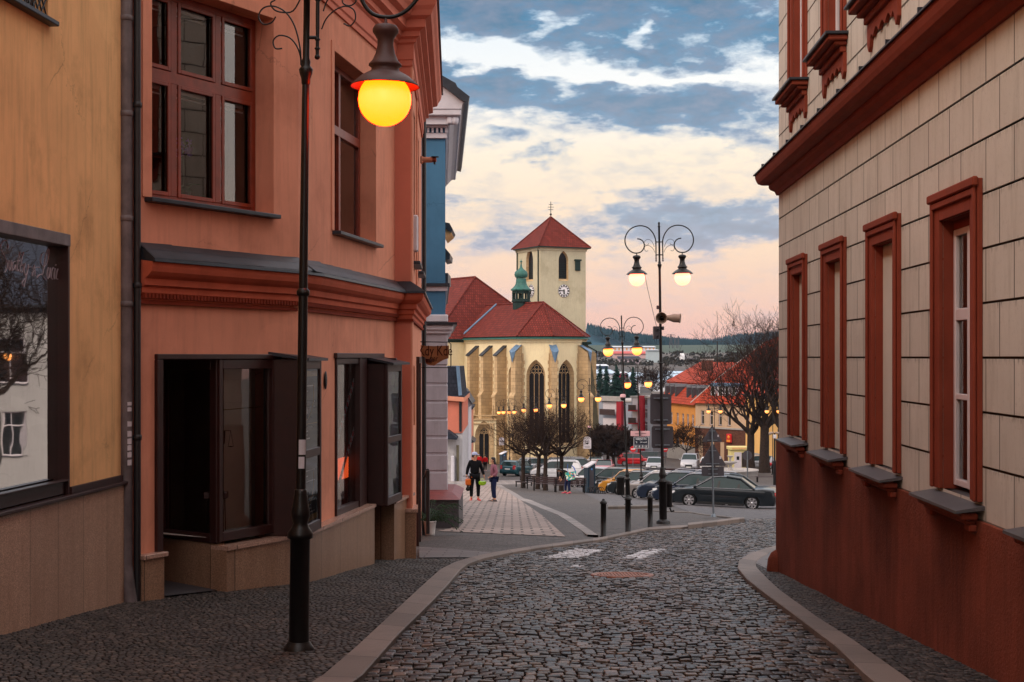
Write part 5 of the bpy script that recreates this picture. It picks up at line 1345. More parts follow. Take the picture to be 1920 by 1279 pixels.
# which side of the axis the visible wall lies on
vis = -67.5 if (V[-67.5]-A0).dot(nA) > 0 else 67.5
seq = [V[-67.5], V[-22.5], V[22.5], V[67.5]] if vis == -67.5 else [V[67.5], V[22.5], V[-22.5], V[-67.5]]
S0 = seq[0]; S1 = S0-uA*12.6
bays = []
wm = MB()
for (p, q) in zip(seq, seq[1:]):
    f = Fr(p, q, (-3, 0)) if (p+q).length else None
    if (f.n.dot((p+q)/2-A0)) < 0: f.n = -f.n; f.M = Matrix(((f.d.x, f.n.x, 0, f.o.x), (f.d.y, f.n.y, 0, f.o.y), (0, 0, 1, 0), (0, 0, 0, 1)))
    m = MB(f.M)
    gothic(f, ch, f.L/2, 1.75, -10.2, -2.3, 0, None, ws0=0, ws1=f.L, wz0=ZG, wz1=ZE, wallmb=m)
    m.build('wall', M['church'], ch, True)
fS = Fr(S0, S1, (-60, 0))
m = MB(fS.M); 
for k in range(4):
    a = k*3.15; gothic(fS, ch, a+1.75, .9, -9.6, -2.2, 0, None, lights=2, sur=.16, ws0=a, ws1=a+3.15, wz0=ZG, wz1=ZE, wallmb=m)
m.build('wall', M['church'], ch, True)
fN = Fr(seq[-1], seq[-1]-uA*13, (60, 0)); m = MB(fN.M); wall(m, 0, 13, ZG, ZE); m.build('wall', M['church'], ch, True)
# buttresses
def buttress(base, dirn, out=1.9, w=.62, top=1.15, tri=False):
    side = Vector((-dirn.y, dirn.x)); Mx = Matrix(((side.x, dirn.x, 0, base.x), (side.y, dirn.y, 0, base.y), (0, 0, 1, 0), (0, 0, 0, 1)))
    m = MB(Mx); st = [(ZG, -8.9, out), (-8.9, -4.6, out*.84), (-4.6, top-.9, out*.68)]
    for i, (za, zb_, o) in enumerate(st):
        m.box(-w/2, w/2, -.2, o, za, zb_)
        if i < 2:
            o2 = st[i+1][2]; m.add([(-w/2-.05, o+.1, zb_-.05), (w/2+.05, o+.1, zb_-.05), (w/2+.05, o2-.1, zb_+.55), (-w/2-.05, o2-.1, zb_+.55), (-w/2-.05, o+.1, zb_-.25), (w/2+.05, o+.1, zb_-.25), (w/2+.05, o2-.1, zb_-.25), (-w/2-.05, o2-.1, zb_-.25)], [(0, 1, 2, 3), (4, 5, 1, 0), (5, 6, 2, 1), (4, 0, 3, 7)])
    o = st[2][2]
    m.add([(-w/2, -.1, top-.9), (w/2, -.1, top-.9), (w/2, o, top-.9), (-w/2, o, top-.9), (-w/2, -.1, top+.1), (w/2, -.1, top+.1)], [(0, 1, 5, 4), (1, 2, 5), (0, 4, 3), (2, 3, 4, 5)])
    b = m.build('buttress', M['sandst'], ch, True)
    q = MB(Mx)                                   # toothed quoins bonding into the wall
    rnd = random.Random(int(base.x*10)); z = -12.6
    while z < top-1.2:
        l = .35+.35*(int(z*2.38) % 2)+rnd.random()*.1; q.box(-w/2-l*.28, w/2+l*.5, -.12, .012, z, z+.40); z += .42
    q.build('quoins', M['sandst'], b)
    q = MB(Mx)
    if not tri:
        q.add([(-w/2-.12, o+.14, top-.92), (w/2+.12, o+.14, top-.92), (w/2+.12, .0, top+.22), (-w/2-.12, .0, top+.22), (-w/2-.12, o+.14, top-1.06), (w/2+.12, o+.14, top-1.06), (w/2+.12, .0, top+.08), (-w/2-.12, .0, top+.08)], [(0, 1, 2, 3), (4, 5, 1, 0), (5, 6, 2, 1), (4, 0, 3, 7), (4, 7, 6, 5)])
        q.build('coping', M['leadroof'], b)
    else:
        zt = top+.15
        q.add([(-w*.72, .02, zt), (w*.72, .02, zt), (w*.72, o+.12, zt-.75), (0, o+.2, zt-2.2), (-w*.72, o+.12, zt-.75), (0, .02, zt-.1), (0, o+.3, zt-.95)], [(0, 5, 6, 4), (5, 1, 2, 6), (4, 6, 3), (6, 2, 3)])
        q.build('lead_cap', M['lead'], b)
for k in (1, 2, 3): buttress(S0-uA*3.15*k, nA)
for v in seq: buttress(v, (v-A0).normalized(), 1.9, .64, 1.3, True)
# eaves mouldings and copper gutter
pth = [(S1-uA*.0)[:]]+[v[:] for v in seq]+[(seq[-1]-uA*12)[:]]
sdd = 1 if Vector(((S0-S1).normalized().y, -(S0-S1).normalized().x)).dot(nA) > 0 else -1
mb = MB(); mb.sweep(pth, [(0, ZE-.45), (.06, ZE-.45), (.12, ZE-.3), (.12, ZE-.2), (.28, ZE-.05), (.28, ZE+.05), (0, ZE+.05)], side=sdd); mb.build('cornice', M['mould'] if False else M['church'], ch, True)
mb = MB(); mb.sweep(pth, [(0, ZE+.42), (.62, ZE+.06), (.62, ZE), (0, ZE+.3)], side=sdd); mb.build('copper_eaves', M['copper'], ch, True)
# choir roof with a slightly flared polygonal end
ZR = 6.58
def ev(v): return v+(v-A0).normalized()*.55 if True else v
E = [v+(v-A0).normalized()*.6 for v in seq]
Ez = ZE+.30; Sb = S1+nA*.55; Nb = seq[-1]-uA*12+(-nA)*.55
apx = A0; rb = A0-uA*16
mb = MB()
mb.roof([(Sb.x, Sb.y, Ez), (E[0].x, E[0].y, Ez), (apx.x, apx.y, ZR), (rb.x, rb.y, ZR)])
for a, b in zip(E, E[1:]): mb.roof([(a.x, a.y, Ez), (b.x, b.y, Ez), (apx.x, apx.y, ZR)])
mb.roof([(E[3].x, E[3].y, Ez), (Nb.x, Nb.y, Ez), (rb.x, rb.y, ZR), (apx.x, apx.y, ZR)])
rf = mb.build('roof', M['redtile'], ch, True)
mb = MB()
for e in E: mb.tube([(apx.x, apx.y, ZR+.04), (e.x, e.y, Ez+.04)], .10, 5)
mb.tube([(apx.x, apx.y, ZR+.04), (rb.x, rb.y, ZR+.04)], .12, 5); mb.build('ridge_tiles', M['redtile'], rf)
# nave
NC = A0-uA*10.6; hw = 9.0
nl = NC+nA*hw; nr = NC-nA*hw; bk = 26
mb = MB()
for (p, q, fc) in ((nl, nr, None), (nl, nl-uA*bk, None), (nr, nr-uA*bk, None)): mb.quad((p.x, p.y, ZG), (q.x, q.y, ZG), (q.x, q.y, ZE), (p.x, p.y, ZE))
mb.build('nave_wall', M['church'], ch, True)
mb = MB(); o_ = .6
a_ = nl+nA*o_+uA*o_; b_ = nr-nA*o_+uA*o_; c_ = nl+nA*o_-uA*bk; d_ = nr-nA*o_-uA*bk
h1 = NC-uA*5.2; h2 = NC-uA*(bk-4); ZN = 10.35; Ez2 = ZE+.1
mb.roof([(a_.x, a_.y, Ez2), (b_.x, b_.y, Ez2), (h1.x, h1.y, ZN)]); mb.roof([(c_.x, c_.y, Ez2), (a_.x, a_.y, Ez2), (h1.x, h1.y, ZN), (h2.x, h2.y, ZN)]); mb.roof([(b_.x, b_.y, Ez2), (d_.x, d_.y, Ez2), (h2.x, h2.y, ZN), (h1.x, h1.y, ZN)]); mb.roof([(d_.x, d_.y, Ez2), (c_.x, c_.y, Ez2), (h2.x, h2.y, ZN)])
rf2 = mb.build('nave_roof', M['redtile'], ch, True)
mb = MB()
for e in (a_, b_): mb.tube([(h1.x, h1.y, ZN+.05), (e.x, e.y, Ez2+.05)], .12, 5)
mb.tube([(h1.x, h1.y, ZN+.05), (h2.x, h2.y, ZN+.05)], .14, 5); mb.build('ridge_tiles', M['redtile'], rf2)
mb = MB(); vtop = NC+Vector((0, 0)); q = NC+nA*2.6; r_ = S1+nA*.5+uA*.05
mb.tube([(NC.x+uA.x*.02, NC.y+uA.y*.02, ZR+.1), (r_.x, r_.y, Ez+.1)], .13, 5); mb.build('valley_lead', M['lead'], rf2)
mb = MB(); mb.sweep([(nl-uA*bk)[:], nl[:], nr[:]], [(0, ZE-.3), (.1, ZE-.3), (.3, ZE-.05), (.6, ZE), (.6, ZE+.1), (0, ZE+.1)], side=sdd); mb.build('cornice', M['copperdark'], ch, True)
# copper turret on the choir ridge
tq = A0-uA*4.9
tu = MB(); rot = math.atan2(uA.y, uA.x)
def octp(r, z, n=8): return [(tq.x+r*math.cos(rot+math.pi/8+2*math.pi*k/n), tq.y+r*math.sin(rot+math.pi/8+2*math.pi*k/n), z) for k in range(n)]
kz = 1/15.15
def tz(py): return Zp(py, 176)
mb = MB(); mb.rings([octp(1.05, tz(590)), octp(1.05, tz(568)), octp(1.22, tz(566)), octp(1.22, tz(564))]); tb = mb.build('turret', M['copperdark'], ch, True)
mb = MB()
for k in range(8):
    a = rot+math.pi/8+2*math.pi*k/8; x, y = tq.x+1.02*math.cos(a), tq.y+1.02*math.sin(a); mb.tube([(x, y, tz(565)), (x, y, tz(546))], .13, 5)
mb.rings([octp(1.1, tz(550)), octp(1.1, tz(545))]); mb.rings([octp(1.15, tz(565)), octp(1.15, tz(561))])
mb.build('belfry_posts', M['copperdark'], tb)
mb = MB(); mb.rings([octp(1.28, tz(545)), octp(1.32, tz(543)), octp(1.0, tz(539)), octp(.78, tz(535)), octp(.68, tz(531)), octp(.66, tz(528))]); mb.rings([octp(.66, tz(528)), octp(.62, tz(522))]); mb.build('skirt_roof', M['copper'], tb)
mb = MB(); pr = [(.66, tz(521)), (.80, tz(518)), (.84, tz(515)), (.76, tz(510)), (.55, tz(507)), (.34, tz(505)), (.18, tz(502)), (.10, tz(497)), (.06, tz(492)), (.16, tz(491.5)), (.17, tz(490)), (.03, tz(488)), (.02, tz(485))]
mb.lathe(pr, 12, (tq.x, tq.y, 0)); mb.build('dome', M['copper'], tb)
mb = MB(); mb.lathe([(.25, tz(560)), (.24, tz(556)), (.12, tz(551))], 10, (tq.x, tq.y, 0)); mb.build('bell', M['copperdark'], tb)
# tower
tr = Vector((math.cos(R(27)), math.sin(R(27)))); tl = Vector((-tr.y, tr.x)); TC = Vector((3.78, 190.0)); ta = 7.0
c1, c2, c3, c4 = TC, TC+tr*ta, TC+tr*ta+tl*ta, TC+tl*ta
ZT_ = Zp(464, 190)
ftr = Fr(c1, c2); ftl = Fr(c1, c4, (-60, 0))
for f, wc, ww in ((ftr, ftr.S(1056.5), 1.35), (ftl, ftl.S(993), 1.9)):
    m = MB(f.M)
    zs = Zp(489, 192); z0 = Zp(523, 192)
    gothic(f, ch, wc, ww*.95, z0, zs, 0, None, depth=.35, lights=1, sur=.10, tracery=False, ws0=0, ws1=ta, wz0=ZG, wz1=ZT_, wallmb=m)
    m.build('tower_wall', M['tower'], ch, True)
    l = MB(f.M); 
    for k in range(9): zz = z0+.15+k*.24; l.box(wc-ww*.4, wc+ww*.4, -.36, -.28, zz, zz+.05)
    l.build('louvres', M['copperdark'], ch, True)
mb = MB(); mb.quad((c2.x, c2.y, ZG), (c3.x, c3.y, ZG), (c3.x, c3.y, ZT_), (c2.x, c2.y, ZT_)); mb.quad((c4.x, c4.y, ZG), (c3.x, c3.y, ZG), (c3.x, c3.y, ZT_), (c4.x, c4.y, ZT_)); mb.build('tower_wall', M['tower'], ch, True)
q_ = [c4, c1, c2, c3]; sdt = 1 if Vector(((c1-c4).normalized().y, -(c1-c4).normalized().x)).dot(ftl.n) > 0 else -1
mb = MB(); mb.sweep([p[:] for p in q_]+[c4[:]], [(0, ZT_-.35), (.1, ZT_-.35), (.15, ZT_-.1), (.3, ZT_), (.3, ZT_+.05), (0, ZT_+.05)], side=sdt); mb.build('tower_cornice', M['tower'], ch, True)
mb = MB(); cc_ = (c1+c3)/2; ov = [c+(c-cc_).normalized()*.75 for c in (c1, c2, c3, c4)]
mb.sweep([p[:] for p in q_]+[c4[:]], [(.1, ZT_+.05), (.52, ZT_+.02), (.52, ZT_+.16), (.1, ZT_+.2)], side=sdt); mb.build('tower_gutter', M['copperdark'], ch, True)
mb = MB(); ZA = Zp(407, 194.7)
for a, b in ((0, 1), (1, 2), (2, 3), (3, 0)): mb.roof([(ov[a].x, ov[a].y, ZT_+.16), (ov[b].x, ov[b].y, ZT_+.16), (cc_.x, cc_.y, ZA)])
trf = mb.build('tower_roof', M['redtile'], ch, True)
mb = MB(); 
for o in ov: mb.tube([(o.x, o.y, ZT_+.2), (cc_.x, cc_.y, ZA+.05)], .09, 5)
mb.build('ridge_tiles', M['redtile'], trf)
mb = MB(); mb.tube([(cc_.x, cc_.y, ZA-.2), (cc_.x, cc_.y, ZA+2.1)], .05, 6); mb.sphere((cc_.x, cc_.y, ZA+.35), .16, 8, 6)
for dz, w_ in ((1.0, .35), (1.35, .42), (1.7, .28)): mb.tube([(cc_.x-w_, cc_.y, ZA+dz), (cc_.x+w_, cc_.y, ZA+dz)], .035, 5)
mb.build('cross', M['iron'], trf)
mb = MB(ftl.M); dzf = Zp(445, 192); mb.box(2.6, 3.3, .1, .9, dzf-.2, dzf+.15) if False else None
for f, px in ((ftr, 1057), (ftl, 996.5)):
    s_ = f.S(px); dd_ = (f.o+f.d*s_).y; z_ = Zp(545.5, dd_); r = .86
    mb = MB(f.M); n = 28; ring = [(s_+r*math.cos(2*math.pi*k/n), .06, z_+r*math.sin(2*math.pi*k/n)) for k in range(n)]; ring0 = [(x, .0, z) for x, y, z in ring]
    mb.rings([ring0, ring], smooth=False); cl = mb.build('clock_face', M['white'], ch, True)
    mb = MB(f.M)
    for k in range(12):
        a = math.pi/6*k; ca, sa = math.cos(a), math.sin(a); w_ = .05
        for dw in ((-.05, .05) if k % 3 else (-.07, 0, .07)):
            p0 = (s_+ca*.55-sa*dw, .07, z_+sa*.55+ca*dw); p1 = (s_+ca*.8-sa*dw, .07, z_+sa*.8+ca*dw); mb.tube([p0, p1], .045, 4)
    mb.tube([(s_+r*math.cos(2*math.pi*k/n), .06, z_+r*math.sin(2*math.pi*k/n)) for k in range(n+1)], .02, 4); mb.build('hour_marks', M['black'], cl)
    mb = MB(f.M); 
    ex = 1 if f is ftr else -1
    mb.tube([(s_+.05, .1, z_), (s_-.58*1, .1, z_+.04)], [.08, .05], 5); mb.tube([(s_, .11, z_+.2), (s_+.02, .11, z_-.48)], [.08, .10], 5); mb.sphere((s_, .1, z_), .10, 8, 6); mb.build('hands', M['black'], cl)
mb = MB(ftr.M); s_ = ftr.S(1082.5); mb.box(s_-.36, s_+.36, -.02, .25, Zp(508, 193), Zp(489, 193), .03); mb.box(s_-.48, s_+.48, -.02, .35, Zp(490, 193), Zp(487, 193)); mb.build('tower_box', M['copperdark'], ch, True)
mb = MB(ftl.M); mb.tube([(.45, .1, ZG), (.45, .1, ZT_)], .09, 6); mb.tube([(ta-.4, .1, -2), (ta-.4, .1, ZT_)], .09, 6); mb.build('lightning_pipe', M['copperdark'], ch, True)
# porch chapel with a balustrade
dp_ = 169.0; x0p, x1p = X(876, dp_), X(930.5, dp_); zt_p = Zp(788, dp_)
fp = Fr((x0p, dp_), (x1p, dp_))
m = MB(fp.M); sc_ = fp.S(907.5)
gothic(fp, ch, sc_, 1.15, gz(-3.6, dp_)-.2, Zp(818, dp_), 0, None, depth=.5, lights=2, sur=.5, tracery=True, ws0=0, ws1=fp.L, wz0=-14, wz1=zt_p, wallmb=m)
m.box(0, fp.L, -6, -.6, -14, zt_p); m.build('porch_wall', M['church'], ch, True)
mb = MB(fp.M); mb.box(-.15, fp.L+.15, -.3, .22, zt_p, zt_p+.18); mb.box(-.15, fp.L+.15, -.25, .1, zt_p+.5, zt_p+.62)
s = .05
while s < fp.L-.3:
    mb.tube([(s, .0, zt_p+.18), (s+.16, .0, zt_p+.5), (s+.32, 0, zt_p+.18)], .035, 4); s += .32
mb.box(.25, .7, 0, .1, -14, zt_p-.5); mb.box(fp.L-.75, fp.L-.3, 0, .1, -14, zt_p-.5); mb.box(.2, fp.L-.2, 0, .12, zt_p-.5, zt_p-.35)
mb.build('porch_balustrade', M['sandst'], ch, True)
mb = MB()
for px in (889.5, 924.5):
    q = P(px, 782, dp_+.5); mb.lathe([(.28, -.2), (.25, .1), (.12, .4), (.2, .55), (.07, .8), (.14, .95), (.02, 1.4)], 8, tuple(q))
mb.build('pinnacle', M['sandst'], ch, True)
# dark hood at the far end of the apse and the long raking wall
mb = MB(); mb.add([(X(1092, 170), 170, Zp(648, 170)), (X(1110, 170), 170, Zp(645, 170)), (X(1108, 170), 170, Zp(640.5, 170)), (X(1092, 170), 170, Zp(641, 170)), (X(1092, 171), 172, Zp(648, 170)), (X(1110, 171), 172, Zp(645, 170)), (X(1108, 171), 172, Zp(640.5, 170)), (X(1092, 171), 172, Zp(641, 170))], [(0, 1, 2, 3), (7, 6, 5, 4), (3, 2, 6, 7), (0, 4, 5, 1), (1, 5, 6, 2)]); mb.build('hood', M['copperdark'], ch, True)
mb = MB(); dR = 172
mb.prism([(X(1096, dR), Zp(646, dR)), (X(1102, dR), Zp(646, dR)), (X(1112, dR), Zp(700, dR)), (X(1122, dR), Zp(790, dR)), (X(1131, dR), Zp(885, dR)), (X(1096, dR), Zp(885, dR))], dR-.4, dR+3); mb.build('raking_wall', M['oldwall'], ch, True)

# ------------------------------------------------------------------ generic houses
def house(name, label, cat, p0, p1, depth, zb, ze, wm_, roofmat, rh, wins, roof='hip', wmat='whitewood', gm='farglass', eav=.45, group=None, base=None, face=(0, 0)):
    f = Fr(p0, p1, face); t = thing(name, label, cat, ((p0[0]+p1[0])/2, (p0[1]+p1[1])/2, zb), group=group)
    L = f.L; m = MB(f.M); holes = [(a, b, c, d) for a, b, c, d in wins]
    wall(m, 0, L, zb-1, ze, holes, .14)
    m.quad((0, 0, zb-1), (0, -depth, zb-1), (0, -depth, ze), (0, 0, ze)); m.quad((L, 0, zb-1), (L, -depth, zb-1), (L, -depth, ze), (L, 0, ze)); m.quad((0, -depth, zb-1), (L, -depth, zb-1), (L, -depth, ze), (0, -depth, ze)); m.quad((0, -.2, zb), (L, -.2, zb), (L, -.2, ze), (0, -.2, ze))
    m.build('wall', wm_, t, True)
    for (a, b, c, d) in holes: window(f, t, a, b, c, d, .10, [(a+b)/2] if b-a > .6 else [], [c+(d-c)*.66], .06, M[wmat], M[gm], bw=.05, sill=(.06, .06, .06), sillm=M['sillgrey'])
    r = MB(f.M); e = eav; hd = depth/2
    if roof == 'hip':
        i = min(hd, L/2-.1)
        r.roof([(L+e, e, ze), (-e, e, ze), (i, -hd, ze+rh), (L-i, -hd, ze+rh)]); r.roof([(-e, e, ze), (-e, -depth-e, ze), (i, -hd, ze+rh)]); r.roof([(L+e, -depth-e, ze), (L+e, e, ze), (L-i, -hd, ze+rh)]); r.roof([(-e, -depth-e, ze), (L+e, -depth-e, ze), (L-i, -hd, ze+rh), (i, -hd, ze+rh)])
    elif roof == 'gable':
        r.roof([(L+e, e, ze-.1), (-e, e, ze-.1), (-e, -hd, ze+rh), (L+e, -hd, ze+rh)]); r.roof([(-e, -depth-e, ze-.1), (L+e, -depth-e, ze-.1), (L+e, -hd, ze+rh), (-e, -hd, ze+rh)])
        g = MB(f.M); 
        for x in (0, L): g.add([(x, 0, ze), (x, -depth, ze), (x, -hd, ze+rh-.1)], [(0, 1, 2)])
        g.build('gable', wm_, t, True)
    else: r.box(-.15, L+.15, -depth-.15, .15, ze, ze+.25)
    r.build('roof', roofmat, t, True)
    if roof != 'flat':
        g = MB(f.M); g.box(-e, L+e, e-.02, e+.1, ze-.12, ze+.02); g.box(0, L, 0, .15, ze-.35, ze-.13, .02); g.build('gutter', M['leadroof'], t, True)
    if base: g = MB(f.M); g.box(-.02, L+.02, -.1, .05, zb-1, zb+base[1]); g.build('base', base[0], t, True)
    return f, t
def grid(s0, n, dx, w, zs, h): return [(s0+i*dx, s0+i*dx+w, z, z+h) for i in range(n) for z in zs]

# small houses between the blue house and the church
f, t = house('townhouse', 'small slate-roofed house, salmon above and stained white below, beside the grey corner', 'house', (X(780, 112), 112), (X(867, 112), 112), 14, -9.9, Zp(748, 112), M['boardwhite'] if False else pmat('stained_white_plaster', C3(190, 188, 192), .9, .1, .8, .3, streak=.55, dirt=(C3(90, 84, 84), .9, .5)), M['slate'], .3, [], roof='flat')
mb = MB(); d_ = 111.96; mb.box(X(780, 112), X(867.3, 112), 111.9, 126, Zp(812, 112), Zp(749, 112)); mb.build('upper_wall', M['pinkdark'], t, True)
mb = MB(); mb.prism([(X(800, 112), Zp(749, 112)), (X(865, 112), Zp(743, 112)), (X(859, 112), Zp(688, 112)), (X(800, 112), Zp(688, 112))], 112.3, 126); mb.build('mansard', M['slate'], t, True)
mb = MB(); mb.prism([(X(860, 112), Zp(742, 112)), (X(866, 112), Zp(741, 112)), (X(861, 112), Zp(686, 112)), (X(855, 112), Zp(686, 112))], 111.8, 112.6); mb.build('roof_flashing', M['lead'], t, True)
mb = MB(); mb.prism([(X(820, 112), Zp(749, 112)), (X(871, 112), Zp(753, 112)), (X(871, 112), Zp(745, 112)), (X(820, 112), Zp(741, 112))], 111.5, 126.2); mb.build('eaves', M['pink'], t, True)
mb = MB(); mb.prism([(X(820, 110), Zp(806, 110)), (X(841, 110), Zp(808, 110)), (X(857, 110), Zp(820, 110)), (X(857, 110), Zp(824, 110)), (X(820, 110), Zp(822, 110))], 109.5, 112); mb.build('porch_roof', M['slate'], t, True)
mb = MB(); mb.box(X(861, 112), X(866, 112), 111.8, 112, Zp(809, 112), Zp(752, 112)); mb.build('window', M['farglass'], t, True)
mb = MB(); mb.box(X(846, 111.5), X(852, 111.5), 111, 112, gz(-4.5, 111), Zp(855, 111.5), .05); mb.build('white_cabinet', M['whitest'], t, True)
mb = MB(); mb.tube([(X(858, 111.6), 111.8, -10), (X(858, 111.6), 111.8, Zp(835, 111.6))], .12, 6); mb.build('stained_pipe', M['oldwall'], t, True)
f, t = house('townhouse', 'narrow white gabled house with dark eaves just left of the church porch', 'house', (X(866, 128), 128), (X(878.5, 128), 128), 9, -10.9, Zp(762, 128), M['whitest'], M['slate'], .5, [(.18, .38, Zp(850, 128), Zp(830, 128))], roof='flat')
mb = MB(); mb.prism([(X(865, 127.5), Zp(735, 127.5)), (X(870, 127.5), Zp(735, 127.5)), (X(884, 127.5), Zp(757, 127.5)), (X(884, 127.5), Zp(760, 127.5)), (X(872, 127.5), Zp(764, 127.5)), (X(865, 127.5), Zp(764, 127.5))], 127.3, 137); mb.build('gable', M['whitest'], t, True)
mb = MB(); mb.prism([(X(864, 127.5), Zp(733, 127.5)), (X(870.5, 127.5), Zp(732, 127.5)), (X(885.5, 127.5), Zp(756, 127.5)), (X(885.5, 127.5), Zp(759, 127.5)), (X(870, 127.5), Zp(736, 127.5)), (X(864, 127.5), Zp(736, 127.5))], 127.0, 137.1); mb.build('verge', M['leadroof'], t, True)
f, t = house('townhouse', 'tiny salmon house front squeezed between the white gable and the church porch', 'house', (X(877, 140), 140), (X(883, 140), 140), 9, -11.6, Zp(768, 140), M['pink'], M['slate'], .5, [], roof='flat')
mb = MB(); mb.prism([(X(874, 139.5), Zp(822, 139.5)), (X(884, 139.5), Zp(823, 139.5)), (X(891, 139.5), Zp(829, 139.5)), (X(874, 139.5), Zp(832, 139.5))], 139, 145); mb.build('awning', M['leadroof'], t, True)

# ------------------------------------------------------------------ far side of the square
dY = 190.0
# yellow house with two rows of dormers
yl = (X(1251, 196), 196); yr = (X(1306, 184), 184)
fy = Fr(yl, yr); YS = [fy.S(p_) for p_ in (1259, 1270.5, 1280.5, 1289.5, 1299)]
f, t = house('yellow_house', 'orange-yellow town house with an arched gateway, red mansard roof and two groups of grey dormers', 'house', yl, yr, 16, -13.6, Zp(757, 190), pmat('orange_yellow_plaster', C3(226, 156, 84), .9, .08, .5, .3, streak=.25), M['redtile2'], .1,
             [(q-.45, q+.45, a, b) for q in YS for a, b in ((Zp(797, 190), Zp(775, 190)), (Zp(838, 190), Zp(818, 190)))][:9], roof='flat', base=(M['concrete'], 1.9))
L = f.L; ze = Zp(757, 190)
mb = MB(f.M); b1 = Zp(718, 194); top = Zp(679, 196)
r1 = f.S(1313, -8); r2 = f.S(1395, -8); q1 = f.S(1251, -2.2)
mb.roof([(L+.3, .5, ze), (-1.0, .5, ze), (q1, -2.2, b1), (L+.3, -2.2, b1)]); mb.roof([(-1.0, .5, ze), (-1.0, -16, ze), (q1, -14, b1), (q1, -2.2, b1)])
mb.roof([(r2, -2.0, b1+.05), (q1-.2, -2.0, b1+.05), (r1, -8, top), (r2, -8, top)]); mb.roof([(q1-.2, -2.0, b1+.05), (q1-.2, -14.2, b1), (r1, -8, top)])
mb.build('roof', M['redtile2'], t, True)
for s_ in [f.S(p_, -.4) for p_ in (1248.5, 1258, 1267.5, 1289, 1298.5, 1308)]:
    m = MB(f.M); z0_, z1_ = Zp(745, 191), Zp(726, 191)
    m.box(s_-.30, s_+.30, -2.4, -.35, z0_-.3, z1_); dm = m.build('dormer', M['greyplate'], t, True)
    m = MB(f.M); m.roof([(s_-.38, -.2, z1_), (s_, -.25, z1_+.42), (s_, -2.8, z1_+.42), (s_-.38, -2.8, z1_)]); m.roof([(s_+.38, -.2, z1_), (s_, -.25, z1_+.42), (s_, -2.8, z1_+.42), (s_+.38, -2.8, z1_)]); m.add([(s_-.38, -.22, z1_), (s_+.38, -.22, z1_), (s_, -.27, z1_+.42)], [(0, 1, 2)]); m.build('dormer_roof', M['sillgrey'], dm)
    m = MB(f.M); m.box(s_-.17, s_+.17, -.36, -.33, z0_+.05, z1_-.15); m.build('pane', M['farglass'], dm)
mb = MB(f.M); sa_ = f.S(1271.5); ap = pointed(sa_-.8, sa_+.8, -12.2, 6); pts = [(sa_-.8, .02, -14)]+[(x, .02, min(z, -11.2)) for x, z in ap]+[(sa_+.8, .02, -14)]; mb.add(pts, [tuple(range(len(pts)))]); mb.build('gateway', M['roomdark'], t, True)
# corner building: beige above, brown brick below
p0 = (X(1304, 183), 183); p1 = (X(1400, 176), 176)
f, t = house('corner_shop_house', 'beige building with brown brick ground floor and bright metal dormers behind the bare trees', 'house', p0, p1, 14, -13.2, Zp(757, 180), pmat('beige_plaster', C3(196, 168, 142), .9, .08, .5, .3, streak=.25), M['redtile2'], .1,
             grid(1.0, 4, 1.55, .55, [Zp(797, 180)], 1.75), roof='flat')
L = f.L; ze = Zp(757, 180)
mb = MB(f.M); wall(mb, -.02, L+.02, -14.4, Zp(803, 180), [(.55, 1.35, -13.6, Zp(818, 180)), (2.7, 3.5, -13.0, Zp(815, 180)), (4.4, 5.1, -13.6, Zp(828, 180))], .2, .06); mb.build('brick_base', M['brickbrown'], t, True)
mb = MB(f.M); mb.box(.55, 1.35, -.1, -.05, -13.6, Zp(818, 180)); mb.build('shop_panel', M['pinkboard'], t, True)
mb = MB(f.M); mb.box(2.7, 3.5, -.1, -.05, -13.0, Zp(815, 180)); mb.build('shop_window', M['boardwhite'], t, True)
mb = MB(f.M); mb.box(4.4, 5.1, -.2, -.15, -13.6, Zp(828, 180)); mb.build('doorway', M['roomdark'], t, True)
mb = MB(f.M); mb.box(-.05, L+.05, .0, .2, Zp(804, 180), Zp(801, 180)); mb.build('string_course', M['concrete'], t, True)
mb = MB(f.M); s_ = f.S(1369); mb.box(s_-.45, s_+.45, .1, .3, Zp(829, 180), Zp(812, 180), .1); bs = mb.build('shop_sign', M['redsign'], t, True); mb = MB(f.M); mb.box(s_-.3, s_+.3, .3, .33, Zp(827, 180), Zp(823, 180)); mb.sphere((s_, .3, Zp(818, 180)), .22, 10, 8, 1, .2, 1); mb.build('sign_emblem', pmat('orange_emblem', C3(240, 150, 60), .5, .05, 5, 0), bs)
mb = MB(f.M); b1 = Zp(713, 183); top = Zp(664, 188)
mb.roof([(L+1, .5, ze), (-.4, .5, ze), (1.3, -2.4, b1), (L+1, -2.4, b1)]); mb.roof([(-.4, .5, ze), (-.4, -14, ze), (1.3, -12, b1), (1.3, -2.4, b1)]); mb.roof([(L+1, -2.3, b1), (1.2, -2.3, b1), (4.6, -8, top+1.6), (L+1, -8, top+3)]); mb.roof([(1.2, -2.3, b1), (1.2, -13, b1), (4.6, -8, top+1.6)]); mb.build('roof', M['redtile2'], t, True)
mb = MB(f.M); mb.tube([(1.3, -2.35, b1), (4.6, -8, top+1.6)], .09, 5); mb.tube([(-.4, .5, ze), (1.3, -2.4, b1)], .08, 5); mb.build('ridge_tiles', M['concrete'], t, True)
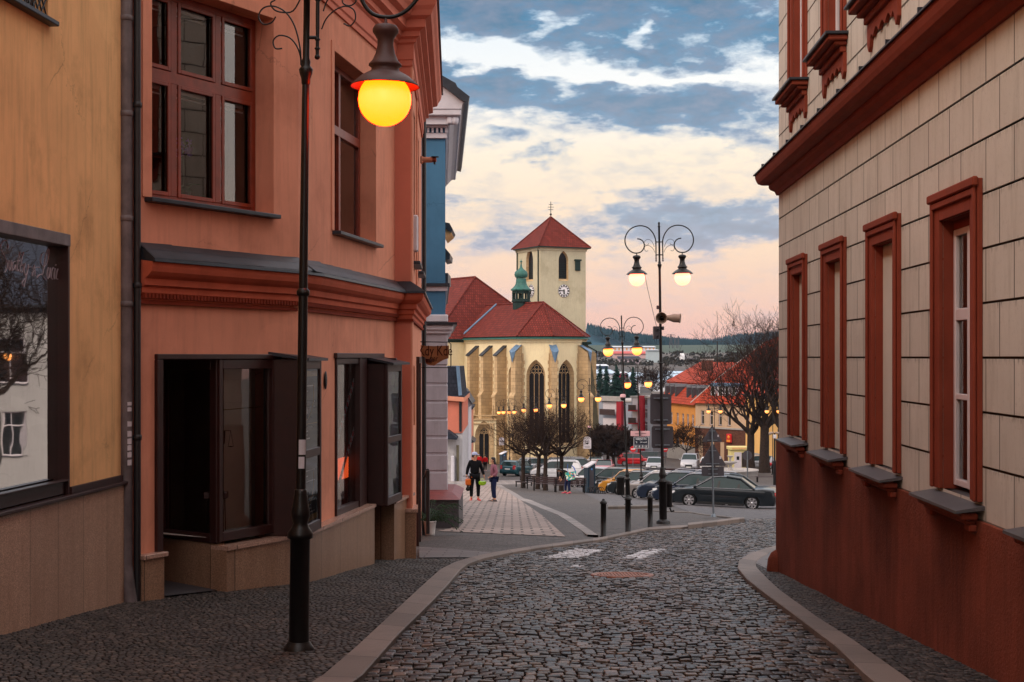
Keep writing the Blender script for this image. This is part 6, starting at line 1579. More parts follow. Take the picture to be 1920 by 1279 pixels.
for i in range(4):
    s_ = f.S(1338+i*13, -.6); m = MB(f.M); z0_, z1_ = Zp(744, 181), Zp(724, 181); m.box(s_-.42, s_+.42, -2.8, -.5, z0_-.3, z1_); dm = m.build('dormer', M['whitest'], t, True)
    m = MB(f.M); n = 8; r0 = [(s_+.5*math.cos(math.pi*k/n), -.4, z1_+.42*math.sin(math.pi*k/n)) for k in range(n+1)]; r1 = [(x, -3.2, z) for x, y, z in r0]; m.rings([r0, r1], False, False, closed=False); m.add(r0, [tuple(range(n+1))]); m.build('dormer_roof', M['lead'], dm)
    m = MB(f.M); m.box(s_-.22, s_+.22, -.52, -.48, z0_+.1, z1_-.05); m.build('pane', M['farglass'], dm)
f, t = house('cream_house', 'cream and orange house with a grey base seen between the two big tree trunks', 'house', (X(1398, 168), 168), (X(1440, 160), 160), 10, -12.7, Zp(740, 165), pmat('apricot_plaster', C3(236, 188, 120), .9, .06, .5, .3), M['redtile2'], 4.2, [(.9, 1.5, Zp(842, 165), Zp(822, 165)), (.9, 1.5, Zp(800, 165), Zp(780, 165))], roof='hip', base=(M['concrete'], 1.6))
f, t = house('cream_house', 'red-roofed house half hidden by the right-hand corner building behind bare branches', 'house', (X(1436, 190), 190), (X(1540, 186), 186), 12, -13.5, Zp(700, 188), pmat('pale_plaster', C3(206, 186, 160), .9, .06, .5, .3), M['redtile2'], 4.5, grid(.8, 4, 1.6, .6, [-10.5, -7], 1.4))
# grey-red apartment block
gp = pmat('grey_panel', C3(152, 158, 172), .85, .08, .4, .2); rp_ = pmat('raspberry_panel', C3(158, 44, 54), .8, .1, .5, .2)
f, t = house('apartment_block', 'long grey and raspberry-red apartment block with balconies beyond the parking', 'apartment block', (X(1100, 222), 222), (X(1187, 214), 214), 12, -15.0, Zp(753, 218), gp, M['concrete'], .3, [], roof='flat')
def blk(nm, px0, px1, py0, py1, mat, o0=0, o1=.12, ff=None, parent=None):
    m = MB(ff.M); a, b = ff.S(px0), ff.S(px1); dm = (ff.o+ff.d*(a+b)/2).y; m.box(a, b, o0, o1, Zp(py1, dm), Zp(py0, dm)); return m.build(nm, mat, parent, True)
for (a, b) in ((1131, 1159),):
    for py in (754, 784):
        blk('balcony_recess', a, b, py, py+24, M['boardwhite'], 0, .03, f, t); blk('balcony_rail', a, b, py+13, py+24, M['darkwood'], .7, .8, f, t)
blk('red_panel', 1160, 1169.5, 752, 880, rp_, 0, .5, f, t); blk('red_panel', 1100, 1112, 770, 880, rp_, 0, .5, f, t); blk('roof_edge', 1130, 1169, 743, 752, M['concrete'], 0, .6, f, t)
f, t = house('apartment_block', 'taller grey apartment block with a vertical red stripe, left of the big sign backs', 'apartment block', (X(1184, 205), 205), (X(1224, 202), 202), 12, -14.2, Zp(746, 204), gp, M['concrete'], .3, [(f_*.1, f_*.1+.75, z, z+1.4) for f_ in (23,) for z in (Zp(866, 204), Zp(832, 204), Zp(808, 204), Zp(784, 204), Zp(760, 204))], roof='flat')
for py in (747, 771, 795):
    blk('balcony_recess', 1186, 1199, py, py+21, M['boardwhite'], 0, .03, f, t); blk('balcony_rail', 1185.5, 1199.5, py+12, py+22, M['darkwood'], .8, .88, f, t); blk('balcony_slab', 1185.5, 1199.5, py+22, py+24, rp_, 0, .9, f, t)
blk('red_panel', 1200, 1209.5, 742, 880, rp_, 0, .5, f, t)
f, t = house('apartment_block', 'pale grey block end with stacked windows just behind the grey sign backs', 'apartment block', (X(1224, 206), 206), (X(1256, 205), 205), 12, -14.4, Zp(738, 205), pmat('pale_grey_panel', C3(176, 172, 176), .85, .08, .4, .2), M['concrete'], .3, grid(.3, 1, 1, .7, [Zp(770, 204), Zp(800, 204), Zp(835, 204)], 1.3), roof='flat')
# church-side low wall and hedge
lw = thing('retaining_wall', 'low old stone wall at the foot of the church apse', 'wall', (X(1110, 150), 150, gz(8, 150)))
mb = MB(); mb.box(X(1070, 150), X(1130, 150), 150, 150.6, -13, Zp(864, 150)); mb.build('wall', M['oldwall'], lw, True)
mb = MB(); mb.box(X(1069, 150), X(1131, 150), 149.9, 150.7, Zp(864, 150), Zp(862, 150)); mb.build('coping', M['concrete'], lw, True)

# ------------------------------------------------------------------ industrial valley and hills
wp = pmat('white_hall_panel', C3(206, 210, 218), .7, .06, .1, .1); bp = pmat('pale_blue_hall_roof', C3(178, 200, 222), .5, .08, .05, .1, streak=.2)
def hall(label, px0, px1, d, py_r, py_e, py_b, depth, wmat, rmat, name='industrial_hall', wins=0, winm=None):
    x0, x1 = X(px0, d), X(px1, d); t = thing(name, label, 'hall', ((x0+x1)/2, d, Zp(py_b, d)))
    mb = MB(); mb.box(x0, x1, d, d+depth, Zp(py_b, d)-3, Zp(py_e, d)); mb.build('wall', wmat, t, True)
    mb = MB(); dr = d+depth; mb.roof([(x0-.5, d-.5, Zp(py_e, d)), (x1+.5, d-.5, Zp(py_e, d)), (x1+.5, dr, Zp(py_r, dr)), (x0-.5, dr, Zp(py_r, dr))]); mb.roof([(x1+.5, d-.5, Zp(py_e, d)-.4), (x1+.5, dr, Zp(py_r, dr)-.4), (x0-.5, dr, Zp(py_r, dr)-.4), (x0-.5, d-.5, Zp(py_e, d)-.4)])
    mb.build('roof', rmat, t, True)
    if wins:
        for i in range(wins):
            a = x0+(x1-x0)*(i+.3)/wins; m = MB(); h = Zp(py_e, d)-Zp(py_b, d); m.box(a, a+(x1-x0)/wins*.42, d-.1, d, Zp(py_b, d)+h*.25, Zp(py_b, d)+h*.8); m.build('window', winm, t, True)
    return t
hall('white hall with a pale sheet roof right of the church', 1104, 1156, 520, 693, 700, 712, 40, wp, bp)
hall('long low white hall behind the first conifers', 1104, 1200, 470, 712, 716, 724, 20, wp, bp)
hall('broad pale blue hall roof between the lamp posts', 1163, 1224, 500, 698, 706, 722, 60, wp, bp)
hall('broad stepped pale blue hall left of the red roofs', 1226, 1345, 480, 701, 715, 735, 60, wp, bp)
hall('far pale sheet-roofed hall above the broad one', 1240, 1290, 600, 696, 700, 706, 20, wp, bp)
hall('flat hall with white roof edges below the wooded hill', 1105, 1140, 640, 683, 686, 692, 20, pmat('slate_blue_hall', C3(70, 90, 120), .7, .1, .1, .1), wp)
hall('long white factory wing with orange windows on the hill foot', 1150, 1229, 860, 649, 650.5, 659, 14, wp, wp, wins=11, winm=pmat('orange_blinds', C3(206, 150, 96), .7, .1, 1, 0))
hall('low hall with a faded red roof below the factory wing', 1152, 1219, 800, 658.5, 663, 668, 16, pmat('pinkish_wall', C3(190, 160, 160), .8, .06, .1, 0), pmat('faded_red_roof', C3(186, 92, 88), .8, .1, .1, 0))
hall('pinkish office block with a dark roof in the valley', 1162, 1200, 700, 668, 672, 682, 14, pmat('pink_grey_wall', C3(172, 158, 168), .8, .06, .1, 0), M['slate'], wins=5, winm=M['farglass'])
hall('tall pale concrete cube in the valley', 1216, 1236, 720, 655.5, 656.5, 676, 16, pmat('pale_cube', C3(166, 180, 186), .8, .06, .1, 0), wp)
hall('dark hall with a crimson fascia between the lamps', 1158, 1176, 480, 697, 700, 706, 12, pmat('crimson_fascia', C3(140, 30, 56), .7, .1, .2, 0), wp)
tk = thing('truck', 'tiny white truck cab parked on the far hillside yard', 'truck', tuple(P(1279, 678, 560)))
mb = MB(); mb.box(-.9, .9, -1.2, 1.2, .5, 3.2, .3); mb.build('cab', M['white'], tk); mb = MB(); mb.box(.9, 5, -1.1, 1.1, .9, 1.3, .1); mb.build('chassis', M['greyplate'], tk)
for a, b in ((-.2, -1.2), (-.2, 1.2), (3.5, -1.2), (3.5, 1.2)): mb = MB(); mb.tube([(a, b-.15, .5), (a, b+.15, .5)], .5, 12); mb.build('wheel', M['tyre'], tk)
mb = MB(); mb.box(-.92, -.88, -1, 1, 1.9, 2.9); mb.build('windscreen', M['farglass'], tk)
for (px, d, top, lab) in ((1258, 1000, 627, 'tall lattice power pylon on the green field horizon'), (1266, 1050, 634, 'shorter power pylon beside the tall one'), (1272, 1000, 630, 'plain slim mast right of the pylons')):
    b_ = P(px, 648, d); t = thing('power_pylon', lab, 'pylon', tuple(b_)); h = Zp(top, d)-b_.z; mb = MB()
    w_ = 1.1 if px != 1272 else .5
    for sx in (-1, 1):
        for sy in (-1, 1): mb.tube([(sx*w_, sy*w_, -2), (sx*.25, sy*.25, h)], .16, 4)
    for k in range(7): z = h*k/7; ww_ = w_+(.25-w_)*k/7; mb.tube([(-ww_, 0, z), (ww_*.9, 0, z+h/7)], .1, 3); mb.tube([(ww_, 0, z), (-ww_*.9, 0, z+h/7)], .1, 3)
    mb.build('tower', M['greyplate'], t)
    if px != 1272:
        mb = MB(); 
        for k, l in ((.98, 3.0), (.86, 3.6)): mb.tube([(-l, 0, h*k), (l, 0, h*k)], .14, 4)
        mb.build('crossarm', M['greyplate'], t)
am = thing('antenna_mast', 'thin dark aerial mast with a crossbar rising from the red roofs', 'antenna', tuple(P(1345, 690, 195)))
mb = MB(); b_ = P(1345, 690, 195); mb.tube([(0, 0, -.5), (0, 0, Zp(640, 195)-b_.z)], .09, 5); mb.tube([(0, 0, 0), (0, 0, Zp(594, 195)-b_.z)], .025, 4); mb.build('mast', M['iron'], am)
mb = MB(); z = Zp(641, 195)-b_.z; mb.tube([(-.7, 0, z), (1.1, 0, z)], .04, 4)
for k in range(5): mb.tube([(-.6+k*.35, -.25, z), (-.6+k*.35, .25, z)], .02, 3)
mb.build('crossbar', M['iron'], am)
cy = thing('chimney_stack', 'brown brick chimney stack on the ridge of the yellow house', 'chimney', tuple(P(1326, 684, 192)))
mb = MB(); mb.box(-.75, .75, -.4, .4, -.8, .7, .02); mb.build('shaft', M['brickbrown'], cy); mb = MB(); mb.box(-.85, .85, -.5, .5, .62, .8); mb.build('cap', M['concrete'], cy)
def ridge(name, d, depth, pts, mat, seedv):
    mb = MB(); n = 120; x0, x1 = pts[0][0], pts[-1][0]; R0 = []; R1 = []; R2 = []; R3 = []
    for i in range(n+1):
        px = x0+(x1-x0)*i/n; py = interp(pts, px)+.8*noise.noise(Vector((px*.05, seedv, 0))); z = Zp(py, d); x = X(px, d)
        R0.append((x, d-depth, -30)); R1.append((x, d-depth*.5, z*.45-2)); R2.append((x, d, z)); R3.append((x, d+depth*.8, z*.6))
    mb.rings([R0, R1, R2, R3], False, False, closed=False, smooth=True); return mb.build(name, mat, None, kind='structure')
H1 = [(300, 610), (700, 604), (980, 606), (1100, 617), (1125, 624), (1160, 632), (1200, 637.5), (1245, 643), (1290, 648), (1330, 652)]
H2 = [(1100, 646), (1200, 641), (1240, 640), (1290, 643.5), (1330, 644), (1345, 640), (1375, 634), (1400, 632.5), (1440, 629), (1500, 626), (1650, 634), (2200, 640)]
H3 = [(-400, 630), (900, 632), (1250, 641), (1330, 645), (1400, 646), (1700, 643), (2600, 640)]
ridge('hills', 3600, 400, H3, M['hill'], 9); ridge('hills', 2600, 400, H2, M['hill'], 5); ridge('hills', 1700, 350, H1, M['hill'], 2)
def forest(name, d0, pts, n, seed, h0, h1, spread, sink=0.0):
    rnd = random.Random(seed); mb = MB(); x0, x1 = pts[0][0], pts[-1][0]
    for i in range(n):
        px = rnd.uniform(x0, x1); t = rnd.random()**1.6; d = d0-spread*t; py = interp(pts, px); zr = Zp(py, d0); 
        z = zr-(zr*.55+1)*t*spread/(d0*.1)*.55-sink; x = X(px, d0); h = rnd.uniform(h0, h1); r = h*rnd.uniform(.14, .22); n_ = 5
        base = [(x+r*math.cos(2*math.pi*k/n_+i), d+r*math.sin(2*math.pi*k/n_+i), z-1) for k in range(n_)]
        mb.add(base+[(x, d, z+h)], [(k, (k+1) % n_, n_) for k in range(n_)])
    o = mb.build(name, M['forest'], None); o['kind'] = 'stuff'; o['label'] = 'dark conifer forest covering the blue hill'; o['category'] = 'forest'; return o
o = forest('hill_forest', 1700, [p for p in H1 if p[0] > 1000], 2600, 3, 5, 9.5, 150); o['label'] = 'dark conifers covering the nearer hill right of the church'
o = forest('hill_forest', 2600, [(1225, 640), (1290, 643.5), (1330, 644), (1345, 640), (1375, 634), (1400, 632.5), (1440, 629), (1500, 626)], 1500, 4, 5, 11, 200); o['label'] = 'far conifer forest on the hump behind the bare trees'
def scrub(seed, n):
    rnd = random.Random(seed); mb = MB()
    for i in range(n):
        d = rnd.uniform(560, 850); px = rnd.uniform(1095, 1470); x = X(px, d); z = gz(x, d); r = rnd.uniform(1, 3)
        if noise.noise(Vector((x*.012, d*.012, 4))) < .02: continue
        if 1150 < px < 1238 and 690 < d < 900: continue
        for k in range(7):
            cx_, cy_, cz_ = x+rnd.uniform(-r, r), d+rnd.uniform(-r, r), z+rnd.uniform(0, r*.9); q = rnd.uniform(.35, .9)
            mb.add([(cx_-q, cy_, cz_-q*.5), (cx_+q, cy_+.3, cz_-q*.4), (cx_+q*.4, cy_-.3, cz_+q), (cx_-q*.5, cy_+.6, cz_+q*.8)], [(0, 1, 2), (0, 2, 3), (1, 3, 2)])
    o = mb.build('scrub', M['scrub'], None); o['kind'] = 'stuff'; o['label'] = 'dark bushes and bare scrub on the valley slope'; o['category'] = 'bushes'
scrub(8, 1000)
# ------------------------------------------------------------------ street lamps
RING = [(458, 440), (458, 330), (450, 280), (425, 225), (380, 175), (330, 153), (285, 148), (230, 158), (175, 190), (138, 240), (122, 300), (132, 360), (165, 410), (205, 438), (245, 445), (290, 435), (322, 400), (332, 355), (315, 315), (285, 295), (255, 290)]
SC1 = [(440, 380), (430, 350), (405, 310), (370, 298), (340, 315), (332, 345), (350, 360), (372, 355), (378, 340)]
SC2 = [(445, 440), (430, 405), (400, 375), (365, 362), (338, 375), (333, 405), (350, 427), (372, 420)]
def lc(p, m=1): return ((p[0]-495)/430*m, (575-p[1])/430)    # relative to the collar
def lamp(name, label, loc, hc, glow, double=True, ped=1.07, pr=.098, lean=0.0, group=None, rz=0.0, square=False):
    t = thing(name, label, 'street lamp', loc, rz, group)
    I = M['iron']
    mb = MB()
    if square: mb.box(-.13, .13, -.13, .13, -.05, .035, .01); mb.lathe([(.125, .03), (.12, .06), (.10, .085), (.085, .11)], 16, ph=.2)
    else: mb.lathe([(.18, -.15), (.18, .06), (.15, .09), (pr+.01, .12)], 20)
    mb.lathe([(pr*1.0, .08), (pr*.98, ped-.03), (pr*1.28, ped-.02), (pr*1.28, ped+.015), (pr*.9, ped+.06), (pr*.72, ped+.09), (pr*.95, ped+.15), (pr*.95, ped+.18), (pr*.82, ped+.23), (pr*.62, ped+.32), (pr*.62, ped+.35), (pr*.45, ped+.36)], 20)
    mb.build('pedestal', I, t)
    mb = MB(); r1 = pr*.42 if not square else .038; mid = hc*.62
    mb.tube([(0, 0, ped+.3), (0, 0, mid)], [r1, r1*.96], 14); mb.lathe([(r1, mid-.03), (r1*1.35, mid-.02), (r1*1.35, mid+.01), (r1*.9, mid+.03)], 14); mb.tube([(0, 0, mid), (0, 0, hc)], [r1*.9, r1*.75], 14)
    mb.build('pole', I, t)
    mb = MB(); mb.lathe([(.026, -.12), (.034, -.11), (.036, -.07), (.05, -.03), (.055, .0), (.05, .01), (.032, .03), (.036, .06), (.026, .09), (.024, 1.0), (.03, .93+.02), (.035, .97), (.02, 1.0), (.03, 1.04), (.025, 1.07), (.0, 1.09)], 14, (0, 0, hc)); 
    mb.build('finial_pole', I, t)
    sides = (-1, 1) if double else (1,)
    ox, oz = (0, 0) if double else (.035, .112)
    for m in sides:
        # m = -1 is the left arm as drawn
        k = 1 if m == -1 else -1
        mb = MB(); q = [(lc(p, k)[0]+ox*(i > 2), 0, hc+lc(p)[1]+oz*(i > 1)) for i, p in enumerate(RING)]
        mb.tube(stroke(q, 0), .0155, 8)
        x_ = lc((458, 0), k)[0]; mb.tube([(x_, 0, hc+.10), (x_, 0, hc+.60)], .014, 8); mb.sphere((x_, 0, hc+.10), .022, 8, 6)
        for zz in (.165, .235, .54, .60): mb.lathe([(.014, -.012), (.024, 0), (.014, .012)], 8, (x_, 0, hc+zz))
        for zz in (.25, .575): mb.tube([(0, 0, hc+zz), (x_, 0, hc+zz)], .014, 8)
        arm = mb.build('arm', I, t)
        mb = MB()
        for S_ in (SC1, SC2): mb.tube(stroke([(lc(p, k)[0], 0, hc+lc(p)[1]) for p in S_], 0), .006, 5)
        mb.build('scroll', I, arm)
        cx = lc((247, 0), k)[0]+ox
        prof = [(.012, .31), (.012, .255), (.035, .25), (.085, .235), (.10, .21), (.10, .185), (.085, .165), (.063, .13), (.062, .08), (.075, .02), (.10, -.035), (.125, -.06), (.128, -.075), (.105, -.09), (.11, -.115), (.19, -.16), (.262, -.225), (.268, -.238), (.262, -.236), (.18, -.185), (.10, -.15), (.02, -.14)]
        mb = MB(); mb.lathe(prof, 28, (cx, 0, hc+oz)); mb.build('lamp_shade', M['shade'] if square else I, t)
        mb = MB(); mb.sphere((cx, 0, hc-.335+oz), .205, 28, 18); mb.build('globe', glow, t)
    if not double:
        mb = MB()
        for S_ in ([(478, 560), (474, 500), (455, 430), (425, 385), (385, 365), (350, 372), (335, 400), (350, 425), (378, 420), (392, 400)], [(482, 590), (478, 540), (465, 500), (440, 470), (405, 462), (385, 480), (392, 505), (415, 505)], [(478, 330), (450, 380), (410, 385), (385, 375), (375, 355), (390, 345)]):
            mb.tube(stroke([(lc(p, 1)[0], 0, hc+lc(p)[1]) for p in S_], 0), .0065, 5)
        mb.build('scroll', I, t)
    t.rotation_euler = (0, lean, rz)
    return t
nb_ = P(560, 1229, 11.0)
nl_ = lamp('street_lamp', 'near black street lamp with a single glowing orange-yellow globe before the salmon-pink house', (nb_.x, nb_.y, nb_.z), 4.53, M['glow_near'], False, .93, .078, .0125, square=True)
mb = MB()
for (py, h_, w_) in ((838, .058, 1), (867, .045, .8)):
    z = Zp(py, 11)-nb_.z; r = .0408; a0 = -110; 
    pa = [(r*math.cos(R(a0+12*k*w_)), r*math.sin(R(a0+12*k*w_))) for k in range(8)]
    mb.add([(x, y, z-h_) for x, y in pa]+[(x, y, z+h_) for x, y in pa], [(k, k+1, k+9, k+8) for k in range(7)])
mb.build('sticker', M['boardwhite'], nl_)
GL = 'double-armed street lamps across the square'
L2 = lamp('street_lamp', 'tall double lamp with creamy white globes carrying loudspeakers and big grey sign backs', (X(1243.5, 36), 36, gz(X(1243, 36), 36)), 6.56, M['glow_white'], True, lean=-.014, group=GL)
LS = [(1178, 57, 1165, 'yellow', 'double lamp with bright yellow globes, second nearest, left of the loudspeaker pole'),
      (1204, 78, 1194, 'yellow', 'double lamp with orange-yellow globes carrying the public toilet board'),
      (1108, 97, 1105, 'yellow', 'double lamp before the right edge of the church, with an arched white board'),
      (1046, 114, 1043, 'yellow', 'double lamp rising over the plaza trees in front of the tallest church windows'),
      (994, 137, 993, 'yellow', 'double lamp above the leftmost plaza tree crown'),
      (956, 152, 953.5, 'yellow', 'double lamp with a small white board, left of the tree crowns'),
      (947, 161, 944.5, 'yellow', 'double lamp nearest the church porch'),
      (969, 186, 969, 'yellow', 'small distant double lamp low over the left tree crown'),
      (1042, 195, 1042, 'orange', 'small distant double lamp glowing deep orange through the tree twigs'),
      (1340, 139, 1339.5, 'orange', 'double lamp with orange globes in front of the beige shop house'),
      (1449, 139, 1449, 'orange', 'double lamp with orange globes between the big bare trees')]
LMP = {}
for (pb, d, pt, g, lab) in LS:
    x = X(pt, d); z = gz(x, d); lean = -math.atan2(X(pb, d)-x, 7.6)
    zt = None
    LMP[pt] = lamp('street_lamp', lab, (X(pb, d), d, z), 6.55, M['glow_'+g], True, lean=lean, group=GL)
# things fixed to the lamp poles
def horn(label, px, py, d, dirv, r=.19, name='loudspeaker'):
    c = P(px, py, d); t = thing(name, label, 'loudspeaker', tuple(c)); q = Vector(dirv).to_track_quat('Z', 'Y').to_matrix().to_4x4()
    mb = MB(q); mb.lathe([(.05, -.22), (.06, -.1), (.07, -.02), (.11, .10), (r*.9, .22), (r, .26), (r*1.02, .27), (r*.96, .27), (r*.85, .22), (.09, .1), (.05, .02), (.0, .02)], 20); mb.build('horn', M['gull'], t)
    mb = MB(q); mb.lathe([(.05, -.02), (.055, .08), (.04, .12), (.0, .13)], 12); mb.build('driver', M['iron'], t); return t
horn('round grey horn loudspeaker facing the street on the tall lamp pole', 1241, 596, 35.8, (-.15, -1, -.05), .145)
horn('grey-orange horn loudspeaker pointing right on the tall lamp pole', 1256, 596, 36, (1, -.25, -.06), .12)
def boxon(name, label, cat, px0, px1, py0, py1, d, dep, mat, part, extra=None):
    c = P((px0+px1)/2, py1, d); t = thing(name, label, cat, tuple(c)); mb = MB(); mb.box(X(px0, d), X(px1, d), d-dep/2, d+dep/2, Zp(py1, d), Zp(py0, d), .01); mb.build(part, mat, t, True); 
    if extra: extra(t)
    return t
def latch(t):
    mb = MB(); 
    for py in (619, 631): mb.box(X(1229, 36), X(1233, 36), 35.7, 35.86, Zp(py+1, 36), Zp(py-1, 36))
    mb.build('latch', M['iron'], t, True)
boxon('control_box', 'grey amplifier box hung on the left of the tall lamp pole', 'box', 1225, 1236, 612, 636, 36.0, .26, M['greyplate'], 'case', latch)
boxon('control_box', 'small dark box high on the tall lamp pole above the loudspeakers', 'box', 1231, 1236, 573, 580, 36.0, .08, M['shade'], 'case')
boxon('control_box', 'small grey box right of the tall lamp pole below the horn', 'box', 1241, 1245, 612, 619, 36.0, .08, M['greyplate'], 'case')
wi = thing('aerial_wire', 'thin wire slanting from the left lamp shade to the grey amplifier box', 'wire', tuple(P(1231, 612, 36)))
mb = MB(); mb.tube([tuple(P(1209, 515, 36)), tuple(P(1215, 545, 36)), tuple(P(1227, 596, 36)), tuple(P(1231, 612, 36))], .006, 4); mb.build('wire', M['iron'], wi, True)
def signback(label, cxp, cyp, w, h, d, name='road_sign', rz=0.0, n=2, mat='greyplate'):
    c = P(cxp, cyp, d); t = thing(name, label, 'sign', tuple(c), rz)
    mb = MB(); r = .05; pts = []
    for (sx, sy, a0) in ((1, 1, 0), (-1, 1, 90), (-1, -1, 180), (1, -1, 270)):
        for k in range(4): a = R(a0+30*k); pts.append((sx*(w/2-r)+r*math.cos(a), sy*(h/2-r)+r*math.sin(a)))
    mb.prism(pts, .06, .075); pts2 = [(x*.96, z*.96) for x, z in pts]; mb.build('plate', M[mat], t)
    for k in range(n):
        z = h*(.36-.72*k/max(1, n-1)); mb = MB(); mb.box(-w*.34, w*.34, .03, .06, z-.016, z+.016, .004); mb.box(-w*.16, w*.16, -.05, .03, z-.02, z+.02, .006); mb.build('clamp_rail', M['polegrey'], t)
    return t
signback('upper of two big grey rounded sign backs on the tall lamp pole', 1239.5, 767.5, .54, .77, 36.05)
signback('lower of two big grey rounded sign backs on the tall lamp pole', 1242.5, 820, .55, .56, 36.05)
# thin pole with triangles
dT = 44.0; bp_ = P(1338, 967, dT); tp_ = thing('sign_post', 'thin galvanised post with the backs of two triangular signs and a plate, near the parking', 'sign post', (bp_.x, dT, gz(bp_.x, dT)))
zt0 = gz(bp_.x, dT)
mb = MB(); mb.tube([(X(1338, dT), dT, zt0-.1), (X(1334.5, dT), dT, Zp(803, dT))], .030, 10); mb.lathe([(.09, 0), (.07, .06), (.035, .1)], 10, (X(1338, dT), dT, zt0)); mb.build('post', M['polegrey'], tp_, True)
for (cx_, pt_, pb_, hw_) in ((1336, 797, 829, 18.5), (1336.5, 830, 874, 25)):
    mb = MB(); c = [(X(cx_, dT), Zp(pt_, dT)), (X(cx_+hw_, dT), Zp(pb_-2, dT)), (X(cx_+hw_-2, dT), Zp(pb_, dT)), (X(cx_-hw_+2, dT), Zp(pb_, dT)), (X(cx_-hw_, dT), Zp(pb_-2, dT))]; mb.prism(c, dT+.05, dT+.065); pr_ = mb.build('triangle_sign', M['greyplate'], tp_, True)
    mb = MB()
    for k in (.35, .9): z = Zp(pt_+(pb_-pt_)*k, dT); mb.box(X(cx_-hw_*.42*(k+.3), dT), X(cx_+hw_*.42*(k+.3), dT), dT+.02, dT+.05, z-.014, z+.014)
    mb.build('clamp_rail', M['polegrey'], pr_)
    mb = MB(); mb.box(X(cx_+hw_*.52, dT), X(cx_+hw_*.66, dT), dT+.046, dT+.05, Zp(pb_-(pb_-pt_)*.30, dT), Zp(pb_-(pb_-pt_)*.42, dT)); mb.build('sticker', M['boardwhite'], pr_)
mb = MB(); mb.box(X(1316, dT), X(1358, dT), dT+.05, dT+.062, Zp(893, dT), Zp(875, dT), .005); pr_ = mb.build('plate', M['greyplate'], tp_, True); mb = MB(); mb.box(X(1328, dT), X(1346, dT), dT+.02, dT+.05, Zp(881, dT), Zp(879, dT)); mb.box(X(1328, dT), X(1346, dT), dT+.02, dT+.05, Zp(890, dT), Zp(888, dT)); mb.build('clamp_rail', M['polegrey'], pr_)
d_ = 84.0; x_ = X(1401.5, d_); t = thing('round_sign', 'back of a round grey traffic sign on a thin post beyond the parked cars', 'sign', (x_, d_, gz(x_, d_)))
mb = MB(); mb.tube([(x_, d_, gz(x_, d_)), (x_, d_, Zp(846, d_))], .04, 8); mb.build('post', M['polegrey'], t, True); mb = MB(); mb.tube([(x_, d_+.05, Zp(854, d_)), (x_, d_+.07, Zp(854, d_))], .29, 24, smooth=False); mb.build('disc', M['greyplate'], t, True)
# boards
d_ = 77.6; c = P(1202, 830, d_); t = thing('toilet_sign', 'dark blue board reading VEREJNE WC 200 metru with four pictograms on a lamp post', 'sign', tuple(c), .06)
t['label'] = 'dark blue board lettered VEŘEJNÉ WC with four pictograms below a blank pink board'
w_, h_ = .83, .64; mb = MB(); mb.box(-w_/2, w_/2, -.02, .02, -h_/2, h_/2, .01); mb.build('board', M['navy'], t)
mb = MB(); 
for (a, b, c_, e_) in ((-w_/2+.01, w_/2-.01, h_/2-.025, h_/2-.01), (-w_/2+.01, w_/2-.01, -h_/2+.01, -h_/2+.025)): mb.box(a, b, -.024, -.021, c_, e_)
for a in (-w_/2+.01, w_/2-.025): mb.box(a, a+.015, -.024, -.021, -h_/2+.025, h_/2-.025)
for k in range(4):
    x0 = -.36+k*.185
    for (a, b, c_, e_) in ((x0, x0+.15, -.28, -.275), (x0, x0+.15, -.13, -.125), (x0, x0+.005, -.27, -.13), (x0+.145, x0+.15, -.27, -.13), (x0+.06, x0+.09, -.26, -.15), (x0+.035+.01*k, x0+.11, -.215, -.195)): mb.box(a, b, -.024, -.021, c_, e_)
mb.box(-.25, -.23, -.024, -.021, -.03, .06); mb.box(-.30, -.23, -.0245, -.0215, .045, .06)
mb.build('pictograms', M['white'], t)
def Ml(x, y, z): return Matrix.Translation((x, y, z)) @ Matrix.Rotation(R(90), 4, 'X')
text_mesh('VEŘEJNÉ WC', .135, Ml(0, -.024, .19), M['white'], 'lettering', t, False, sx=.78)
text_mesh('200 metrů', .10, Ml(.13, -.024, .02), M['white'], 'lettering', t, False, sx=.85)
c = P(1200.5, 813, 78.1); t = thing('blank_board', 'blank faded pink board above the dark toilet board', 'sign', tuple(c)); mb = MB(); mb.box(-.53, .53, -.02, .02, -.14, .14, .01); mb.build('board', M['pinkboard'], t); mb = MB(); mb.box(-.3, -.05, -.035, -.02, -.02, .0); mb.box(.05, .3, -.035, -.02, -.005, .015); mb.build('clamp', M['black'], t)
for (px, py, d, lab) in ((1101, 830, 96.8, 'arched white board with a down arrow on the lamp post before the church'), (940.5, 827.5, 151.8, 'tiny white board with a down arrow left of the plaza trees')):
    c = P(px, py, d); s = .27 if d < 100 else .27; t = thing('arched_board', lab, 'sign', tuple(c)); mb = MB(); pts = [(-s, -.42), (s, -.42), (s, .2)]+[(s*math.cos(a), .2+.22*math.sin(a)) for a in [math.pi*k/8 for k in range(1, 8)]]+[(-s, .2)]; mb.prism(pts, -.02, .02); mb.build('board', M['boardwhite'], t)
    mb = MB(); mb.prism([(-.16, .0), (.16, .0), (0, -.14)], -.026, -.021); mb.box(-.16, .16, -.026, -.021, .06, .09); mb.box(-.18, .18, -.026, -.021, -.26, -.24); mb.box(-.15, .17, -.026, -.021, -.34, -.32); mb.build('arrow_print', M['black'], t)
    text_mesh('Česká' if d < 100 else '', .13, Ml(0, -.026, .20), M['black'], 'lettering', t, False) if False else None
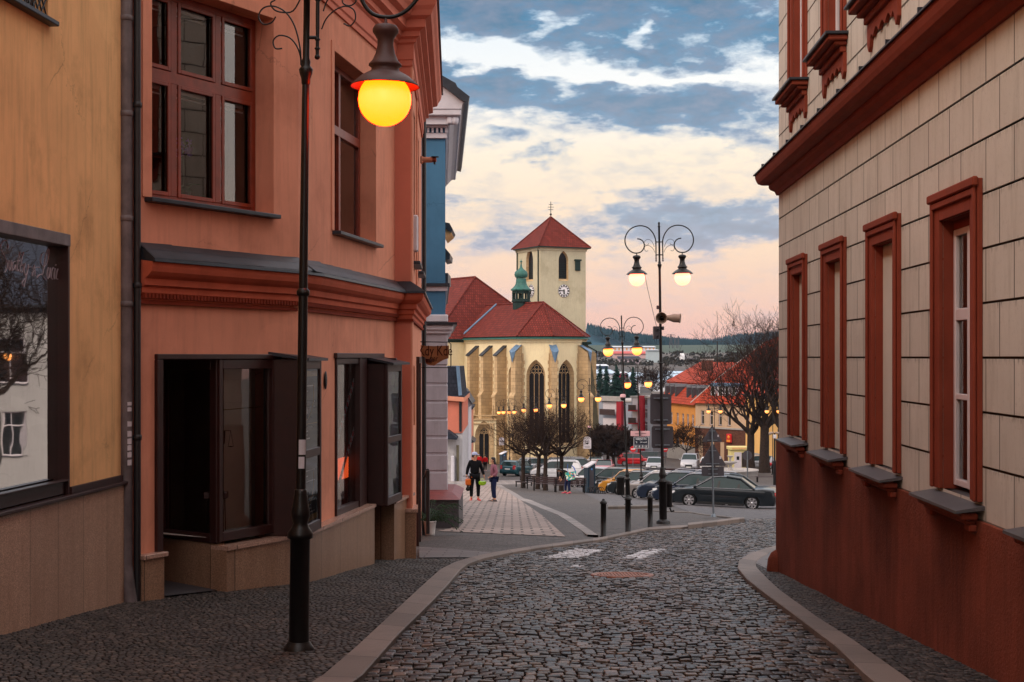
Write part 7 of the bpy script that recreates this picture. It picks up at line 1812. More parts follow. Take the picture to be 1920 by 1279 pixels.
for (px, py, d, lab) in ((1168, 745, 56.9, 'pink-topped black camera globe on the second lamp pole'), (1104.5, 802, 96.9, 'small pink-topped camera globe on the lamp pole before the church')):
    c = P(px, py, d); t = thing('camera_globe', lab, 'camera', tuple(c)); mb = MB(); mb.sphere((0, 0, -.03), .11, 12, 8); mb.build('dome', M['black'], t); mb = MB(); mb.lathe([(.115, 0), (.115, .08), (.09, .12), (0, .13)], 14); mb.build('housing', M['pinkboard'], t)
for (px, py, d, lab, pyb) in ((1187, 842, 150, 'red no-entry disc with a white bar left of the toilet board', 872), (1247.5, 843, 175, 'small red no-entry disc right of the tall lamp pole', 862)):
    c = P(px, py, d); t = thing('no_entry_sign', lab, 'sign', (c.x, d, gz(c.x, d))); mb = MB(); mb.tube([(c.x, d+.1, gz(c.x, d)), (c.x, d+.1, c.z)], .04, 6); mb.build('post', M['polegrey'], t, True); mb = MB(); mb.tube([(c.x, d+.03, c.z), (c.x, d, c.z)], .32, 20, smooth=False); mb.build('disc', M['redsign'], t, True); mb = MB(); mb.box(c.x-.22, c.x+.22, d-.02, d-.002, c.z-.05, c.z+.05); mb.build('bar', M['white'], t, True)
# bollards
for i, (px, pyb, pyt, lab) in enumerate(((1131.5, 1006, 935, 'leftmost of the three black bollards at the street corner'), (1177.5, 1000, 928, 'middle black bollard, in front of the second lamp post'), (1219, 991, 926, 'right black bollard beside the tall lamp post'))):
    g = G(px, pyb); sc_ = (pyb-pyt)/F*g.y; t = thing('bollard', lab, 'bollard', tuple(g), group='black bollards at the street corner'); k = sc_/.86
    mb = MB(); mb.lathe([(.085*k, -.05), (.085*k, .015), (.066*k, .02), (.064*k, .74*k), (.082*k, .745*k), (.086*k, .765*k), (.07*k, .79*k)], 20); mb.build('post', M['iron'], t); mb = MB(); mb.lathe([(.072*k, .79*k), (.05*k, .815*k), (.028*k, .825*k), (.034*k, .845*k), (.0, .86*k)], 16); mb.build('knob', M['iron'], t)
for i, px in enumerate((1254, 1262.5, 1271, 1279.5, 1288, 1297, 1306)):
    d = 128+i*.5; x = X(px, d); t = thing('bollard', ['small dark bollard, first from the left in the far row', 'small dark bollard, second from the left in the far row', 'small dark bollard, third from the left in the far row', 'small dark bollard, fourth and middle of the far row', 'small dark bollard, third from the right in the far row', 'small dark bollard, second from the right in the far row', 'small dark bollard, rightmost of the far row'][i], 'bollard', (x, d, gz(x, d)), group='small bollards along the far kerb'); mb = MB(); mb.lathe([(.11, -.05), (.11, .75), (.08, .82), (.0, .86)], 10); mb.build('post', M['iron'], t)
# litter bins
for (px0, px1, py0, py1, d, lab) in ((1156, 1171, 894, 928, 56.6, 'dark green-black litter bin on the second lamp post'), (1249.5, 1260.5, 905, 951, 36.3, 'dark litter bin behind the pedestal of the tall lamp')):
    x = X((px0+px1)/2, d); t = thing('litter_bin', lab, 'litter bin', (x, d, Zp(py1, d))); r = X(px1, d)-x; h = Zp(py0, d)-Zp(py1, d)
    mb = MB(); mb.lathe([(r*.85, 0), (r*.92, .03), (r, .06), (r, h-.06), (r*1.05, h-.05), (r*1.05, h), (r*.9, h)], 18); mb.build('bin', M['binmat'] if 'binmat' in M else M['iron'], t); mb = MB(); mb.lathe([(r*1.02, h), (r*.9, h+.03), (0, h+.05)], 16); mb.build('lid', M['iron'], t); mb = MB(); mb.tube([(r*.3, .1, -.02), (r*.8, .1, -.12), (r*1.8, .1, -.1)], .025, 6); mb.build('bracket', M['iron'], t)
# parking meter, bike racks, benches
def meter(label, px, py0, py1, d, w, h):
    x = X(px, d); z = gz(x, d); t = thing('parking_meter', label, 'parking meter', (x, d, z)); mb = MB(Matrix.Rotation(.5, 4, 'Z')); mb.prism([(-w/2, 0), (w/2, 0), (w/2, h*.98), (-w/2, h*.84)], -w*.45, w*.45); mb.build('cabinet', pmat('petrol_metal_'+str(int(d)), C3(36, 58, 74), .35, .1, 5, .05, metal=.3), t)
    mb = MB(Matrix.Rotation(.5, 4, 'Z')); mb.box(-w*.30, w*.30, -w*.46, -w*.452, .1, h*.8); mb.build('front_panel', M['greyplate'], t)
    mb = MB(Matrix.Rotation(.5, 4, 'Z')); mb.add([(-w*.62, -w*.55, h*.83), (w*.6, -w*.55, h*.99), (w*.6, w*.55, h*.99), (-w*.62, w*.55, h*.83), (-w*.62, -w*.55, h*.87), (w*.6, -w*.55, h*1.03), (w*.6, w*.55, h*1.03), (-w*.62, w*.55, h*.87)], [(0, 3, 2, 1), (4, 5, 6, 7), (0, 1, 5, 4), (1, 2, 6, 5), (2, 3, 7, 6), (3, 0, 4, 7)]); mb.build('roof', M['whitest'], t)
    mb = MB(Matrix.Rotation(.5, 4, 'Z')); mb.tube([(0, -w*.46-.005, h*.78), (0, -w*.46-.012, h*.78)], w*.12, 12); mb.build('blue_disc', pmat('blue_disc_'+str(int(d)), C3(70, 130, 200), .4, .05, 5, 0), t)
meter('petrol-blue parking meter with a slanted white top beside the bike stands', 1105.5, 865, 920, 86, .52, 1.85)
meter('small petrol-blue parking meter near the church porch', 943.5, 843, 876, 158, .6, 1.85)
for i, (px, lab) in enumerate(((1112, 'left of the two low curved bike stands'), (1124, 'right of the two low curved bike stands'))):
    d = 84-i*.6; x = X(px, d); t = thing('bike_stand', lab, 'bike stand', (x, d, gz(x, d)), group='low bike stands by the parking meter')
    for k in range(3):
        mb = MB(); mb.tube([(-.15+k*.13+.22*math.cos(a), (k-1)*.1, .40*math.sin(a)) for a in [math.pi*j/8 for j in range(9)]], .022, 6); mb.build('hoop', M['iron'], t)
    mb = MB(); mb.tube([(-.4, 0, .03), (.4, 0, .03)], .02, 6); mb.build('rail', M['iron'], t)
def bench(label, p, rz, L=1.9, back=True, group=None):
    t = thing('park_bench', label, 'bench', (p[0], p[1], gz(p[0], p[1])), rz, group)
    for s in (-1, 1):
        mb = MB(); x = s*(L/2-.12); mb.box(x-.035, x+.035, -.25, -.19, 0, .44, .006); mb.box(x-.035, x+.035, .19, .25, 0, .85 if back else .44, .006); mb.box(x-.035, x+.035, -.25, .25, .38, .43, .006); mb.build('leg', M['iron'], t)
    mb = MB()
    for k in range(4): mb.box(-L/2, L/2, -.25+k*.12, -.16+k*.12, .44, .475, .008)
    mb.build('seat', M['benchwood'], t)
    if back:
        mb = MB()
        for k in range(3): mb.box(-L/2, L/2, .17, .20, .54+k*.12, .63+k*.12, .008)
        mb.build('backrest', M['benchwood'], t)
GB = 'benches around the plaza trees'
for (px, d, rz, L, lab) in ((987, 96, .9, 1.9, 'leftmost bench at the trees, seen end-on'), (1003, 91, .7, 1.9, 'bench between the leftmost one and the long front bench'), (1034, 84, .04, 2.3, 'long dark front bench below the tree trunks'), (1068, 82, .12, 1.9, 'bench behind the bending woman')):
    x = X(px, d); bench(lab, (x, d), math.pi+rz, L, True, GB)
bench('backless bench on the right near the house corner', (X(1437, 118), 118), 0, 1.75, False)
for (px, d, lab, w) in ((1272, 126, 'dark planter box rail before the silver van, left piece', 2.4), (1318, 127, 'dark planter box rail before the silver van, right piece', 1.6)):
    x = X(px, d); t = thing('barrier_rail', lab, 'barrier', (x, d, gz(x, d))); mb = MB(); mb.box(-w/2, w/2, -.05, .05, .55, .95, .01); mb.build('panel', M['darkwood'], t)
    for s in (-1, 1): mb = MB(); mb.box(s*w/2-.05, s*w/2+.05, -.06, .06, 0, 1.0); mb.build('post', M['iron'], t)
# floodlight mast right
d = 112; x = X(1452.5, d); t = thing('lamp_mast', 'dark post with two pale spotlights and a box beside the house corner', 'post', (x, d, gz(x, d)))
mb = MB(); z = gz(x, d); mb.tube([(x, d, z), (x, d, z+1.9)], .12, 10); mb.tube([(x, d, z+1.9), (x, d, Zp(812, d))], .07, 8); mb.build('pole', M['iron'], t, True)
mb = MB(); mb.box(x-.12, x+.12, d-.1, d+.1, Zp(822, d), Zp(815, d), .02); mb.build('box', M['whitest'], t, True)
for s in (-1, 1): mb = MB(); mb.tube([(x+s*.05, d, Zp(811, d)), (x+s*.45, d-.05, Zp(813.5, d))], [.07, .12], 8); mb.build('spotlight', M['gull'], t, True)
# kiosk and fountain
d = 158; x = X(1383, d); kz_ = gz(x, d); t = thing('kiosk', 'cream-coloured kiosk with a pale door left of the big tree trunks', 'kiosk', (x, d, kz_))
cr = pmat('cream_painted_metal', C3(222, 206, 140), .6, .06, 3, .05)
mb = MB(); mb.box(-.95, .95, -.8, .8, 0, 2.2, .02); mb.build('body', cr, t); mb = MB(); mb.box(-1.1, 1.1, -1, 1, 2.2, 2.55, .04); mb.build('roof', cr, t); mb = MB(); mb.box(-.5, .3, -.86, -.8, .1, 1.95, .01); mb.build('door', M['boardwhite'], t); mb = MB(); mb.box(-.25, .05, -.875, -.862, 1.1, 1.5); mb.build('door_window', M['farglass'], t); mb = MB(); mb.box(.35, .9, -.84, -.79, .3, 1.9); mb.build('opening', M['roomdark'], t)
mb = MB(); mb.box(-.75, .75, -1.02, -1.0, 2.3, 2.45); mb.build('lettering_band', M['ochre'], t)
d = 136; x = X(1378, d); fz = gz(x, d); t = thing('fountain', 'low round grey stone fountain with two stacked bowls', 'fountain', (x, d, fz))
mb = MB(); mb.lathe([(2.15, -.3), (2.15, .45), (2.25, .5), (2.25, .62), (2.05, .62), (2.0, .45), (0, .4)], 32); mb.build('basin', M['concrete'], t)
mb = MB(); mb.lathe([(.35, .4), (.2, .6), (.16, 1.0), (.3, 1.12), (.68, 1.28), (.72, 1.36), (.66, 1.36), (.3, 1.24), (0, 1.2)], 24, (-.45, 0, 0)); mb.build('lower_bowl', M['concrete'], t)
mb = MB(); mb.lathe([(.12, 1.2), (.10, 1.7), (.2, 1.82), (.34, 1.9), (.3, 1.92), (0, 1.88)], 20, (-.45, 0, 0)); mb.build('upper_bowl', M['concrete'], t)
# motorbike far right
d = 152; x = X(1444, d); t = thing('motorbike', 'red and white motorbike parked between the tree trunks', 'motorbike', (x, d, gz(x, d)))
for xx in (-.65, .65):
    mb = MB(); mb.tube([(xx+.28*math.cos(a), 0, .3+.28*math.sin(a)) for a in [2*math.pi*k/16 for k in range(17)]], .05, 6); w = mb.build('wheel', M['tyre'], t)
    mb = MB()
    for k in range(5): a = k*1.256; mb.tube([(xx, 0, .3), (xx+.25*math.cos(a), 0, .3+.25*math.sin(a))], .02, 4)
    mb.build('spokes', M['rim'], w)
mb = MB(); mb.sphere((0, 0, .75), .3, 12, 8, 1.3, .6, .6); mb.sphere((.4, 0, .85), .2, 10, 8, 1, .7, 1.2); mb.build('fairing', M['redsign'], t)
mb = MB(); mb.sphere((-.4, 0, .85), .2, 10, 8, 1.7, .7, .35); mb.build('seat', M['black'], t); mb = MB(); mb.tube([(.65, 0, .3), (.45, 0, 1.0), (.35, -.3, 1.1)], .03, 6); mb.tube([(.45, 0, 1.0), (.35, .3, 1.1)], .03, 6); mb.build('fork', M['rim'], t)

# ------------------------------------------------------------------ cars
PAINTS = {}
def paint(name, col, metal=.35, rough=.28):
    if name not in PAINTS:
        m, t, b = newmat('paint_'+name); b.inputs['Base Color'].default_value = col; b.inputs['Metallic'].default_value = metal; b.inputs['Roughness'].default_value = rough; b.inputs['Coat Weight'].default_value = .55; b.inputs['Specular IOR Level'].default_value = .3; b.inputs['Coat Roughness'].default_value = .04
        n = t.noise(tcoord(t), 2.5, 5, .6); t.put(b.inputs['Roughness'], t.maprange(n, .35, .7, rough, rough+.12)); PAINTS[name] = m
    return PAINTS[name]
def car(label, nose, heading, L, W, H, kind, col, group, lights=False, name='parked_car', rails=False, simple=False):
    """nose = ground position of the front bumper; heading = direction the front points to"""
    ca, sa = math.cos(heading), math.sin(heading)
    cx, cy = nose[0]-ca*L/2, nose[1]-sa*L/2
    za = gz(cx+ca*1.3, cy+sa*1.3); zb_ = gz(cx-ca*1.3, cy-sa*1.3)
    t = thing(name, label, 'van' if kind == 'van' else 'car', (cx, cy, (za+zb_)/2), 0, group)
    t.rotation_euler = (0, -math.atan2(za-zb_, 2.6), heading)
    B = paint(col[0], col[1], *col[2:])
    h = L/2; wb = L*.575/2; xf, xr = wb+L*.015, -wb+L*.01; R_ = .325 if kind != 'suv' else .35; ar = R_+.045
    belt = H*.635; low = .21
    hood = {'sedan': .80, 'wagon': .80, 'hatch': .86, 'suv': .92, 'van': 1.0}[kind]/1.46*max(1.44, H*.97)
    if kind == 'sedan': top = [(-h, .42), (-h-.0, .58), (-h+.04, .80), (-h+.12, .95), (-h+.62, 1.0), (-h+1.0, belt+.03)]
    elif kind == 'van': top = [(-h, .35), (-h, .6), (-h+.03, belt)]
    else: top = [(-h, .40), (-h, .62), (-h+.05, .85), (-h+.12, belt+.02)]
    cowl = h-L*.245 if kind != 'van' else h-L*.20
    prof = [(-h+.06, low+.03)]+top+[(0, belt), (cowl-.1, belt-.0), (cowl+.12, belt-.035), (cowl+.5, hood+.02), (h-.28, hood-.10), (h-.08, hood-.22), (h-.0, .56), (h, .42), (h-.04, .27), (h-.14, low)]
    def arch(xc): return [(xc+ar*math.cos(a), max(low, R_-.02+ar*math.sin(a))) for a in [R(-18+216*k/12) for k in range(13)]]
    bottom = arch(xf)+arch(xr)
    outline = prof+bottom
    n = len(outline); hw = W/2
    layers = [(-1.0, 0), (-.965, 1), (-.86, 2), (-.55, 3), (0, 4), (.55, 3), (.86, 2), (.965, 1), (1.0, 0)]
    rings = []
    for (ty, q) in layers:
        k = {0: .115, 1: .05, 2: .018, 3: .004, 4: 0}[q]; e = {0: .13, 1: .07, 2: .035, 3: .012, 4: 0}[q]
        ring = []
        for (x, z) in outline:
            zz = z-(k*max(0, (z-.62)/.5) if z > .62 else 0); xx = x*(1-e*max(0, abs(x)/h-.62)/.38*.5) if True else x
            y = hw*ty*(1-.05*max(0, (z-.75)))*(1-.03*max(0, (.45-z))); ring.append((xx, y, zz))
        rings.append(ring)
    mb = MB(); mb.smooth = False
    for i in range(len(rings)-1):
        pts = rings[i]+rings[i+1]; mb.add(pts, [(j, (j+1) % n, (j+1) % n+n, j+n) for j in range(n)], smooth=True)
    mb.add(rings[0], [tuple(range(n-1, -1, -1))], smooth=False); mb.add(rings[-1], [tuple(range(n))], smooth=False)
    body = mb.build('body', B, t)
    mb = MB(); mb.box(-h+.25, h-.25, -hw*.80, hw*.80, low+.01, belt-.2); mb.build('underbody', M['black'], t)
    for s in (-1, 1):                             # crowned door skins
        for (xa, xb, rows) in ((-h+.10, h-.30, ((.60, .0), (.66, .017), (.72, .024), (.80, .020), (.88, .004), (belt-.01, -.045))), (xr+ar+.06, xf-ar-.06, ((.26, -.01), (.36, .012), (.46, .016), (.56, .008), (.60, .0)))):
            mb = MB(); rr = []
            for i in range(9):
                x = xa+(xb-xa)*i/8; tp = 1-.10*max(0, abs(x)/h-.72)**1.5*4
                rr.append([(x, s*(hw*tp+o_*(1 if 0 < i < 8 else -.3)-.002), min(z, belt-.01-max(0, (x-cowl+.1))*.16)) for z, o_ in rows])
            mb.rings(rr, False, False, closed=False, smooth=True); mb.build('side_panel', B, t)
    # greenhouse
    g = {'sedan': [(-h+.98, belt-.0), (-h+1.62, H-.085), (-h+2.25, H-.015), (h-2.35, H-.005), (h-1.98, H-.06), (cowl+.1, belt-.06)],
         'hatch': [(-h+.12, belt), (-h+.42, H-.12), (-h+.62, H-.03), (-.1, H), (.55, H-.03), (.75, H-.08), (cowl+.15, belt-.05)],
         'wagon': [(-h+.12, belt), (-h+.55, H-.10), (-h+.75, H-.02), (-.2, H), (.35, H-.02), (.6, H-.07), (cowl+.12, belt-.05)],
         'suv': [(-h+.12, belt), (-h+.40, H-.10), (-h+.6, H-.02), (-.2, H), (.45, H-.02), (.65, H-.07), (cowl+.15, belt-.05)],
         'van': [(-h+.04, belt), (-h+.10, H-.10), (-h+.22, H-.01), (0, H), (.75, H-.02), (.98, H-.08), (cowl+.2, belt-.05)]}[kind]
    wbt, wtp = hw*.945, hw*.74
    def wz(z): return wbt+(wtp-wbt)*max(0, (z-belt)/(H-belt))
    def bulge(pts, fy): return [(x, fy*wz(z), z-.02*(abs(fy)**3)*(1 if z > belt+.2 else 0)) for x, z in pts]
    mb = MB(); rr = [bulge(g, fy) for fy in (-1, -.9, -.5, 0, .5, .9, 1)]
    m_ = len(g)
    for i in range(len(rr)-1):
        mb.add(rr[i]+rr[i+1], [(j, j+1, j+1+m_, j+m_) for j in range(m_-1)], smooth=False)
    mb.add(rr[0], [tuple(range(m_))]); mb.add(rr[-1], [tuple(range(m_-1, -1, -1))]); mb.build('window_glass', M['carglass'], t)
    mb = MB()                                     # roof skin, pillars, beltline
    rt = [p for p in g if p[1] > H-.13]
    rr = [[(x, fy*(wz(z)+.004)*1.0, z+.012-.02*(abs(fy)**3)) for x, z in rt] for fy in (-1.0, -.97, -.85, -.5, 0, .5, .85, .97, 1.0)]
    for i in range(len(rr)-1): mb.add(rr[i]+rr[i+1], [(j, j+1, j+1+len(rt), j+len(rt)) for j in range(len(rt)-1)], smooth=True)
    for s in (-1, 1):
        o = .008
        def pt(p, dz=0): return (p[0], s*(wz(p[1])+o), p[1]+dz)
        mb.tube([pt(g[-1]), pt(g[-2]), pt(g[-3])], .036, 5); mb.tube([pt(g[0]), pt(g[1]), pt(g[2])], .05 if kind != 'sedan' else .06, 5); mb.tube([pt(p, -.01) for p in g[1:-1]], .028, 5)
        if kind in ('hatch', 'wagon', 'suv', 'van'): 
            x0 = -h+L*.22; mb.add([(g[0][0], s*(wbt+o), belt), (x0, s*(wbt+o), belt), (x0-.18, s*(wtp+.03), H-.1), (g[1][0], s*(wtp+.03), H-.12)], [(0, 1, 2, 3)]) if kind != 'wagon' else None
    mb.build('roof', B, t)
    for s in (-1, 1):
        mb = MB()
        for xb in ((cowl-1.05, cowl-1.95) if kind != 'van' else (cowl-.9, cowl-1.9)): mb.add([(xb-.05, s*(wbt+.006), belt), (xb+.05, s*(wbt+.006), belt), (xb-.04, s*(wtp+.012), H-.07), (xb-.12, s*(wtp+.012), H-.07)], [(0, 1, 2, 3)])
        for xb in (cowl-.05, cowl-1.0, cowl-1.9): mb.tube([(xb, s*hw*.985, low+.12), (xb+.02, s*(hw+.0015), .55), (xb, s*(hw*.975), belt-.05)], .006, 4)
        mb.box(xr+ar+.02, xf-ar-.02, s*hw*.985-.012, s*hw*.985+.012, low-.01, low+.09)
        mb.build('door_seam', M['black'], t)
    if not simple:
        mb = MB()
        for s in (-1, 1):
            q = [(x, s*(wz(z)+.042), z+(0 if i not in (0, m_-1) else .01)) for i, (x, z) in enumerate(g)]
            mb.tube(q[:], .009, 4); mb.tube([(g[0][0]+.0, s*(wbt+.025), belt+.012), (g[-1][0]-.1, s*(wbt+.025), belt-.01)], .010, 4)
            for xb in (cowl-.82, cowl-1.72): mb.box(xb-.10, xb+.08, s*hw*.99-.02, s*hw*.99+.02, belt-.17, belt-.14, .008)
            if rails: mb.tube([(g[2][0], s*wtp*.93, H+.01), (g[2][0]+.15, s*wtp*.93, H+.06), (g[-3][0]-.15, s*wtp*.93, H+.06), (g[-3][0]+.05, s*wtp*.93, H-.0)], .017, 5)
        mb.build('bright_trim', M['rim'], t)
    for s in (-1, 1):
        mb = MB(); mb.sphere((cowl-.02, s*(hw+.09), belt+.05), .1, 10, 6, .7, 1.0, .65); mb.tube([(cowl-.02, s*(hw-.06), belt-.01), (cowl-.02, s*(hw+.06), belt+.03)], .02, 5); mb.build('mirror', B, t)
        mb = MB(); hz = .64/1.46*H; mb.add([(h-.40, s*(hw*.955), hz+.09), (h-.10, s*hw*.84, hz+.05), (h-.005, s*hw*.52, hz+.03), (h+.005, s*hw*.50, hz-.08), (h-.07, s*hw*.86, hz-.07), (h-.36, s*hw*.985, hz-.0)], [(0, 1, 4, 5), (1, 2, 3, 4)])
        c = mb.build('headlight', M['carlit'] if lights else M['clearlamp'], t)
        mb = MB(); tz_ = .78/1.46*H
        if kind in ('sedan',): pts = [(-h+.30, s*hw*.965, tz_+.06), (-h+.03, s*hw*.86, tz_+.06), (-h-.012, s*hw*.5, tz_+.04), (-h-.015, s*hw*.5, tz_-.10), (-h-.01, s*hw*.88, tz_-.10), (-h+.26, s*hw*.99, tz_-.06)]
        else: pts = [(-h+.22, s*hw*.96, tz_+.12), (-h+.06, s*hw*.86, tz_+.26), (-h-.0, s*hw*.64, tz_+.2), (-h-.012, s*hw*.62, tz_-.10), (-h+.0, s*hw*.87, tz_-.12), (-h+.22, s*hw*.985, tz_-.04)]
        mb.add(pts, [(0, 1, 4, 5), (1, 2, 3, 4)]); mb.build('taillight', M['redlamp'], t)
        for xc in (xf, xr):
            yo = s*(hw-.02); yi = s*(hw-.22)
            mb = MB(Matrix.Translation((xc, 0, R_)) @ Matrix.Rotation(R(90), 4, 'X'))
            y0_, y1_ = -yo, -yi
            mb.lathe([(R_*.66, y0_), (R_*.93, y0_+ (y1_-y0_)*.02), (R_, y0_+(y1_-y0_)*.14), (R_, y0_+(y1_-y0_)*.9), (R_*.9, y1_)], 24, cap=False); w = mb.build('wheel', M['tyre'], t)
            mb = MB(Matrix.Translation((xc, 0, R_)) @ Matrix.Rotation(R(90), 4, 'X')); e = (y1_-y0_)
            for k in range(7):
                a = 2*math.pi*k/7+.2; c_, s_ = math.cos(a), math.sin(a); hwid = .05
                mb.add([(c_*.05-s_*hwid*.7, s_*.05+c_*hwid*.7, y0_+e*.05), (c_*.05+s_*hwid*.7, s_*.05-c_*hwid*.7, y0_+e*.05), (c_*R_*.66+s_*hwid, s_*R_*.66-c_*hwid, y0_+e*.03), (c_*R_*.66-s_*hwid, s_*R_*.66+c_*hwid, y0_+e*.03)], [(0, 1, 2, 3)])
            mb.lathe([(R_*.64, y0_+e*.06), (R_*.65, y0_-e*.01), (R_*.675, y0_-e*.01), (R_*.69, y0_+e*.05)], 24, cap=False); mb.lathe([(.055, y0_+e*.08), (.05, y0_), (.0, y0_)], 10); mb.build('rim', M['rim'], w)
            mb = MB(Matrix.Translation((xc, 0, R_)) @ Matrix.Rotation(R(90), 4, 'X')); mb.lathe([(R_*.66, y0_+e*.3), (0, y0_+e*.32)], 16); mb.build('brake_disc', M['black'], w)
    mb = MB(); gz_ = .46/1.46*H; mb.box(h-.06, h+.012, -hw*.42, hw*.42, gz_-.14, gz_+.13, .02); mb.build('grille', M['black'], t)
    mb = MB(); mb.box(h-.02, h+.022, -.26, .26, .38, .49, .004); mb.build('number_plate', M['plate'], t); mb = MB(); mb.box(-h-.022, -h+.02, -.26, .26, .62, .73, .004); mb.build('number_plate', M['plate'], t)
    return t
M['carlit'] = emat('headlight_lit', (1, .82, .55), 6)
GP = 'cars parked in the front row of the square'
H_ = math.pi-R(14)
black = ('black', (.002, .006, .010, 1), .0, .3); navy = ('navy', (.006, .014, .035, 1), .3, .3); grey = ('warm_grey', (.22, .20, .20, 1), .6, .35); silver = ('silver', (.42, .42, .45, 1), .7, .35); white = ('white', (.72, .72, .74, 1), .0, .3); orange = ('orange', (.62, .27, .035, 1), .1, .3); dkgrey = ('dark_grey', (.03, .032, .036, 1), .5, .3); teal = ('teal', (.015, .08, .10, 1), .4, .3); red = ('red', (.50, .008, .015, 1), .1, .3); pink = ('faded_red', (.42, .12, .14, 1), .2, .35)
car('black saloon with bright rims parked broadside, nearest of the front row', (7.28, 65.4), H_, 4.85, 1.84, 1.45, 'sedan', black, GP)
car('dark navy estate with roof rails behind the black saloon', (6.9, 69.6), H_, 4.7, 1.82, 1.52, 'wagon', navy, GP, rails=True)
car('dark navy car with an orange-lit bonnet edge, third in the front row', (6.45, 73.0), H_, 4.6, 1.8, 1.55, 'suv', navy, GP, rails=True)
car('warm grey car with a spoked front wheel, behind the lamp pedestals', (6.0, 76.5), H_, 4.5, 1.8, 1.47, 'hatch', grey, GP)
car('silver estate just behind the warm grey car', (6.15, 80.5), H_, 4.6, 1.8, 1.5, 'wagon', silver, GP)
car('black hatchback between the silver estate and the orange car', (5.75, 85.0), H_, 4.2, 1.75, 1.48, 'hatch', black, GP)
car('orange-yellow hatchback in the front row', (5.45, 88.6), H_, 4.2, 1.75, 1.5, 'hatch', orange, GP)
car('dark grey car between the orange hatchback and the black off-roader', (5.35, 92.6), H_, 4.5, 1.8, 1.48, 'sedan', dkgrey, GP)
car('black off-roader behind the parking meter', (4.75, 96.5), H_, 4.6, 1.85, 1.62, 'suv', black, GP)
car('silver-white hatchback left of the parking meter', (3.9, 104), H_, 4.3, 1.76, 1.48, 'hatch', silver, GP)
GQ = 'cars parked behind the plaza trees'
car('white off-roader parked broadside behind the tree trunks', (X(994, 122), 122), math.pi-.05, 4.5, 1.85, 1.66, 'suv', white, GQ, rails=True)
car('dark car with a roof rail just beyond the white off-roader', (X(1012, 132), 132), math.pi-.05, 4.8, 1.85, 1.72, 'wagon', dkgrey, GQ, rails=True)
car('teal hatchback seen from behind at the left end of the row', (X(990, 131.5), 134), R(62), 4.1, 1.75, 1.45, 'hatch', teal, GQ)
car('silver car with glowing front lamp at the far left by the litter bin', (X(962, 143), 143), R(215), 4.2, 1.75, 1.48, 'hatch', silver, GQ, lights=True)
car('dark blue car behind the teal hatchback', (X(1000, 140), 140), math.pi, 4.6, 1.8, 1.62, 'suv', navy, GQ)
GF = 'cars on the far side of the square'
car('bright red hatchback seen broadside on the far side', (X(1219, 168), 168), R(-4), 3.9, 1.7, 1.5, 'hatch', red, GF)
car('pale blue-silver hatchback facing the camera, right of the red one', (X(1226, 152), 152), R(262), 4.0, 1.72, 1.48, 'hatch', silver, GF)
car('silver van facing the camera before the yellow house', (X(1291, 152), 152), R(258), 4.4, 1.8, 1.85, 'van', silver, GF, name='parked_van')
car('faded red car driving towards the camera with lit headlamps', (X(1130, 138), 138), R(262), 4.2, 1.75, 1.45, 'sedan', pink, GF, lights=True, name='moving_car')
car('dark silver car beyond the faded red one with a lit lamp', (X(1114, 150), 150), R(262), 4.2, 1.75, 1.5, 'sedan', silver, GF, lights=True, name='moving_car')
car('white car with red rear lamps beside the fountain bowls', (X(1346, 152), 156), R(75), 4.2, 1.75, 1.5, 'hatch', white, GF)
car('dark car half hidden behind the red hatchback', (X(1180, 174), 174), R(178), 4.2, 1.75, 1.5, 'hatch', dkgrey, GF)
car('pale car behind the round sign near the tree trunk', (X(1402, 157), 160), R(180), 3.6, 1.7, 1.5, 'hatch', silver, GF)

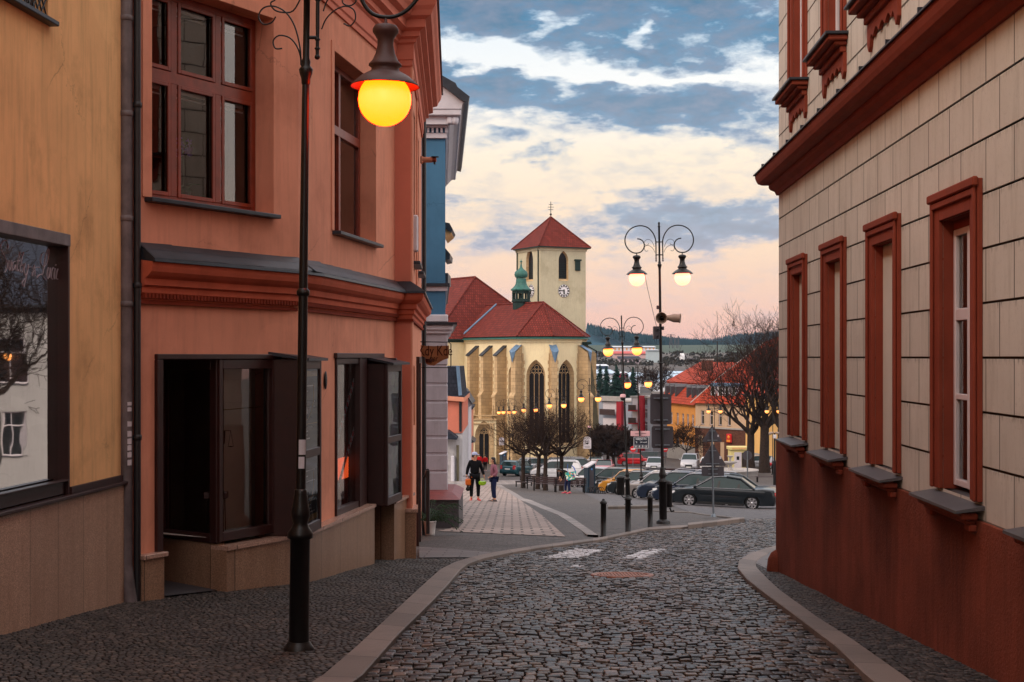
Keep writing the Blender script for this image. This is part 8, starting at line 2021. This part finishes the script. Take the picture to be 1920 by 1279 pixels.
# ------------------------------------------------------------------ bare trees
def bare_tree(name, label, loc, seed, trunk_h, trunk_r, limbs, reach, up, levels, group=None, twig_n=3, lean=(0, 0), droop=0.0, cat='tree', thin=.62, minr=.006, seglen=4):
    rnd = random.Random(seed); t = thing(name, label, cat, loc, 0, group)
    tm = MB(); cm_ = MB(); tm.smooth = True
    top = Vector((lean[0], lean[1], trunk_h))
    pts = [Vector((0, 0, -.2)), Vector((lean[0]*.3+rnd.uniform(-.05, .05), lean[1]*.3, trunk_h*.35)), Vector((lean[0]*.7, lean[1]*.7, trunk_h*.7)), top]
    tm.tube(pts, [trunk_r*1.35, trunk_r*1.02, trunk_r*.95, trunk_r*.9], 9)
    def br(p, d, L, r, lev):
        q = [p]; dd = d.copy(); n = seglen
        for i in range(n):
            dd = (dd+Vector((rnd.uniform(-.28, .28), rnd.uniform(-.28, .28), rnd.uniform(-.18, .22)+up*(.12 if lev < 2 else .06)-droop*lev*.04))).normalized(); q.append(q[-1]+dd*L/n)
        rr = [max(minr, r*(1-.55*i/n)) for i in range(n+1)]
        (tm if lev == 0 else cm_).tube(q, rr, 6 if lev == 0 else (4 if lev < 3 else 3), cap=False)
        if lev >= levels: return
        k = twig_n+(1 if lev < 2 else 0)
        for j in range(k+1):
            i = rnd.randint(1, n) if j < k else n
            f = rnd.uniform(.0, 1) if i < n else 0; a = q[i] if i == n else q[i].lerp(q[i+1], f)
            base = (q[i]-q[i-1]).normalized(); side = Vector((rnd.uniform(-1, 1), rnd.uniform(-1, 1), rnd.uniform(-.5, .8))); side = (side-base*side.dot(base)).normalized()
            nd = (base*rnd.uniform(.55, 1.0)+side*rnd.uniform(.5, .95)).normalized()
            br(a, nd, L*rnd.uniform(.55, .8), max(minr, rr[i]*thin), lev+1)
    for i in range(limbs):
        a = 2*math.pi*i/limbs+rnd.uniform(-.4, .4); e = rnd.uniform(.35, 1.1)*up if up > .5 else rnd.uniform(.1, .9)
        br(top-Vector((0, 0, trunk_h*.12*rnd.random())), Vector((math.cos(a), math.sin(a), e)).normalized(), reach*rnd.uniform(.8, 1.15), trunk_r*.55, 0)
    tm.build('trunk', M['bark'], t); cm_.build('crown', M['twig'], t)
    return t
GT = 'bare trees by the plaza benches'
for i, (px, d, h, reach, lab) in enumerate(((981, 92, 2.3, 1.35, 'leftmost bare tree by the benches'), (1008, 90, 2.2, 1.35, 'second bare tree from the left by the benches, leaning trunk'), (1023, 86, 2.3, 1.5, 'thick-trunked bare tree in the middle of the bench group'), (1053, 88, 2.4, 1.55, 'rightmost bare tree, above the bending woman'))):
    x = X(px, d); bare_tree('plaza_tree', lab, (x, d, gz(x, d)), 11+i, h, .13, 9, reach, .62, 4, GT, 2, (.1 if i == 1 else 0, 0), minr=.006)
GR_ = 'tall bare trees at the right of the square'
for i, (px, d, h, reach, lab, tr_) in enumerate(((1408, 150, 4.2, 4.4, 'tall bare tree with spreading limbs left of the cream house', .42), (1434, 146, 5.0, 4.6, 'tall bare tree with the thickest dark trunk near the house corner', .5), (1466, 140, 4.5, 4.4, 'tall bare tree partly hidden by the right-hand house', .45))):
    x = X(px, d); bare_tree('tall_tree', lab, (x, d, gz(x, d)), 31+i, h, tr_, 7, reach*1.0, 1.7 if i else 1.2, 5, GR_, 2, minr=.011, thin=.66, seglen=4)
x = X(1287, 172); bare_tree('small_tree', 'small brown-twigged tree in front of the yellow house', (x, 172, gz(x, 172)), 51, 1.8, .12, 6, 1.5, .6, 4, None, 3, minr=.014)
x = X(1150, 160); t = bare_tree('small_tree', 'dense dark tree between the church and the apartment block', (x, 160, gz(x, 160)), 52, 1.4, .2, 8, 1.35, .8, 4, None, 4, minr=.03)
x = X(1140, 168); t = bare_tree('small_tree', 'second dense dark tree beside the church apse, further back', (x, 168, gz(x, 168)), 55, 1.4, .2, 8, 1.5, .8, 4, None, 4, minr=.03)

def conifer(label, px, d, pyt, pyb, w, seed, group):
    c = P(px, pyb, d); rnd = random.Random(seed); t = thing('conifer', label, 'conifer', tuple(c), 0, group); h = Zp(pyt, d)-c.z; r = w*.85/F*d
    mb = MB(); mb.tube([(0, 0, -2), (0, 0, h*.95)], [.25, .05], 6); mb.build('trunk', M['bark'], t); mb = MB()
    n = int(22+h*2.2)
    for i in range(n):
        z = h*(.02+.98*i/n); rr = r*1.5*(1-i/n)**.7
        for k in range(11):
            a = rnd.uniform(0, 6.28); l = rr*rnd.uniform(.55, 1.2)+.15; wd = l*.28; dz = -l*.32+rnd.uniform(-.2, .2)
            x, y = math.cos(a), math.sin(a); mb.add([(0, 0, z+.25), (x*l*.6-y*wd, y*l*.6+x*wd, z+dz*.5), (x*l, y*l, z+dz), (x*l*.6+y*wd, y*l*.6-x*wd, z+dz*.5)], [(0, 1, 2), (0, 2, 3)])
    mb.build('crown', M['conifer'], t)
for i, (px, pt, pb, w, d, lab) in enumerate(((1110, 690, 800, 24, 300, 'conifer touching the raking church wall'), (1125, 683, 790, 20, 330, 'pointed conifer, second from the church'), (1137, 686, 790, 19, 325, 'slim conifer left of the dark pair'), (1156, 684, 790, 24, 310, 'broad dark conifer behind the second lamp pole'), (1168, 694, 790, 18, 320, 'lower dark conifer beside the broad one'), (1187, 687, 780, 18, 330, 'dark conifer between the two front double lamps'), (1176, 700, 790, 14, 315, 'short conifer filling the gap left of the last one'))):
    conifer(lab, px, d, pt, pb, w, 70+i, 'conifers in the valley beyond the church')
for i, (px, pt, pb, d, lab) in enumerate(((1232, 688, 745, 300, 'pale bare tree right of the tall lamp pole in the valley'), (1222, 700, 745, 320, 'pale bare tree behind the lit right globe in the valley'))):
    c = P(px, pb, d); bare_tree('valley_tree', lab, tuple(c), 90+i, 1.5, .12, 7, 2.4, .9, 4, None, 2, minr=.03)
# ------------------------------------------------------------------ people
def skin_mesh(name, joints, edges, mat, parent, sub=2, root=0):
    me = bpy.data.meshes.new(name); me.from_pydata([j[0] for j in joints], edges, [])
    o = bpy.data.objects.new(name+'_tmp', me); COL.objects.link(o)
    m = o.modifiers.new('s', 'SKIN'); m.use_smooth_shade = True
    s = o.modifiers.new('u', 'SUBSURF'); s.levels = sub; s.render_levels = sub
    lay = me.skin_vertices[0].data
    for i, j in enumerate(joints):
        r = j[1]; lay[i].radius = (r, r) if not isinstance(r, tuple) else r; lay[i].use_root = (i == root)
    dg = bpy.context.evaluated_depsgraph_get(); dg.update()
    e = bpy.data.meshes.new_from_object(o.evaluated_get(dg)); bpy.data.objects.remove(o)
    e.materials.clear(); e.materials.append(mat)
    for p in e.polygons: p.use_smooth = True; p.material_index = 0
    q = bpy.data.objects.new(name, e); COL.objects.link(q); q.parent = parent
    return q
def person(label, loc, rz, J, mats, h=1.75, hair='short', cap=None, group=None, headturn=0.0, bend=0.0, hairlong=False, lod=False):
    """J: joints in body space (x right, y forward, z up) for pelvis, chest, neck, head, shoulders, elbows, hands, hips, knees, ankles, toes"""
    t = thing('person', label, 'person', loc, rz, group); t.scale = (h/1.75,)*3
    names = ['pelvis', 'waist', 'chest', 'neck', 'jaw', 'head', 'crown', 'shl', 'ell', 'wrl', 'pal', 'shr', 'elr', 'wrr', 'par', 'hil', 'knl', 'anl', 'hel', 'tol', 'hir', 'knr', 'anr', 'her', 'tor']
    rad = dict(pelvis=(.11, .08), waist=(.10, .07), chest=(.13, .09), neck=.055, jaw=(.065, .075), head=(.078, .095), crown=(.05, .06), shl=.062, ell=.045, wrl=.028, pal=(.035, .018), shr=.062, elr=.045, wrr=.028, par=(.035, .018),
               hil=.09, knl=.058, anl=.04, hel=.035, tol=.03, hir=.09, knr=.058, anr=.04, her=.035, tor=.03)
    ix = {n: i for i, n in enumerate(names)}
    E = [('pelvis', 'waist'), ('waist', 'chest'), ('chest', 'neck'), ('neck', 'jaw'), ('jaw', 'head'), ('head', 'crown'), ('chest', 'shl'), ('shl', 'ell'), ('ell', 'wrl'), ('wrl', 'pal'), ('chest', 'shr'), ('shr', 'elr'), ('elr', 'wrr'), ('wrr', 'par'),
         ('pelvis', 'hil'), ('hil', 'knl'), ('knl', 'anl'), ('anl', 'hel'), ('hel', 'tol'), ('pelvis', 'hir'), ('hir', 'knr'), ('knr', 'anr'), ('anr', 'her'), ('her', 'tor')]
    body = skin_mesh('body', [(J[n], rad[n]) for n in names], [(ix[a], ix[b]) for a, b in E], M['skin'], t, 2)
    V_ = lambda n: Vector(J[n])
    # jacket
    k = ['pelvis', 'waist', 'chest', 'collar', 'shl', 'ell', 'wrl', 'shr', 'elr', 'wrr']
    jj = {n: J.get(n) for n in k}; jj['collar'] = V_('chest').lerp(V_('neck'), .7); jj['wrl'] = V_('ell').lerp(V_('wrl'), .92); jj['wrr'] = V_('elr').lerp(V_('wrr'), .92)
    jr = dict(pelvis=(.19, .145), waist=(.175, .14), chest=(.19, .14), collar=.085, shl=.085, ell=.066, wrl=.05, shr=.085, elr=.066, wrr=.05)
    i2 = {n: i for i, n in enumerate(k)}
    skin_mesh('jacket', [(jj[n], jr[n]) for n in k], [(i2[a], i2[b]) for a, b in (('pelvis', 'waist'), ('waist', 'chest'), ('chest', 'collar'), ('chest', 'shl'), ('shl', 'ell'), ('ell', 'wrl'), ('chest', 'shr'), ('shr', 'elr'), ('elr', 'wrr'))], mats['top'], t, 2)
    k = ['pelvis', 'hil', 'knl', 'cl', 'hir', 'knr', 'cr']; jj = {n: J.get(n) for n in k}; jj['cl'] = V_('knl').lerp(V_('anl'), .93); jj['cr'] = V_('knr').lerp(V_('anr'), .93)
    jr = dict(pelvis=(.165, .13), hil=.115, knl=.082, cl=.062, hir=.115, knr=.082, cr=.062); i2 = {n: i for i, n in enumerate(k)}
    skin_mesh('trousers', [(jj[n], jr[n]) for n in k], [(i2[a], i2[b]) for a, b in (('pelvis', 'hil'), ('hil', 'knl'), ('knl', 'cl'), ('pelvis', 'hir'), ('hir', 'knr'), ('knr', 'cr'))], mats['legs'], t, 2)
    for s in ('l', 'r'):
        a, b, c = V_('an'+s), V_('he'+s), V_('to'+s); mb = MB(); d = (c-b).normalized(); up = Vector((0, 0, 1)); sd = d.cross(up).normalized()
        rings = []
        for (f, w, hh) in ((-.04, .02, .05), (.0, .038, .085), (.07, .042, .085), (.14, .045, .06), (.20, .042, .05), (.245, .025, .035)):
            cc = b-d*.03+d*f*1.12; rings.append([cc+sd*w*math.cos(q)+up*(hh*.5+hh*.5*math.sin(q)-(b.z)) for q in [2*math.pi*i/10 for i in range(10)]])
        mb.rings(rings, smooth=True); mb.build('shoe', mats['shoe'], t)
    # fingers
    for s in ('l', 'r'):
        w, p = V_('wr'+s), V_('pa'+s); d = (p-w).normalized(); sd = d.cross(Vector((0, 1, 0))).normalized() if abs(d.y) < .9 else Vector((1, 0, 0)); nn = d.cross(sd).normalized()
        mb = MB()
        for i, (o, l) in enumerate(((-.027, .062), (-.009, .074), (.009, .07), (.027, .055))):
            b0 = p+d*.015+nn*o; c1 = b0+d*l*.5; c2 = c1+(d*.6+sd*.5)*l*.5; mb.tube([b0, c1, c2], [.009, .008, .006], 5)
        b0 = w.lerp(p, .5)+nn*.03; mb.tube([b0, b0+d*.03+nn*.025, b0+d*.055+nn*.03], [.010, .009, .007], 5); mb.build('fingers', M['skin'], t)
    # face and hair in head space
    hd, nk = V_('head'), V_('jaw'); Hm = Matrix.Translation(hd) @ Matrix.Rotation(headturn, 4, 'Z') @ Matrix.Rotation(-bend, 4, 'X')
    mb = MB(Hm); mb.add([(-.014, .088, -.02), (.014, .088, -.02), (0, .118, -.03), (0, .09, .02)], [(0, 1, 2), (0, 2, 3), (2, 1, 3)], smooth=True); 
    for s in (-1, 1): mb.sphere((s*.08, .0, -.01), .022, 8, 6, .4, .8, 1.3)
    mb.build('nose_and_ears', M['skin'], t)
    mb = MB(Hm)
    for s in (-1, 1): mb.sphere((s*.032, .085, .008), .010, 8, 6)
    mb.box(-.022, .022, .082, .092, -.055, -.049); mb.build('eyes_and_mouth', M['hair'], t)
    mb = MB(Hm); n = 14; rings = []
    for (r, y, z) in ((.085, -.02, -.06), (.098, -.018, -.02), (.102, -.012, .03), (.095, -.008, .08), (.06, -.005, .112), (.01, 0, .12)):
        rings.append([(r*math.cos(q)*.92, y+r*math.sin(q)*(1.0 if math.sin(q) < 0 else (.62 if z < .05 else .95)), z) for q in [2*math.pi*i/n for i in range(n)]])
    mb.rings(rings, smooth=True)
    if hairlong:
        rings = []
        for (r, y, z) in ((.10, -.03, .04), (.115, -.04, -.06), (.12, -.055, -.16), (.10, -.07, -.26), (.05, -.08, -.33)): rings.append([(r*math.cos(q), y+r*.7*math.sin(q) if math.sin(q) < .3 else y+r*.2, z) for q in [2*math.pi*i/n for i in range(n)]])
        mb.rings(rings, smooth=True)
    mb.build('hair', M['hair'], t)
    if cap:
        mb = MB(Hm); rings = []
        for (r, z) in ((.105, .03), (.107, .06), (.10, .10), (.07, .132), (.01, .142)): rings.append([(r*math.cos(q)*.93, r*math.sin(q)-.005, z) for q in [2*math.pi*i/n for i in range(n)]])
        mb.rings(rings, smooth=True); mb.add([(-.07, .07, .04), (.07, .07, .04), (.05, .17, .028), (-.05, .17, .028), (-.07, .07, .05), (.07, .07, .05), (.05, .17, .038), (-.05, .17, .038)], [(0, 3, 2, 1), (4, 5, 6, 7), (3, 2, 6, 7), (0, 3, 7, 4), (1, 5, 6, 2)]); mb.build('cap', M[cap], t)
    return t
def stand(**k):
    J = dict(pelvis=(0, 0, .95), waist=(0, .01, 1.10), chest=(0, .0, 1.30), neck=(0, .0, 1.48), jaw=(0, .03, 1.56), head=(0, .02, 1.63), crown=(0, .0, 1.70), shl=(-.17, 0, 1.40), ell=(-.24, -.03, 1.12), wrl=(-.25, .04, .88), pal=(-.25, .06, .79), shr=(.17, 0, 1.40), elr=(.24, -.03, 1.12), wrr=(.25, .04, .88), par=(.25, .06, .79),
             hil=(-.09, 0, .90), knl=(-.10, .02, .50), anl=(-.10, -.02, .09), hel=(-.10, -.03, .04), tol=(-.12, .14, .03), hir=(.09, 0, .90), knr=(.10, .02, .50), anr=(.10, -.02, .09), her=(.10, -.03, .04), tor=(.12, .14, .03))
    J.update(k); return J
d = 53.4
g = Vector((X(890, d), d, gz(X(890, d), d)+.014))
man = person('man in black with pale blue cap, holding a lime helmet and orange scooter', tuple(g), math.pi+.15, stand(ell=(-.27, -.02, 1.14), wrl=(-.34, .04, .90), pal=(-.35, .06, .81), elr=(.25, -.06, 1.13), wrr=(.30, -.0, .90), par=(.31, .02, .82), hil=(-.10, 0, .90), knl=(-.13, .03, .50), anl=(-.13, .0, .09), hel=(-.13, -.01, .04), tol=(-.17, .14, .03), knr=(.12, .02, .5), anr=(.12, -.02, .09), her=(.12, -.03, .04), tor=(.17, .13, .03)),
             dict(top=M['blackcloth'], legs=M['blackcloth'], shoe=M['redshoe']), 1.80, cap='capcloth', headturn=1.15)
d2 = 53.2; g2 = Vector((X(926, d2), d2, gz(X(926, d2), d2)+.014))
person('woman with long dark hair in a mauve jacket and dark blue jeans, facing the man', tuple(g2), math.pi/2+.25, stand(ell=(-.24, -.06, 1.13), wrl=(-.19, .12, 1.0), pal=(-.15, .17, .98), elr=(.24, -.08, 1.13), wrr=(.17, .10, .98), par=(.13, .15, .95), neck=(0, .02, 1.48), head=(0, .04, 1.63), jaw=(0, .05, 1.56), crown=(0, .02, 1.70)),
       dict(top=M['mauve'], legs=M['jeans'], shoe=M['greyshoe']), 1.66, hairlong=True)
# kick scooter carried upright and helmet
sx_, sy_ = X(877.5, d-.1), d-.12; z0 = g.z
sct = thing('kick_scooter', 'folded orange-brown kick scooter hanging from the hand of the man in black', 'scooter', (sx_, sy_, z0+.30))
mb = MB(); mb.tube([(-.19, 0, .62), (.19, 0, .62)], .014, 8); mb.build('handlebar', M['black'], sct)
mb = MB(); mb.box(-.10, .11, -.05, .05, .28, .52, .03); mb.build('deck', M['orangepl'], sct); mb = MB(); mb.tube([(0, 0, .62), (0, 0, .2)], .016, 6); mb.box(.11, .30, -.02, .02, .56, .60, .01); mb.build('stem', M['orangepl'], sct)
mb = MB(); mb.tube([(0, -.02, .14), (0, .02, .14)], .085, 14); mb.build('wheel', M['tyre'], sct); mb = MB(); mb.box(-.05, .05, -.03, .03, .14, .28, .01); mb.build('fork', M['black'], sct)
hx = X(904.5, d-.15); hel = thing('cycle_helmet', 'lime-green cycle helmet hanging from the hand of the man in black', 'helmet', (hx, d-.15, z0+.62))
mb = MB(); n = 16; rings = [[(.15*c_*math.cos(q), .11*c_*math.sin(q), z) for q in [2*math.pi*i/n for i in range(n)]] for (c_, z) in ((1, .10), (1.02, .06), (.9, .01), (.6, -.035), (.1, -.055))]; mb.rings(rings, smooth=True); mb.build('shell', M['lime'], hel)
mb = MB(); mb.tube([(-.15, -.04, .09), (-.05, -.115, .05), (.06, -.115, .07), (.15, -.04, .11)], .008, 5); mb.build('vent', M['black'], hel); mb = MB(); mb.tube([(-.1, 0, .1), (-.05, 0, .2), (.02, 0, .21), (.1, 0, .1)], .006, 5); mb.build('strap', M['lime'], hel)
# far walkers
for (px, d, lab, rz, rc) in ((909.5, 146, 'person in a red jacket and black trousers walking towards the church door', 0.0, 'redcloth'), (899, 150, 'person in an orange-red top mostly hidden behind the man in black', 0.1, 'redcloth')):
    g3 = Vector((X(px, d), d, gz(X(px, d), d)+.01))
    person(lab, tuple(g3), rz, stand(knl=(-.10, .12, .50), anl=(-.10, .16, .10), hel=(-.10, .15, .04), tol=(-.11, .32, .03), anr=(.10, -.22, .12), knr=(.10, -.02, .5), her=(.1, -.24, .06), tor=(.11, -.08, .03)), dict(top=M[rc], legs=M['blackcloth'], shoe=M['greyshoe']), 1.74)
# bending woman with the big bag
d3 = 79.5; gx_ = X(1064, d3); g4 = (gx_, d3, gz(gx_, d3)+.01)
person('woman in black bending over the bench, with jeans and pink shoes', g4, 1.95, stand(pelvis=(0, -.10, .94), waist=(0, .05, 1.07), chest=(0, .24, 1.20), neck=(0, .40, 1.27), jaw=(0, .48, 1.27), head=(0, .54, 1.29), crown=(0, .60, 1.31), shl=(-.17, .27, 1.24), ell=(-.22, .30, .96), wrl=(-.15, .42, .80), pal=(-.12, .46, .73), shr=(.17, .27, 1.24), elr=(.24, .30, .97), wrr=(.20, .36, .88), par=(.19, .39, .80), hil=(-.09, -.10, .89), hir=(.09, -.08, .89), knl=(-.12, -.02, .48), knr=(.14, .05, .48), anl=(-.14, -.08, .09), hel=(-.14, -.09, .04), tol=(-.15, .08, .03), anr=(.16, .05, .09), her=(.16, .04, .04), tor=(.18, .21, .03)),
       dict(top=M['blackcloth'], legs=M['jeans'], shoe=pmat('pink_shoes', C3(200, 60, 90), .6, .05, 9, 0)), 1.78, hairlong=True, bend=1.0)
bgx = X(1069, d3-.35); bag = thing('shoulder_bag', 'big turquoise bag with a colourful pattern hanging from the bending woman', 'bag', (bgx, d3-.35, gz(bgx, d3)+.92))
mt, tt, bb = newmat('patterned_bag'); vv = tt.node('ShaderNodeTexVoronoi'); tt.put(vv.inputs['Vector'], tcoord(tt)); vv.inputs['Scale'].default_value = 14
ss = tt.node('ShaderNodeSeparateXYZ'); tt.link(vv.outputs['Color'], ss.inputs[0]); tt.put(bb.inputs['Base Color'], tt.ramp(ss.outputs[0], [(0, C3(30, 150, 150)), (.45, C3(40, 170, 165)), (.6, C3(200, 200, 70)), (.75, C3(210, 80, 60)), (.86, C3(225, 225, 215)), (.95, C3(40, 60, 150))], 'CONSTANT'))
mb = MB(); mb.add([(-.30, -.06, .28), (.34, -.06, .36), (.25, -.08, -.08), (-.18, -.08, -.16), (-.30, .06, .28), (.34, .06, .36), (.25, .08, -.08), (-.18, .08, -.16)], [(0, 1, 2, 3), (7, 6, 5, 4), (0, 3, 7, 4), (1, 5, 6, 2), (3, 2, 6, 7)]); mb.build('pouch', mt, bag)
mb = MB(); mb.tube([(-.12, 0, .28), (-.14, 0, .62), (-.12, 0, .75)], .014, 5); mb.tube([(.3, 0, .34), (.22, .05, .55), (.1, .1, .66)], .03, 6); mb.build('strap', pmat('blue_strap', C3(30, 80, 170), .6, .1, 5, 0), bag)
# paper bag on the bench
x = X(1001.5, 95); t = thing('paper_bag', 'pale beige bag standing on the bench at the left', 'bag', (x, 95, gz(x, 95)+.48)); mb = MB(); mb.box(-.12, .12, -.07, .07, 0, .34, .02); mb.build('bag', pmat('beige_paper', C3(205, 176, 150), .8, .1, 6, .2), t); mb = MB(); mb.tube([(-.05, 0, .34), (-.03, 0, .42), (.03, 0, .42), (.05, 0, .34)], .006, 5); mb.build('handle', M['boardwhite'], t)

# ------------------------------------------------------------------ the part of the square that only the shop windows show
wpl = pmat('white_plaster_house', C3(168, 164, 162), .9, .06, .6, .3, streak=.2)
house('white_house', 'three-storey white house off to the right, seen only as a reflection in the panes', 'house', (17, 66), (31, 57), 12, -9.6, 2.4, wpl, M['slate'], 5, grid(1.0, 6, 2.6, 1.2, [-8.2, -4.6, -1.2], 2.1)[:16], group='white houses reflected in the shop windows')
house('white_house', 'broad white house beyond the first, seen only as a reflection in the panes', 'house', (32, 86), (52, 66), 12, -10.6, 2.2, wpl, M['slate'], 6, grid(1.2, 8, 3.2, 1.3, [-8.8, -5.0, -1.6], 2.2), group='white houses reflected in the shop windows')
house('white_house', 'grey-white house farther right, seen only as a reflection in the panes', 'house', (60, 100), (84, 60), 14, -11, 3.0, M['greypl'], M['slate'], 6, grid(1.2, 10, 4, 1.5, [-8.8, -5.0, -1.2], 2.2), group='white houses reflected in the shop windows')
for i, (x, y) in enumerate(((17, 42), (19, 52), (26, 62))):
    bare_tree('tall_tree', ['bare tree nearest the house corner, seen only in the panes', 'bare tree before the first white house, seen only in the panes', 'bare tree before the broad white house, seen only in the panes'][i], (x, y, gz(x, y)), 41+i, 3.6, .3, 6, 3.0, 1.3, 4, None, 3, minr=.012)
lamp('street_lamp', 'double street lamp right of the square, mirrored in the ochre shop window', (20, 56, gz(20, 56)), 6.55, M['glow_orange'], True)
# ------------------------------------------------------------------ evening air
mb = MB(); mb.box(-2600, 2600, -80, 4400, -35, 190)
m, t, b = newmat('evening_haze'); m.node_tree.nodes.remove(b); v = t.node('ShaderNodeVolumePrincipled'); v.inputs['Color'].default_value = (.55, .72, .95, 1); v.inputs['Density'].default_value = .00006; v.inputs['Anisotropy'].default_value = .2
t.link(v.outputs[0], m.node_tree.nodes['Material Output'].inputs['Volume'])
mb.build('haze', m, None, kind='stuff')
